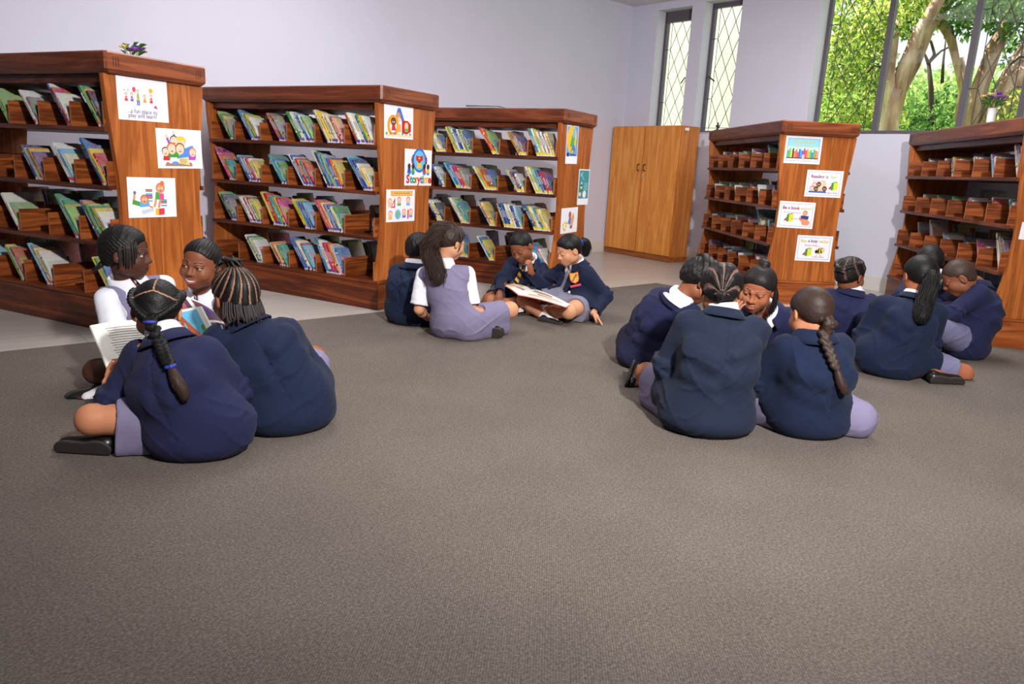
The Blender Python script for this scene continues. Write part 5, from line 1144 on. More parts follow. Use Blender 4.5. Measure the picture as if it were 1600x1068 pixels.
        for s in (-1, 1):      # free the lap in front
            h0, kn = legs[s][:2]; F.cone(b(h0+(kn-h0)*(P.get('tail', 0.30)+0.30)+fw*0.02), b(kn), 0.080, 0.07, 0.012, 's')
        F.ell(b(Wd(0, 0.235, 0.10)), (0.12, 0.10, 0.09), Rb, 0.02, 's')
        F.cut(b(nb+up*0.004), up, 0.10, 0.01)
        rf = np.random.default_rng(hash_(key)+77)
        for s in (-1, 1):      # drag folds from the armpits across the back, and at the waist
            for q in range(3):
                z0 = 0.66-0.13*q+0.05*rf.normal(); p0 = sp(z0)+rt*s*(0.105+gr)-fw*0.055; p1 = sp(z0-0.10-0.06*rf.random())+rt*s*0.035-fw*(0.105+gr*0.5)
                F.cone(b(p0), b(p1), 0.012, 0.004, 0.045)
            a0, el, wr = arms[s][:3]
            for q in range(3):
                c = el+(a0-el)*(0.10*q-0.06); dd = nrm(el-a0); x = nrm(np.cross(dd, fw+0.3*rf.normal(size=3))); y = np.cross(dd, x)
                pts = [b(c+(x*math.cos(t)+y*math.sin(t))*0.052+dd*0.016*math.cos(t+q)) for t in np.linspace(0, 4.4, 9)+rf.uniform(0, 6)]
                F.chain(pts, [0.0055]*9, 0.016)
        for t in np.linspace(-0.12, 0.92, 40):
            p = b(sp(max(t, 0))+(nb-pel)*min(t, 0)); 
            for q in range(60):
                p2 = p-fw*0.005*q; ii = np.round((p2-F.lo)/F.h).astype(int)
                if (ii < 0).any() or (ii >= F.n).any(): break
                if F.D[tuple(ii)] > 0: F.ell(p2+fw*0.0005, (0.0035, 0.0035, 0.008), Rt, 0.005, 's'); break
        F.folds(P.get('fold', 0.005)*0.5, hash_(key)+4, 0.4); F.creases(0.0075, hash_(key)+4)
        # seams: centre back, sleeve heads
        sl, g = F.blk(lo-base, hi-base)
        for e, fd in cuffs: F.cut(b(e), fd, 0.062, 0.004); F.cone(b(e-fd*0.025), b(e+fd*0.03), 0.031, 0.033, 0.003, 's')
        # lie on the floor
        F.floor(0.003); V, Q = F.mesh(2); bz = link('blazer', np_mesh('blazer', V, Q), bm_, o); K['blazer'] = bz
        if P.get('blazer_collar', True): collar('blazer_collar', nb+up*0.002, Rt, bm_, bz, base, rn=0.059, rise=0.020+P.get('collar_up', 0), out=0.036, drop=0.016, gap=P.get('bgap', 70), tip=0.0, thick=0.006)
        for s in (-1, 1):    # sleeve buttons
            a0, el, wr = arms[s][:3]; fd = nrm(wr-el); side_ = nrm(np.cross(fd, np.array([0, 0, 1.0])))
    if P.get('collar', True):
        ck = dict(rn=0.047, rise=0.042, out=0.024, drop=0.0, gap=24, tip=0.022)
        if P.get('blazer') is None or P.get('big_collar'): ck.update(out=0.038, drop=0.018, tip=0.040, rn=0.049, gap=18)
        cR = np.array([rt, fw, up]); nu = nrm(up*0.5+nrm(hp(hc, HR, (0, -0.022, -0.05))-nb)*0.5); r2 = nrm(rt-nu*(rt@nu)); cR = np.array([r2, np.cross(nu, r2), nu])
        collar('shirt_collar', nb+nu*0.002, cR, M_white, o, base, **ck)
    KIDS[key] = K
    return K
def hash_(s): return sum(ord(c)*(i+7)*31 for i, c in enumerate(s)) % 9973
def frame_rows(u):
    u = nrm(u); x = nrm(np.cross(u, (0.3, 0.5, 0.8) if abs(u[2]) < 0.9 else (1, 0, 0))); return np.array([x, np.cross(u, x), u])
def blob(name, fn, lo, hi, mat, parent, h=0.003, col=None, relax=1):
    F = Field(lo, hi, h); fn(F); V, Q = F.mesh(relax)
    return link(name, np_mesh(name, V, Q, None if col is None else np.tile(np.array(col), (len(V), 1))), mat, parent)
# ------------------------------------------------------------------ hair helpers
def HL(K, *p): return hp(K['hc']-K['base'], K['HR'], p)      # head point relative to the child
def pony(K, path, r0, r1, n, seed, col, wave=0.004, name='ponytail', rs=0.0022, tip=0.3, core=True, waves=5):
    """a hank of hair along a path (child space): a soft core with separate locks over it"""
    rg = np.random.default_rng(seed); P = smooth_path(path, 18); paths, rads, cols = [], [], []
    L = np.linspace(0, 1, 18); prof = r0+(r1-r0)*np.sin(np.pi*np.clip(L*0.85+0.08, 0, 1))
    fr = []
    for i in range(18):
        t = nrm(P[min(i+1, 17)]-P[max(i-1, 0)]); x = nrm(np.cross(t, (0.2, 0.95, 0.1))); fr.append((x, np.cross(t, x)))
    for k in range(n):
        an = rg.uniform(0, 6.283); rr = 0.55+0.5*rg.random(); f1 = rg.uniform(0, 6.28); end = rg.uniform(1-tip, 1); q = []
        for i in range(18):
            li = i*end; i0 = int(min(li, 16)); tt = li-i0; p = P[i0]*(1-tt)+P[i0+1]*tt; x, y = fr[i0]; a2 = an+0.35*math.sin(waves*L[i]*2+f1)
            rad = prof[i0]*rr; q.append(p+x*(math.cos(a2)*rad+wave*math.sin(waves*2*L[i]+f1)*L[i])+y*(math.sin(a2)*rad+wave*math.cos(waves*2*L[i]+f1)*L[i]))
        paths.append(q); w = rs*rg.uniform(0.7, 1.6); rads.append([w*(1-0.75*(i/17)**3) for i in range(18)]); c = np.array(HAIRC[col])*rg.uniform(0.75, 1.5); cols.append(tuple(c))
    o = tubes(name, paths, rads, M_hair, K['obj'], 5, cols)
    if core:
        lo, hi = P.min(0)-0.1, P.max(0)+0.1
        c = blob('hair_core', lambda F: F.chain(list(P[:16]), list(prof[:16]*0.8), 0.01), lo, hi, M_hair, o, 0.004, HAIRC[col])
    return o
def band(K, p, t, r, mat, name='hair_band', h=0.006):
    t = nrm(t); x = nrm(np.cross(t, (0.3, 0.2, 0.9))); y = np.cross(t, x); q = MB(); n = 20
    for ring_ in range(3):
        pass
    pts = [p+(x*math.cos(2*math.pi*i/n)+y*math.sin(2*math.pi*i/n))*r for i in range(n+1)]
    q.tube(pts, h, 8, cap=False); return q.build(name, mat, K['obj'], smooth=True)
def braid_obj(K, pts, r0, r1, col, name='braid', n=None, lat=(0, 1, 0), h=0.003):
    pts = np.asarray(pts, float); lo, hi = pts.min(0)-0.06, pts.max(0)+0.06
    return blob(name, lambda F: braid(F, pts, r0, r1, n=n, lat=lat), lo, hi, M_hair, K['obj'], h, HAIRC[col])
def buttons(K, pts, nrm_, r=0.007):
    for p in pts:
        q = MB(); d = nrm(nrm_); q.tube([p, p+d*0.003], [r, r*0.85], 14); q.build('button', M_button, K['blazer'] if 'blazer' in K else K['obj'], smooth=False)
A_ = lambda *v: np.array(v, float)
def surf(K, x, y, off=0.008, part='blazer'):
    """point on the child's back (child space) under a photo point"""
    me = K[part].data; v = np.empty(len(me.vertices)*3, np.float32); me.vertices.foreach_get('co', v); v = v.reshape(-1, 3); o = CAM-K['base']; d = nrm(ray(x, y)); r = v-o; t = r@d; m = np.linalg.norm(r-t[:, None]*d, axis=1) < 0.012
    return o+d*(t[m].min()-off) if m.any() else o+d*np.linalg.norm(K['nb']-CAM)
# ------------------------------------------------------------------ left group
K = kid('L1', 'girl in grey pinafore and white short sleeves with thin dark braids, at far left', (-1.45, 3.22), 128, at(197, 396, 3.10), (80, -3, 0),
        dict(neck=at(197, 441, 3.13), skin='deep', dress=True, shirt='short', socks=True, res=0.0033, lid=0.3, gaze=(0, -5), bow=0.02, sh=0.128, bulk=0,
             legR=dict(abs=1, knee=at(140, 582, 2.88), ankle=A_(-1.40, 2.98, 0.06)), legL=dict(abs=1, knee=A_(-1.12, 3.2, 0.15), ankle=at(160, 616, 2.86), toe=A_(-0.8, -0.5, -0.25)),
             armR=dict(wrist=at(222, 490, 2.94), pole=at(150, 570, 3.0), dir=A_(0.9, -0.1, 0.1), palm=A_(0, 0.3, -1)), armL=dict(wrist=at(262, 500, 2.98), pole=at(260, 540, 3.0), dir=A_(0.6, -0.5, 0), palm=A_(0, 0, 1))))
hair_cap(K, 0.011, ridges=46, ramp_=0.003, front=0.060, noise=0.0008, col='dark')
rg = np.random.default_rng(2); pa, ra, sd_ = [], [], []
for k in range(46):      # fine braids hanging at the hairline
    an = rg.choice([-1, 1])*rg.uniform(0.75, 1.7); s = math.sin(an); c = math.cos(an); x0, y0 = 0.082*s, 0.078*c+0.004; z0 = 0.055-0.02*abs(an)*0.6; ln = rg.uniform(0.03, 0.075)+0.02*(abs(an) > 0.7)
    p0 = HL(K, x0*0.85, y0*0.9, z0+0.02); p1 = HL(K, x0*1.04, y0*1.06, z0-0.005); p2 = HL(K, x0*1.06, y0*1.07+0.003, z0-ln*0.6); p3 = HL(K, x0*1.05, y0*1.04+0.002, z0-ln)
    if c > 0.45 and abs(s) < 0.75 and ln > 0.05: p2 = p1*0.5+p2*0.5; p3 = p2+(p3-p2)*0.3
    pa.append(smooth_path([p0, p1, p2, p3], 9)); ra.append([0.0030]*8+[0.0015]); sd_.append(an > 0)
for q in (True, False): tubes('side_braids', [p for p, t in zip(pa, sd_) if t == q], [p for p, t in zip(ra, sd_) if t == q], M_hair, K['obj'])
pony(K, [HL(K, 0.02, -0.085, -0.045), HL(K, 0.03, -0.105, -0.066), HL(K, 0.035, -0.122, -0.088)], 0.012, 0.008, 26, 4, 'dark', 0.002, 'short_ponytail', core=False)
K = kid('L2', 'smiling girl in grey pinafore facing the camera, sitting behind the open picture book', (-1.36, 3.42), 190, at(314, 413, 3.24), (187, -3, -8),
        dict(neck=at(318, 457, 3.33), skin='brown', dress=True, shirt='long', res=0.0033, smile=1.0, lid=0.42, gaze=(16, -3), lips=srgb(150, 84, 74), face_w=1.04, bow=0.02, sh_fwd=0.02,
             armL=dict(wrist=at(356, 524, 2.98), pole=at(385, 530, 3.2), dir=A_(-0.85, -0.1, 0.25), palm=A_(0.1, 0.2, 1), curl=0.3), armR=dict(wrist=at(268, 512, 3.04), pole=at(250, 540, 3.2), dir=A_(0.4, -0.6, 0.1), palm=A_(0, 0, 1))))
hair_cap(K, 0.006, ridges=34, ramp_=0.002, front=0.078, ear=0.012, col='dark', pole=(0, -0.05, 0.07))
K = kid('L3', 'girl in navy blazer seen from behind with a long plait tied with blue bands', (-1.055, 2.36), 4, at(246, 487, 2.50), (-16, -20, 4),
        dict(neck=at(262, 530, 2.42), skin='tan', blazer=0, lower='skirt', torso_heading=8, sh=0.122, sh_drop=0.05, bulk=0.002, flare=0.01, fold=0.0055, socks=False, bow=0.045,
             hem=0.72, tail=0.10, legL=dict(exact=1, knee=at(144, 655, 2.28), ankle=A_(-1.12, 2.52, 0.06)), legR=dict(abs=1, ankle=at(160, 688, 2.31), toe=A_(-1, 0.05, -0.08), sole=A_(-0.1, -0.95, -0.3)),
             armL=dict(wrist=at(170, 612, 2.50), pole=at(160, 690, 2.2), dir=A_(0.0, 0.45, 0.9), palm=A_(0.8, -0.3, 0.2), curl=0.35), armR=dict(wrist=(0.08, 0.33, 0.22), pole=(0.16, 0.25, -0.1)), hs=0.95))
def ex(F, H):
    braid(F, [H(0.066, 0.035, 0.084), H(0.080, -0.02, 0.060), H(0.072, -0.068, 0.020), H(0.042, -0.094, -0.014), H(0.008, -0.100, -0.04)], 0.0135, 0.013, lat=(0, 1, 0))
    braid(F, [H(-0.066, 0.035, 0.084), H(-0.080, -0.02, 0.060), H(-0.072, -0.068, 0.020), H(-0.042, -0.094, -0.014), H(-0.008, -0.100, -0.04)], 0.0135, 0.013, lat=(0, 1, 0))
hc_ = hair_cap(K, 0.009, ridges=64, ramp_=0.0012, pole=(0, -0.09, -0.03), noise=0.0006, extra=ex, col='black')
me = hc_.data; n_ = len(me.vertices); co = np.empty(n_*3, np.float32); me.vertices.foreach_get('co', co); Lc = (co.reshape(-1, 3)-(K['hc']-K['base']))@K['HR'].T/HS
cl_ = np.empty(n_*4, np.float32); me.color_attributes['col'].data.foreach_get('color', cl_); cl_ = cl_.reshape(-1, 4)
m_ = ((np.abs(Lc[:, 0]+0.2*np.maximum(0, 0.085-Lc[:, 2])*0) < 0.0022) & (Lc[:, 2] > 0.062)) | ((np.abs(Lc[:, 2]-0.062+0.35*np.abs(Lc[:, 0])) < 0.0022) & (Lc[:, 1] < -0.03) & (np.abs(Lc[:, 0]) < 0.075) & (Lc[:, 2] > 0.035)); cl_[m_, :3] = srgb(176, 132, 104); me.color_attributes['col'].data.foreach_set('color', cl_.ravel())
bk = K['base']; dn = lambda x, y, Y: at(x, y, Y)-bk
pl = [HL(K, 0.0, -0.090, -0.030), HL(K, 0.002, -0.112, -0.052), surf(K, 250, 535, 0.016), surf(K, 258, 554, 0.016), surf(K, 266, 573, 0.015)]
braid_obj(K, pl, 0.0200, 0.0160, 'black', lat=(1, 0, 0))
band(K, HL(K, 0.002, -0.113, -0.055), A_(0.1, -0.3, -1), 0.018, M_band); band(K, surf(K, 266, 572, 0.013), A_(0.3, 0, -1), 0.013, M_band)
pony(K, [surf(K, 267, 574, 0.013), surf(K, 275, 592, 0.016), surf(K, 285, 610, 0.018), surf(K, 291, 628, 0.012)], 0.008, 0.018, 110, 9, 'brown', 0.001, 'plait_end', tip=0.35, rs=0.0016)
K = kid('L4', 'girl in navy blazer seen from behind with cornrows gathered in a small top knot', (-0.83, 2.64), -32, at(368, 466, 2.68), (-50, -12, 0),
        dict(neck=at(384, 507, 2.68), skin='mid', blazer=1, lower='skirt', torso_heading=-20, sh=0.122, bulk=0.004, flare=0.02, fold=0.0055, bow=0.04,
             shoulder_tilt=-3, legR=dict(knee=(0.20, 0.28, 0.17), ankle=(-0.08, 0.25, 0.055)), armR=dict(wrist=(0.02, 0.30, 0.18), pole=(0.34, 0.05, 0.02)), armL=dict(wrist=(-0.04, 0.32, 0.22), pole=(-0.4, 0.0, 0.1))))
hair_cap(K, 0.009, ridges=30, ramp_=0.0045, pole=(0, 0.02, 0.10), front=0.064, nape=-0.058, col='black', scalp=srgb(150, 108, 86), ear=-0.004)
rg = np.random.default_rng(5); pa, ra = [], []
for k in range(34):
    an = math.pi*(0.10+0.80*k/33)+rg.normal()*0.03; x0, y0 = 0.080*math.cos(an), -0.020-0.078*math.sin(an); z0 = -0.030-0.014*math.sin(an); ln = rg.uniform(0.032, 0.060)
    pa.append(smooth_path([HL(K, x0*0.9, y0*0.94, z0+0.03), HL(K, x0, y0, z0), HL(K, x0*1.05, y0*1.06, z0-ln*0.55), HL(K, x0*(1.08+0.1*rg.normal()), y0*(1.08+0.06*rg.normal()), z0-ln)], 10)); ra.append([0.0042]*9+[0.002])
tubes('hanging_braids', pa, ra, M_hair, K['obj'])
pa, ra = [], []
for k in range(16):
    a1 = rg.uniform(0, 6.28); r = rg.uniform(0.012, 0.026); h0 = rg.uniform(0.02, 0.045); c = HL(K, 0.0, 0.0, 0.110)
    pa.append(smooth_path([c, HL(K, r*math.cos(a1), r*math.sin(a1), 0.110+h0), HL(K, r*1.5*math.cos(a1+0.9), r*1.5*math.sin(a1+0.9), 0.115+h0*0.8), HL(K, r*2.2*math.cos(a1+1.2), r*2.2*math.sin(a1+1.2), 0.112+h0*0.35+0.012*rg.normal())], 11)); ra.append([0.005]*10+[0.002])
tubes('top_knot', pa, ra, M_hair, K['obj'])
# ------------------------------------------------------------------ middle group
K = kid('M1', 'child in navy blazer with short black hair, seen from behind beside the bookcase plinth', (-0.645, 4.60), 25, at(656, 392, 4.66), (46, -16, 0),
        dict(neck=at(648, 416, 4.62), skin='brown', blazer=1, lower='darkshorts', sh=0.118, fold=0.0045, bow=0.045, bgap=120,
             armR=dict(wrist=(0.06, 0.3, 0.2)), armL=dict(wrist=(-0.05, 0.3, 0.2))))
hair_cap(K, 0.009, ridges=24, ramp_=0.002, front=0.066, nape=-0.050, noise=0.0008, col='dark')
K = kid('M2', 'girl in grey pinafore and white short sleeves with long wavy brown hair, seen from behind', (-0.33, 4.25), 22, at(705, 379, 4.32), (48, -14, 0),
        dict(neck=at(692, 414, 4.30), skin='light', dress=True, shirt='short', sh=0.130, bow=0.03, torso_heading=10, hem=0.80, socks=False, hs=0.90,
             legR=dict(abs=1, knee=at(788, 490, 4.22), ankle=A_(-0.30, 4.55, 0.06)), legL=dict(abs=1, ankle=at(752, 511, 4.30), toe=A_(1, 0.05, -0.05), sole=A_(0.1, -0.9, -0.4)),
             armR=dict(wrist=at(740, 489, 4.42), pole=at(735, 500, 4.0), dir=A_(0.3, 0.8, 0), palm=A_(-0.4, 0, -0.9)), armL=dict(wrist=at(668, 496, 4.45), pole=at(635, 500, 4.1), dir=A_(0.5, 0.8, -0.1), palm=A_(0.4, 0, -0.9))))
hair_cap(K, 0.011, noise=0.0012, front=0.066, nape=-0.04, col='brown')
bk = K['base']
K['dress'] = [c for c in K['obj'].children if c.name.startswith('dress')][0]
pony(K, [HL(K, 0, -0.050, 0.085), HL(K, -0.012, -0.105, 0.055), HL(K, -0.026, -0.128, -0.02), HL(K, -0.034, -0.130, -0.09), surf(K, 684, 428, 0.030, 'dress'), surf(K, 680, 444, 0.018, 'dress')], 0.040, 0.050, 760, 11, 'brown', 0.012, 'wavy_hair', rs=0.0013, tip=0.3, waves=6)
band(K, HL(K, 0.005, -0.010, 0.03), K['HR'][1]*0.9+K['HR'][2]*0.3, 0.094, M_dark, 'head_band', 0.003)
K = kid('M3', 'boy in navy blazer and striped tie, chin on fist, looking down at a book', (0.035, 5.50), 202, at(815, 386, 5.32), (212, -32, 10),
        dict(neck=at(826, 408, 5.44), skin='mid', blazer=2, lower='darkshorts', shirt='long', res=0.0033, lid=0.95, sh=0.120, open=0.004, bow=0.05, torso_heading=205, socks=True, blazer_collar=True,
             legR=dict(abs=1, knee=at(757, 459, 5.32), ankle=at(824, 489, 5.10), toe=A_(-0.75, -0.55, -0.1)), legL=dict(abs=1, knee=A_(0.29, 5.3, 0.15), ankle=at(776, 476, 5.20), toe=A_(-0.95, 0.0, -0.15)),
             armL=dict(wrist=at(829, 424, 5.15), pole=at(850, 470, 5.05), dir=A_(-0.15, -0.1, 0.95), palm=A_(-0.75, 0.6, 0.1), curl=1.25, thumb=0.9), armR=dict(wrist=at(780, 459, 5.16), pole=at(765, 420, 5.6), dir=A_(-0.2, -0.45, -0.8), palm=A_(0.1, 0.8, -0.5), curl=0.3, spread=0.2)))
hair_cap(K, 0.006, noise=0.0006, front=0.070, ear=0.004, nape=-0.050, col='black')
# tie
nb_, fw_, up_, rt_ = K['nb']-K['base'], K['fw'], K['up'], K['rt']; q = MB(); c = nb_+fw_*0.075-up_*0.030
for k in range(9):
    t0, t1 = k/9, (k+1)/9; w0, w1 = 0.010+0.012*t0, 0.010+0.012*t1; a, b2 = c-up_*0.19*t0+fw_*0.045*math.sin(t0*2.2), c-up_*0.19*t1+fw_*0.045*math.sin(t1*2.2); col = srgb(30, 32, 50) if k % 2 else srgb(206, 160, 60)
    sk = up_*0.007
    q.hexa([a-rt_*w0-sk, a+rt_*w0+sk, a+rt_*w0+sk-fw_*0.004, a-rt_*w0-sk-fw_*0.004, b2-rt_*w1-sk, b2+rt_*w1+sk, b2+rt_*w1+sk-fw_*0.004, b2-rt_*w1-sk-fw_*0.004], col)
q.tube([c+up_*0.012, c-up_*0.012], [0.013, 0.010], 8, srgb(30, 32, 50)); q.build('tie', M_print, K['obj'], colors=True)
K = kid('M4', 'girl in open navy blazer with orange crest badge and black ponytail, leaning on one hand', (0.455, 5.12), 222, at(889, 391, 5.02), (243, -22, 0),
        dict(neck=at(899, 412, 5.10), hs=0.93, skin='light', blazer=2, dress=True, knit=True, res=0.0033, lid=0.95, sh=0.120, open=-0.006, open_side=0.06, bow=0.02, torso_heading=236, socks=True, shirt='long', hem=0.62,
             legR=dict(abs=1, knee=at(812, 468, 5.10), ankle=at(856, 499, 4.86), toe=A_(0.85, -0.45, -0.2)), legL=dict(abs=1, knee=at(888, 484, 4.84), ankle=A_(0.20, 5.02, 0.05), toe=A_(-0.9, 0.2, -0.2)),
             armL=dict(wrist=onz(927, 489, 0.075), pole=A_(0.85, 5.25, 0.3), dir=A_(0.55, -0.35, -0.55), palm=A_(0.2, -0.4, -0.9), curl=0.12, spread=0.2, cuff=0.96), armR=dict(wrist=at(846, 466, 5.14), pole=A_(0.10, 5.3, 0.1), dir=A_(-0.1, -0.8, -0.2), palm=A_(0, 0, 1))))
hair_cap(K, 0.008, ridges=80, ramp_=0.0010, pole=(0, -0.1, 0.02), noise=0.0004, front=0.058, ear=0.004, nape=-0.050, col='black'); bk = K['base']
pony(K, [HL(K, 0.0, -0.100, 0.02), HL(K, 0.012, -0.145, 0.0), HL(K, 0.016, -0.150, -0.05), HL(K, 0.03, -0.125, -0.105)], 0.020, 0.034, 90, 13, 'black', 0.004, 'ponytail')
band(K, HL(K, 0, -0.108, 0.018), -K['HR'][1], 0.024, M_band)
# crest badge on the left breast of the blazer
Mb = K['blazer']; nb_, fw_, up_, rt_ = K['nb']-K['base'], K['fw'], K['up'], K['rt']
c = at(897.5, 434, 4.86)-K['base']; n_ = nrm(CAM-K['base']-c); n_ = nrm(n_+0.15*A_(0.4, 0, 0)); bx = nrm(np.cross(A_(0, 0, 1), n_)); by = np.cross(n_, bx); tl_ = R_(12); bx, by = bx*math.cos(tl_)+by*math.sin(tl_), by*math.cos(tl_)-bx*math.sin(tl_)
def badge_depth():
    me = Mb.data; v = np.empty(len(me.vertices)*3, np.float32); me.vertices.foreach_get('co', v); v = v.reshape(-1, 3); o = CAM-K['base']; d = nrm(c-o); r = v-o; t = r@d; off = np.linalg.norm(r-t[:, None]*d, axis=1); near = off < 0.03; return o+d*(t[near].min()-0.004)
c = badge_depth(); q = MB()
def shield(w, h, z, col): q.poly([c+bx*x*w+by*y*h+n_*z for x, y in ((-0.5, 0.5), (-0.5, -0.1), (-0.38, -0.34), (0, -0.5), (0.38, -0.34), (0.5, -0.1), (0.5, 0.5), (0, 0.44))], srgb(*col))
shield(0.062, 0.078, 0.0, (150, 60, 40)); shield(0.057, 0.072, 0.0006, (236, 140, 40)); shield(0.046, 0.058, 0.001, (240, 160, 60))
q.poly([c+bx*x+by*y+n_*0.0016 for x, y in ((-0.024, -0.018), (-0.014, -0.024), (0.024, 0.018), (0.014, 0.026))], srgb(90, 60, 60))
for k in range(4): q.disc(c+bx*(-0.012+0.009*k)+by*(-0.012+0.0085*k)+n_*0.002, bx, by, 0.0028, 0.0028, srgb(236, 200, 120), 8)
q.poly([c+bx*x+by*y+n_*0.0008 for x, y in ((-0.036, -0.047), (0.036, -0.043), (0.038, -0.058), (-0.034, -0.062))], srgb(196, 60, 90)); q.build('crest_badge', M_print, Mb, colors=True)
q = MB()
for (x, y) in ((889.5, 456), (898, 473)):
    p = at(x, y, 4.83)-K['base']; c0 = c; c = p; p = badge_depth(); c = c0; q = MB(); q.tube([p, p+n_*0.004], [0.009, 0.007], 12); q.build('button', M_button, Mb)
def lapel(K, pts):
    q = MB(); P = [surf(K, x, y, 0.007) for x, y in pts]; o = CAM-K['base']; back = [p+nrm(p-o)*0.007 for p in P]; n = len(P)
    q.poly(P); q.poly(back[::-1])
    for i in range(n): q.poly([P[i], back[i], back[(i+1) % n], P[(i+1) % n]])
    ob = q.build('lapel', K['blazer'].data.materials[0], K['blazer'])
lapel(K, [(902, 411), (908, 420), (899, 428), (902, 431), (890, 447), (879, 464), (882, 446), (888, 430), (895, 417)])
lapel(KIDS['M3'], [(838, 398), (845, 408), (841, 416), (844, 420), (836, 436), (826, 452), (830, 434), (834, 414)])
# ------------------------------------------------------------------ right front group
K = kid('R1', 'girl in navy blazer with rolled-up hair, leaning in at the left of her group', (0.70, 3.82), 72, at(1091, 439, 3.66), (82, -32, 0),
        dict(skin='mid', blazer=0, lower='skirt', res=0.0036, lid=0.9, torso_heading=60, sh=0.118, fold=0.005, bulk=-0.004, hem=0.70, big_collar=True,
             legR=dict(abs=1, knee=at(1012, 557, 3.56), ankle=A_(1.06, 3.72, 0.06), toe=A_(0.8, 0.5, -0.1)), legL=dict(abs=1, knee=A_(1.0, 4.1, 0.14), ankle=at(1000, 580, 3.50), toe=A_(-0.25, -0.75, -0.35)),
             armR=dict(wrist=A_(1.02, 3.42, 0.26), pole=A_(0.75, 3.4, 0.12), dir=A_(0.9, 0.2, 0)), armL=dict(wrist=A_(1.1, 3.75, 0.22), pole=A_(1.0, 4.1, 0.1), dir=A_(0.8, -0.3, 0))))
def ex(F, H):
    for s in (0, 1, 2): braid(F, smooth_path([H(0.080, 0.03-0.03*s, 0.045), H(0.058, 0.01-0.03*s, 0.098), H(0.0, 0.005-0.03*s, 0.122), H(-0.058, 0.01-0.03*s, 0.098), H(-0.080, 0.03-0.03*s, 0.045)], 10), 0.014, 0.014)
    F.chain(smooth_path([H(0.074, 0.02, 0.03), H(0.06, 0.055, 0.082), H(0.0, 0.078, 0.100), H(-0.06, 0.055, 0.082), H(-0.074, 0.02, 0.03)], 12), [0.013]*12, 0.010)
hair_cap(K, 0.013, noise=0.0018, front=0.062, nape=-0.045, extra=ex, col='dark')
K = kid('R2', 'child in navy blazer seen squarely from behind with cornrows tied in a low bun', (0.80, 2.86), 3, at(1126, 456, 2.98), (12, -26, 0),
        dict(neck=at(1130, 490, 2.93), skin='mid', blazer=3, lower='skirt', sh=0.136, bulk=0.020, flare=0.02, fold=0.006, bow=0.06, torso_heading=3, bgap=80,
             armR=dict(wrist=(0.08, 0.32, 0.24), pole=(0.42, -0.04, 0.10)), armL=dict(wrist=(-0.10, 0.26, 0.19), pole=(-0.36, -0.02, -0.10))))
def ex(F, H):
    for k in range(10):
        an = k*2.4; r = 0.006+0.0017*k; F.ell(H(r*math.cos(an), -0.104+0.002*k, -0.045+r*math.sin(an)), (0.011, 0.011, 0.011), None, 0.004)
hair_cap(K, 0.010, ridges=15, ramp_=0.006, pole=(0, -0.10, -0.045), front=0.066, nape=-0.062, noise=0.0012, extra=ex, col='dark', scalp=srgb(112, 84, 74), phase=1.57)
K = kid('R3', 'girl facing the camera with a hand on her cheek and a small top bun', (1.36, 3.78), 196, at(1184, 452, 3.50), (212, -16, -8),
        dict(neck=at(1196, 488, 3.60), skin='warm', blazer=0, lower='skirt', shirt='long', res=0.0033, lid=0.55, gaze=(10, -20), lips=srgb(150, 84, 80), open=0.0, sh=0.112, face_w=0.95,
             armR=dict(wrist=at(1148, 503, 3.47), pole=at(1165, 580, 3.3), dir=A_(0.02, 0.1, 0.95), palm=A_(0.75, 0.35, 0.1), curl=0.35, spread=0.16), armL=dict(wrist=A_(1.38, 3.36, 0.2), pole=A_(1.75, 3.5, 0.2), dir=A_(-0.6, -0.6, 0))))
def ex(F, H):
    F.ell(H(0.0, -0.04, 0.118), (0.026, 0.026, 0.022), None, 0.008); F.ell(H(0.012, -0.045, 0.128), (0.016, 0.016, 0.014), None, 0.004)
hair_cap(K, 0.007, ridges=80, ramp_=0.0010, pole=(0, -0.04, 0.12), noise=0.0005, front=0.056, ear=0.0, nape=-0.065, extra=ex, col='soft')
pony(K, [HL(K, -0.078, 0.0, 0.03), HL(K, -0.090, 0.0, -0.02), HL(K, -0.088, 0.008, -0.07), HL(K, -0.080, 0.018, -0.12)], 0.006, 0.012, 110, 21, 'soft', 0.005, 'loose_hair', rs=0.0013, core=False)
pony(K, [HL(K, 0.078, -0.01, 0.03), HL(K, 0.088, -0.01, -0.02), HL(K, 0.082, -0.01, -0.07)], 0.006, 0.010, 60, 22, 'soft', 0.004, 'loose_hair', rs=0.0013, core=False)
band(K, HL(K, 0, -0.04, 0.108), K['HR'][2], 0.024, M_dark)
K = kid('R4', 'girl in navy blazer seen from behind with one long brown plait over her shoulder blade', (1.225, 2.90), -14, at(1266, 492, 2.92), (-14, -20, 4),
        dict(neck=at(1270, 524, 2.90), hs=0.95, skin='tan', blazer=1, lower='skirt', sh=0.116, bulk=0.002, flare=0.015, fold=0.0055, bow=0.045, torso_heading=-10, collar=False, collar_up=0.014, bgap=90, hem=0.95,
             armL=dict(wrist=(-0.10, 0.26, 0.17), pole=(-0.52, -0.08, 0.0)), armR=dict(wrist=(0.10, 0.28, 0.17), pole=(0.46, -0.08, 0.0)), tail=0.12, nocut=1, legR=dict(exact=1, knee=A_(1.425, 2.87, 0.085), ankle=A_(1.25, 3.15, 0.06))))
hair_cap(K, 0.011, ridges=90, ramp_=0.0012, pole=(0.01, -0.09, -0.03), noise=0.0004, front=0.064, nape=-0.045, ear=0.0, col='brown'); bk = K['base']
braid_obj(K, [HL(K, 0.0, -0.070, -0.020), HL(K, 0.016, -0.110, -0.046), surf(K, 1288, 524, 0.045), surf(K, 1295, 545, 0.028), surf(K, 1302, 564, 0.022), surf(K, 1308, 580, 0.018)], 0.024, 0.015, 'brown', lat=(1, 0, 0))
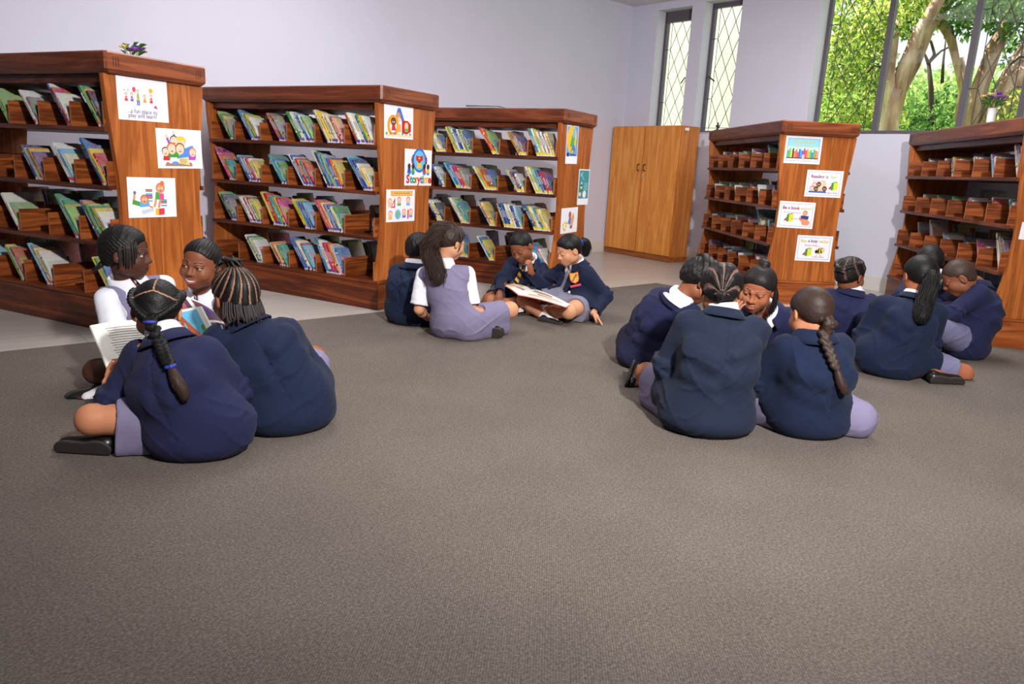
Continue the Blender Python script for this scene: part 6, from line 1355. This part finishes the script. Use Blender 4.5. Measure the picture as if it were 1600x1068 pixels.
pony(K, [surf(K, 1308, 578, 0.013), surf(K, 1312, 592, 0.014), surf(K, 1317, 606, 0.013), surf(K, 1320, 616, 0.010)], 0.010, 0.016, 120, 31, 'brown', 0.001, 'plait_end', tip=0.3, rs=0.0016)
# ------------------------------------------------------------------ right back group
K = kid('B1', 'child in navy blazer with hair twists crossed at the crown, seen from behind', (1.98, 4.42), 18, at(1328, 431, 4.42), (60, -10, 0),
        dict(neck=at(1330, 456, 4.42), skin='brown', blazer=0, lower='skirt', sh=0.116, bulk=-0.002, fold=0.0045, bow=0.045, bgap=130,
             armR=dict(wrist=onz(1342, 578, 0.05), pole=A_(2.3, 4.3, 0.15), dir=A_(0.1, -0.2, -0.6), palm=A_(-0.2, 0.6, -0.6), curl=0.25)))
def ex(F, H):
    for dz in (0.0, 0.016):
        for s in (-1, 1): braid(F, smooth_path([H(s*0.068, -0.015, 0.090-dz), H(s*0.057, -0.074, 0.064-dz), H(s*0.012, -0.107, 0.036-dz), H(-s*0.030, -0.104, 0.026-dz)], 8), 0.0115, 0.011)
hair_cap(K, 0.008, ridges=14, ramp_=0.003, pole=(0, 0.03, 0.09), front=0.066, nape=-0.050, noise=0.0008, extra=ex, col='dark', scalp=srgb(90, 66, 58), phase=1.57)
K = kid('B2', 'girl in navy blazer from behind with thick black ponytail, bare knee out right', (2.06, 3.90), 8, at(1437, 432, 4.02), (4, -14, 0),
        dict(neck=at(1426, 468, 3.98), skin='warm', blazer=1, lower='shorts', lower_mat='shorts', sh=0.150, socks=False, bulk=0.0, flare=0.0, fold=0.0055, bow=0.05, torso_heading=4, hem=0.80, bgap=110,
             legR=dict(abs=1, knee=at(1519, 560, 3.72), ankle=A_(2.16, 3.98, 0.06)), legL=dict(abs=1, ankle=at(1462, 586, 3.78), toe=A_(1, 0.1, -0.1), sole=A_(0.1, -0.9, -0.4)),
             armL=dict(wrist=(-0.10, 0.27, 0.16), pole=(-0.34, -0.06, -0.25)), armR=dict(wrist=(0.10, 0.28, 0.18), pole=(0.50, -0.08, 0.0))))
hair_cap(K, 0.010, ridges=80, ramp_=0.0012, pole=(0, -0.1, 0.0), noise=0.0004, front=0.066, nape=-0.045, ear=0.0, col='black'); bk = K['base']
pony(K, [HL(K, 0.005, -0.090, 0.0), HL(K, 0.008, -0.125, -0.02), surf(K, 1444, 474, 0.03), surf(K, 1441, 492, 0.026), surf(K, 1438, 506, 0.016)], 0.020, 0.042, 480, 41, 'black', 0.007, 'ponytail', rs=0.0014)
band(K, HL(K, 0.004, -0.105, -0.002), -K['HR'][1], 0.022, M_dark)
K = kid('B3', 'boy with cropped black hair bowing his head, mostly hidden behind the ponytailed girl', (2.62, 4.86), 205, at(1452, 411, 4.62), (205, -52, 0),
        dict(neck=at(1462, 436, 4.78), skin='deep', blazer=0, lower='shorts', sh=0.118, fold=0.005, lid=1.0, armR=dict(wrist=A_(2.36, 4.5, 0.22), pole=A_(2.2, 4.9, 0.1)), armL=dict(wrist=A_(2.6, 4.42, 0.2), pole=A_(2.95, 4.6, 0.1))))
hair_cap(K, 0.006, noise=0.0006, front=0.068, ear=0.0, nape=-0.050, col='black')
K = kid('B4', 'boy with shaved head in navy blazer and grey shorts, bending forward in profile at right', (2.77, 4.47), -68, at(1498, 434, 4.46), (-72, -34, 0),
        dict(neck=at(1524, 442, 4.50), skin='mid', blazer=0, lower='shorts', res=0.0036, lid=0.9, sh=0.118, bulk=0.004, fold=0.005, bow=0.07, torso_heading=-66, collar=False, hem=1.0, nocut=-1, tail=0.02,
             legL=dict(abs=1, knee=at(1480, 522, 4.34), ankle=A_(2.40, 4.52, 0.06), toe=A_(-0.9, 0.3, 0)), legR=dict(knee=(0.24, 0.22, 0.14)), armL=dict(wrist=A_(2.42, 4.36, 0.22), pole=A_(2.6, 4.1, 0.1), dir=A_(-0.8, 0.3, 0), curl=0.6), armR=dict(wrist=A_(2.5, 4.65, 0.2), pole=A_(2.8, 4.9, 0.1))))
hair_cap(K, 0.0032, noise=0.0003, front=0.066, ear=0.004, nape=-0.048, col='shaved')

# ------------------------------------------------------------------ open picture books
def open_book(label, left, right, cover, art, thick=0.006):
    """left/right: page corners as world points (outer top, spine top, spine bottom, outer bottom) / (spine top, outer top, outer bottom, spine bottom)"""
    o0 = np.mean(left+right, 0); root = empty('open_book', Matrix.Translation(o0)); tag(root, label, 'book', 'open picture books being read')
    for pg, nm in ((left, 'left'), (right, 'right')):
        c = [np.asarray(p)-o0 for p in pg]; n = nrm(np.cross(c[1]-c[0], c[3]-c[0])); n = n if n@(CAM-o0) > 0 or nm == 'x' else -n
        def bl(u, v, z): # u across, v down
            return (c[0]*(1-u)+c[1]*u)*(1-v)+(c[3]*(1-u)+c[2]*u)*v+n*(z+0.010*math.sin(math.pi*u)*0.8)
        q = MB(); nu = 10
        for i in range(nu):
            u0, u1 = i/nu, (i+1)/nu
            q.hexa([bl(u0, 1, -thick), bl(u1, 1, -thick), bl(u1, 0, -thick), bl(u0, 0, -thick), bl(u0, 1, 0), bl(u1, 1, 0), bl(u1, 0, 0), bl(u0, 0, 0)], srgb(240, 236, 228))
        blk_ = q.build('page_block', M_print, root, colors=True)
        q = MB(); e = 0.012
        for i in range(nu):
            u0, u1 = -e+(1+2*e)*i/nu, -e+(1+2*e)*(i+1)/nu
            q.hexa([bl(u0, 1+e, -thick-0.003), bl(u1, 1+e, -thick-0.003), bl(u1, -e, -thick-0.003), bl(u0, -e, -thick-0.003), bl(u0, 1+e, -thick-0.0002), bl(u1, 1+e, -thick-0.0002), bl(u1, -e, -thick-0.0002), bl(u0, -e, -thick-0.0002)], srgb(*cover))
        q.build('cover', M_print, root, colors=True)
        q = MB()
        for lv, ent in enumerate(art[nm]):
            if len(ent) == 2:
                q.poly([bl(a, b2, 0.0007+0.00004*lv) for a, b2 in ent[0]], srgb(*ent[1])); continue
            u0, v0, u1, v1, col = ent
            m = max(1, int(round((u1-u0)*10))); z = 0.0007+0.00004*lv
            for i in range(m):
                a, b2 = u0+(u1-u0)*i/m, u0+(u1-u0)*(i+1)/m; q.poly([bl(a, v1, z), bl(b2, v1, z), bl(b2, v0, z), bl(a, v0, z)], srgb(*col))
        q.build('printing', M_print, blk_, colors=True)
    return root
lines = [(0.22+0.02*(k % 3), 0.10+0.042*k, 0.92-0.05*((k*7) % 3), 0.112+0.042*k, (150, 146, 146)) for k in range(12)]
artL = dict(left=lines+[(0.12, 0.62, 0.96, 0.97, (150, 96, 84)), (0.12, 0.66, 0.4, 0.97, (176, 158, 96)), (0.22, 0.7, 0.36, 0.9, (206, 176, 100)), (0.5, 0.62, 0.96, 0.74, (176, 116, 112)), (0.2, 0.86, 0.5, 0.97, (120, 130, 80))],
            right=[(0.05, 0.06, 0.92, 0.92, (112, 194, 230)), ([(0.05, 0.3), (0.3, 0.2), (0.5, 0.28), (0.5, 0.5), (0.05, 0.55)], (160, 218, 238)), ([(0.05, 0.56), (0.3, 0.5), (0.6, 0.54), (0.92, 0.44), (0.92, 0.92), (0.05, 0.92)], (84, 154, 92)), ([(0.3, 0.62), (0.6, 0.56), (0.92, 0.58), (0.92, 0.7), (0.4, 0.72)], (112, 182, 116)),
                   ([(0.05, 0.82), (0.5, 0.78), (0.92, 0.84), (0.92, 0.92), (0.05, 0.92)], (190, 122, 86)), ([(0.42, 0.06), (0.60, 0.06), (0.84, 0.76), (0.70, 0.80)], (180, 92, 62)), ([(0.42, 0.06), (0.47, 0.06), (0.75, 0.79), (0.70, 0.80)], (204, 116, 80)),
                   ([(0.2, 0.52), (0.34, 0.52), (0.38, 0.78), (0.18, 0.78)], (238, 238, 242)), ([(0.22, 0.42), (0.27, 0.39), (0.32, 0.42), (0.31, 0.5), (0.23, 0.5)], (206, 156, 124)), ([(0.22, 0.41), (0.27, 0.37), (0.33, 0.41), (0.31, 0.43)], (90, 60, 50)), ([(0.1, 0.64), (0.2, 0.64), (0.22, 0.84), (0.08, 0.84)], (218, 72, 70)), ([(0.36, 0.62), (0.45, 0.62), (0.48, 0.82), (0.34, 0.82)], (238, 208, 92))])
open_book('large open picture book with text and a tree illustration, held up between the left group',
          [at(141, 508, 2.84), at(229, 499, 2.96), at(262, 590, 2.72), at(178, 600, 2.62)], [at(229, 499, 2.96), at(313, 478, 2.92), at(343, 537, 2.74), at(262, 590, 2.72)], (226, 222, 218), artL)
artP = dict(left=[(0.1, 0.1, 0.9, 0.9, (96, 60, 80)), (0.2, 0.2, 0.6, 0.5, (160, 90, 100))], right=[(0.1, 0.1, 0.9, 0.9, (110, 70, 96)), (0.3, 0.3, 0.8, 0.7, (70, 60, 110))])
open_book('second open book with dark plum pages in the lap of the smiling girl',
          [at(268, 470, 3.10), at(290, 462, 3.14), at(322, 505, 2.99), at(300, 520, 2.96)], [at(290, 462, 3.14), at(338, 488, 3.10), at(352, 506, 2.98), at(322, 505, 2.99)], (80, 100, 170), artP)
ZM = float(at(810, 459.5, 4.95)[2]); print('ZM', ZM)
artM = dict(left=[(0.1, 0.1, 0.7, 0.3, (206, 170, 110)), (0.2, 0.4, 0.9, 0.55, (170, 110, 120)), (0.1, 0.6, 0.5, 0.85, (220, 190, 120))], right=[(0.1, 0.15, 0.6, 0.35, (150, 140, 130)), (0.3, 0.45, 0.9, 0.6, (190, 140, 110)), (0.15, 0.7, 0.7, 0.85, (200, 180, 150))])
open_book('open picture book with red cover edges lying across the knees of the blazer girl',
          [onz(789, 442, ZM), onz(834, 450.5, ZM), onz(810, 459.5, ZM), onz(784, 443.5, ZM)], [onz(834, 450.5, ZM), onz(890, 475, ZM), onz(884, 478.5, ZM), onz(810, 459.5, ZM)], (196, 74, 66), artM)
p0 = at(1362, 532, 4.02)
wh = dict(left=[(0.1, 0.1, 0.9, 0.5, (190, 200, 210))], right=[(0.1, 0.1, 0.9, 0.5, (200, 190, 180))])
open_book('white open book just visible past the left elbow of the ponytailed girl',
          [at(1366, 520, 4.15), at(1400, 516, 4.25), at(1405, 540, 4.10), at(1360, 542, 4.02)], [at(1400, 516, 4.25), at(1430, 522, 4.25), at(1434, 540, 4.1), at(1405, 540, 4.10)], (220, 220, 220), wh)
# ------------------------------------------------------------------ outdoors
m, nt, b = new_mat('leaf'); M_leaf = m
a = N(nt, 'ShaderNodeAttribute'); a.attribute_name = 'col'; tl = N(nt, 'ShaderNodeBsdfTranslucent'); ms = N(nt, 'ShaderNodeMixShader'); ms.inputs[0].default_value = 0.55
nt.links.new(a.outputs['Color'], b.inputs['Base Color']); nt.links.new(a.outputs['Color'], tl.inputs['Color']); b.inputs['Roughness'].default_value = 0.55
nt.links.new(b.outputs[0], ms.inputs[1]); nt.links.new(tl.outputs[0], ms.inputs[2]); nt.links.new(ms.outputs[0], nt.nodes['Material Output'].inputs['Surface'])
m, nt, b = new_mat('bark'); M_bark = m
tc = N(nt, 'ShaderNodeTexCoord'); mp = N(nt, 'ShaderNodeMapping'); mp.inputs['Scale'].default_value = (6, 6, 1.3); nt.links.new(tc.outputs['Object'], mp.inputs['Vector'])
nz = N(nt, 'ShaderNodeTexNoise'); nz.inputs['Scale'].default_value = 1.4; nz.inputs['Detail'].default_value = 8; nt.links.new(mp.outputs[0], nz.inputs['Vector'])
r = ramp(nt, [(0.3, srgb(92, 68, 56)), (0.5, srgb(168, 132, 112)), (0.72, srgb(216, 192, 172))]); nt.links.new(nz.outputs['Fac'], r.inputs['Fac']); nt.links.new(r.outputs['Color'], b.inputs['Base Color'])
bp = N(nt, 'ShaderNodeBump'); bp.inputs['Strength'].default_value = 0.7; bp.inputs['Distance'].default_value = 0.05; nt.links.new(nz.outputs['Fac'], bp.inputs['Height']); nt.links.new(bp.outputs['Normal'], b.inputs['Normal']); b.inputs['Roughness'].default_value = 0.9
def leaves(rs, centre, rad, n, size, cols):
    """n leaves in an ellipsoid: returns verts, faces, colours as arrays"""
    p = rs.normal(size=(n, 3)); p /= np.linalg.norm(p, axis=1)[:, None]; p *= (rs.random((n, 1))**0.45); p = p*np.array(rad)+np.array(centre)
    d = rs.normal(size=(n, 3)); d[:, 2] -= 0.6; d /= np.linalg.norm(d, axis=1)[:, None]; s = np.cross(d, rs.normal(size=(n, 3))); s /= np.linalg.norm(s, axis=1)[:, None]
    L = size*rs.uniform(0.7, 1.3, (n, 1)); up = np.cross(d, s)
    v = np.stack([p, p+d*L*0.5+s*L*0.24+up*L*0.05, p+d*L, p+d*L*0.5-s*L*0.24+up*L*0.05], 1).reshape(-1, 3)
    c = np.array([srgb(*k) for k in cols])[rs.integers(0, len(cols), n)]*rs.uniform(0.8, 1.15, (n, 1))
    return v, c
def foliage(name, blobs, parent, seed):
    rs = np.random.default_rng(seed); V, Cc = [], []
    for cen, rad, n, size, cols in blobs:
        v, c = leaves(rs, cen, rad, n, size, cols); V.append(v); Cc.append(c)
    V = np.concatenate(V); Cc = np.concatenate(Cc); n = len(Cc)
    me = bpy.data.meshes.new(name); me.vertices.add(4*n); me.vertices.foreach_set('co', V.astype(np.float32).ravel())
    me.loops.add(4*n); me.loops.foreach_set('vertex_index', np.arange(4*n, dtype=np.int32)); me.polygons.add(n); me.polygons.foreach_set('loop_start', np.arange(0, 4*n, 4, dtype=np.int32)); me.update()
    at_ = me.color_attributes.new('col', 'FLOAT_COLOR', 'CORNER'); arr = np.ones((4*n, 4), np.float32); arr[:, :3] = np.repeat(Cc, 4, axis=0); at_.data.foreach_set('color', arr.ravel())
    return link(name, me, M_leaf, parent)
M_twig = plain('dark bark', srgb(74, 60, 56), 0.9, 0.2)
YG = [(186, 200, 84), (214, 220, 116), (140, 168, 66), (112, 146, 60), (232, 232, 156), (90, 124, 52)]
DG = [(70, 110, 50), (96, 140, 64), (54, 86, 44), (130, 160, 80)]
BR = [(176, 206, 120), (198, 220, 140), (150, 184, 104), (212, 226, 150), (130, 166, 92)]
def tree(label, limbs, blobs, seed, base, bark=None):
    root = empty('tree', Matrix.Translation(base)); tag(root, label, 'tree', 'trees outside the window')
    for i, (pts, rad) in enumerate(limbs):
        q = MB(); q.tube([np.array(p)-base for p in pts], rad, 10); q.build('trunk' if i == 0 else 'branch', bark or M_bark, root, smooth=True)
    if blobs: foliage('foliage', [(np.array(c)-base, r, n, s, k) for c, r, n, s, k in blobs], root, seed)
def px(pts, Y): return [at(x, y, Y) for x, y in pts]
YA = 10.8
g = at(1392, 205, YA); basA = np.array([g[0], g[1], 0.0])
tree('big pale-barked tree forking behind the clear window pane, yellow-green leaves', [([basA]+px([(1386, 205), (1390, 170), (1398, 140)], YA), [0.22, 0.15, 0.13, 0.12]), (px([(1389, 188), (1387, 120), (1394, 70), (1404, 30)], YA), [0.12, 0.09, 0.075, 0.03]), (px([(1392, 185), (1414, 104), (1436, 50), (1464, 5), (1490, -40)], YA), [0.125, 0.095, 0.085, 0.08, 0.06]), (px([(1398, 160), (1430, 100), (1452, 45), (1500, -20)], YA+0.4), [0.08, 0.075, 0.07, 0.06]), (px([(1462, 20), (1486, 60), (1494, 95), (1504, 150)], YA+0.5), [0.07, 0.06, 0.05, 0.03])],
     [(at(1310, 40, 11.2), (0.75, 0.8, 0.9), 2000, 0.083, YG), (at(1325, 130, 11.4), (0.8, 0.6, 0.8), 1700, 0.082, YG), (at(1430, 10, 11.5), (0.55, 0.5, 0.45), 1700, 0.083, YG), (at(1375, 30, 11.9), (0.4, 0.5, 0.4), 1000, 0.083, YG), (at(1392, 18, 10.3), (0.42, 0.3, 0.28), 420, 0.08, YG), (at(1352, 60, 10.4), (0.25, 0.3, 0.4), 380, 0.08, YG), (at(1365, 130, 10.5), (0.12, 0.2, 0.35), 200, 0.08, YG), (at(1345, 75, 11), (0.4, 0.5, 0.6), 1020, 0.082, YG), (at(1436, 50, 11.4), (0.16, 0.3, 0.14), 140, 0.082, YG), (at(1350, 185, 11.6), (0.7, 0.4, 0.3), 1020, 0.081, YG), (at(1370, -60, 11.5), (1.0, 1.2, 0.5), 2000, 0.083, YG)], 1, basA)
YB = 11.0
g = at(1560, 230, YB); basB = np.array([g[0], g[1], 0.0])
tree('leaning brown tree spreading several trunks at the right of the window', [([basB]+px([(1545, 215), (1570, 150), (1600, 95), (1640, 30)], YB), [0.3, 0.22, 0.19, 0.17, 0.13]), (px([(1515, 215), (1530, 140), (1552, 80), (1578, 25), (1600, -30)], YB+0.3), [0.15, 0.12, 0.11, 0.10, 0.08]), (px([(1500, 190), (1506, 140), (1500, 90)], YB+0.6), [0.09, 0.07, 0.05]), (px([(1560, 190), (1590, 130), (1625, 90)], YB-0.3), [0.2, 0.18, 0.15])],
     [(at(1560, -5, 10.8), (0.7, 0.6, 0.45), 1190, 0.081, DG), (at(1520, 15, 11), (0.5, 0.4, 0.3), 595, 0.081, DG), (at(1590, 80, 11.6), (0.3, 0.3, 0.3), 180, 0.1, DG), (at(1500, 40, 11.5), (0.25, 0.3, 0.35), 120, 0.1, DG), (at(1600, 20, 11), (0.5, 0.5, 0.4), 680, 0.081, DG), (at(1610, 180, 10), (0.4, 0.3, 0.4), 510, 0.082, YG)], 2, basB)
g = at(1455, 205, 13); basC = np.array([g[0], g[1], 0.0])
tree('thin dark sapling with bare forked twigs in the middle window pane', [([basC]+px([(1455, 190), (1455, 140), (1451, 100)], 13), [0.05, 0.045, 0.04, 0.03]), (px([(1451, 100), (1443, 80)], 13), [0.03, 0.015]), (px([(1451, 98), (1460, 84), (1455, 66), (1450, 60)], 13), [0.035, 0.025, 0.02, 0.012]), (px([(1453, 96), (1470, 80), (1490, 70)], 13), [0.025, 0.018, 0.01]), (px([(1472, 130), (1474, 95), (1478, 60)], 13.2), [0.03, 0.02, 0.01])],
     [(at(1440, 190, 13), (0.5, 0.4, 0.3), 714, 0.083, DG), (at(1470, 160, 13.4), (0.3, 0.3, 0.3), 204, 0.082, DG)], 3, basC, M_twig)
hd = empty('hedge', Matrix.Translation((14, 19, 0))); tag(hd, 'bright green bushes far behind the trees outside the window', 'hedge')
rs_ = np.random.default_rng(5); bl = []
for k in range(16):
    x = 1290+k*24; yy = 120+rs_.uniform(-12, 18); Y = 19+rs_.uniform(-1, 1.5)
    c = at(x, yy+40, Y); bl.append((c-np.array([14, 19, 0]), (0.95, 0.8, 0.95), 900, 0.16, BR)); c = at(x, yy+110, Y-0.6); bl.append((c-np.array([14, 19, 0]), (0.95, 0.8, 0.9), 700, 0.16, BR))
foliage('leaves', bl, hd, 6)
M_grass = plain('grass', srgb(130, 160, 80), 0.95, 0.1)
mb = MB(); mb.box((-30, 0.27, -0.15), (30, 40, -0.1)); mb.box((0.27, -25, -0.15), (40, 0.27, -0.1)); o = mb.build('ground', M_grass, None, RMF); o['kind'] = 'structure'
n_ = e1; r_ = ray(1212, 100); q_ = CAM+r_*((n_@(CN+e1*1.3-CAM))/(n_@r_)); GE = float(-((q_-CN)@e2))
# cream wall added behind the narrow panes so they look pale and bright
mb = MB(); mb.box((1.3, -GE, -0.1), (1.5, 1.6, 3.7)); o = mb.build('pane_backing_wall', wall_mat('cream backing wall', srgb(236, 233, 220)), None, RMF); tag(o, 'cream backing wall added close outside to brighten the two narrow windows', 'wall')
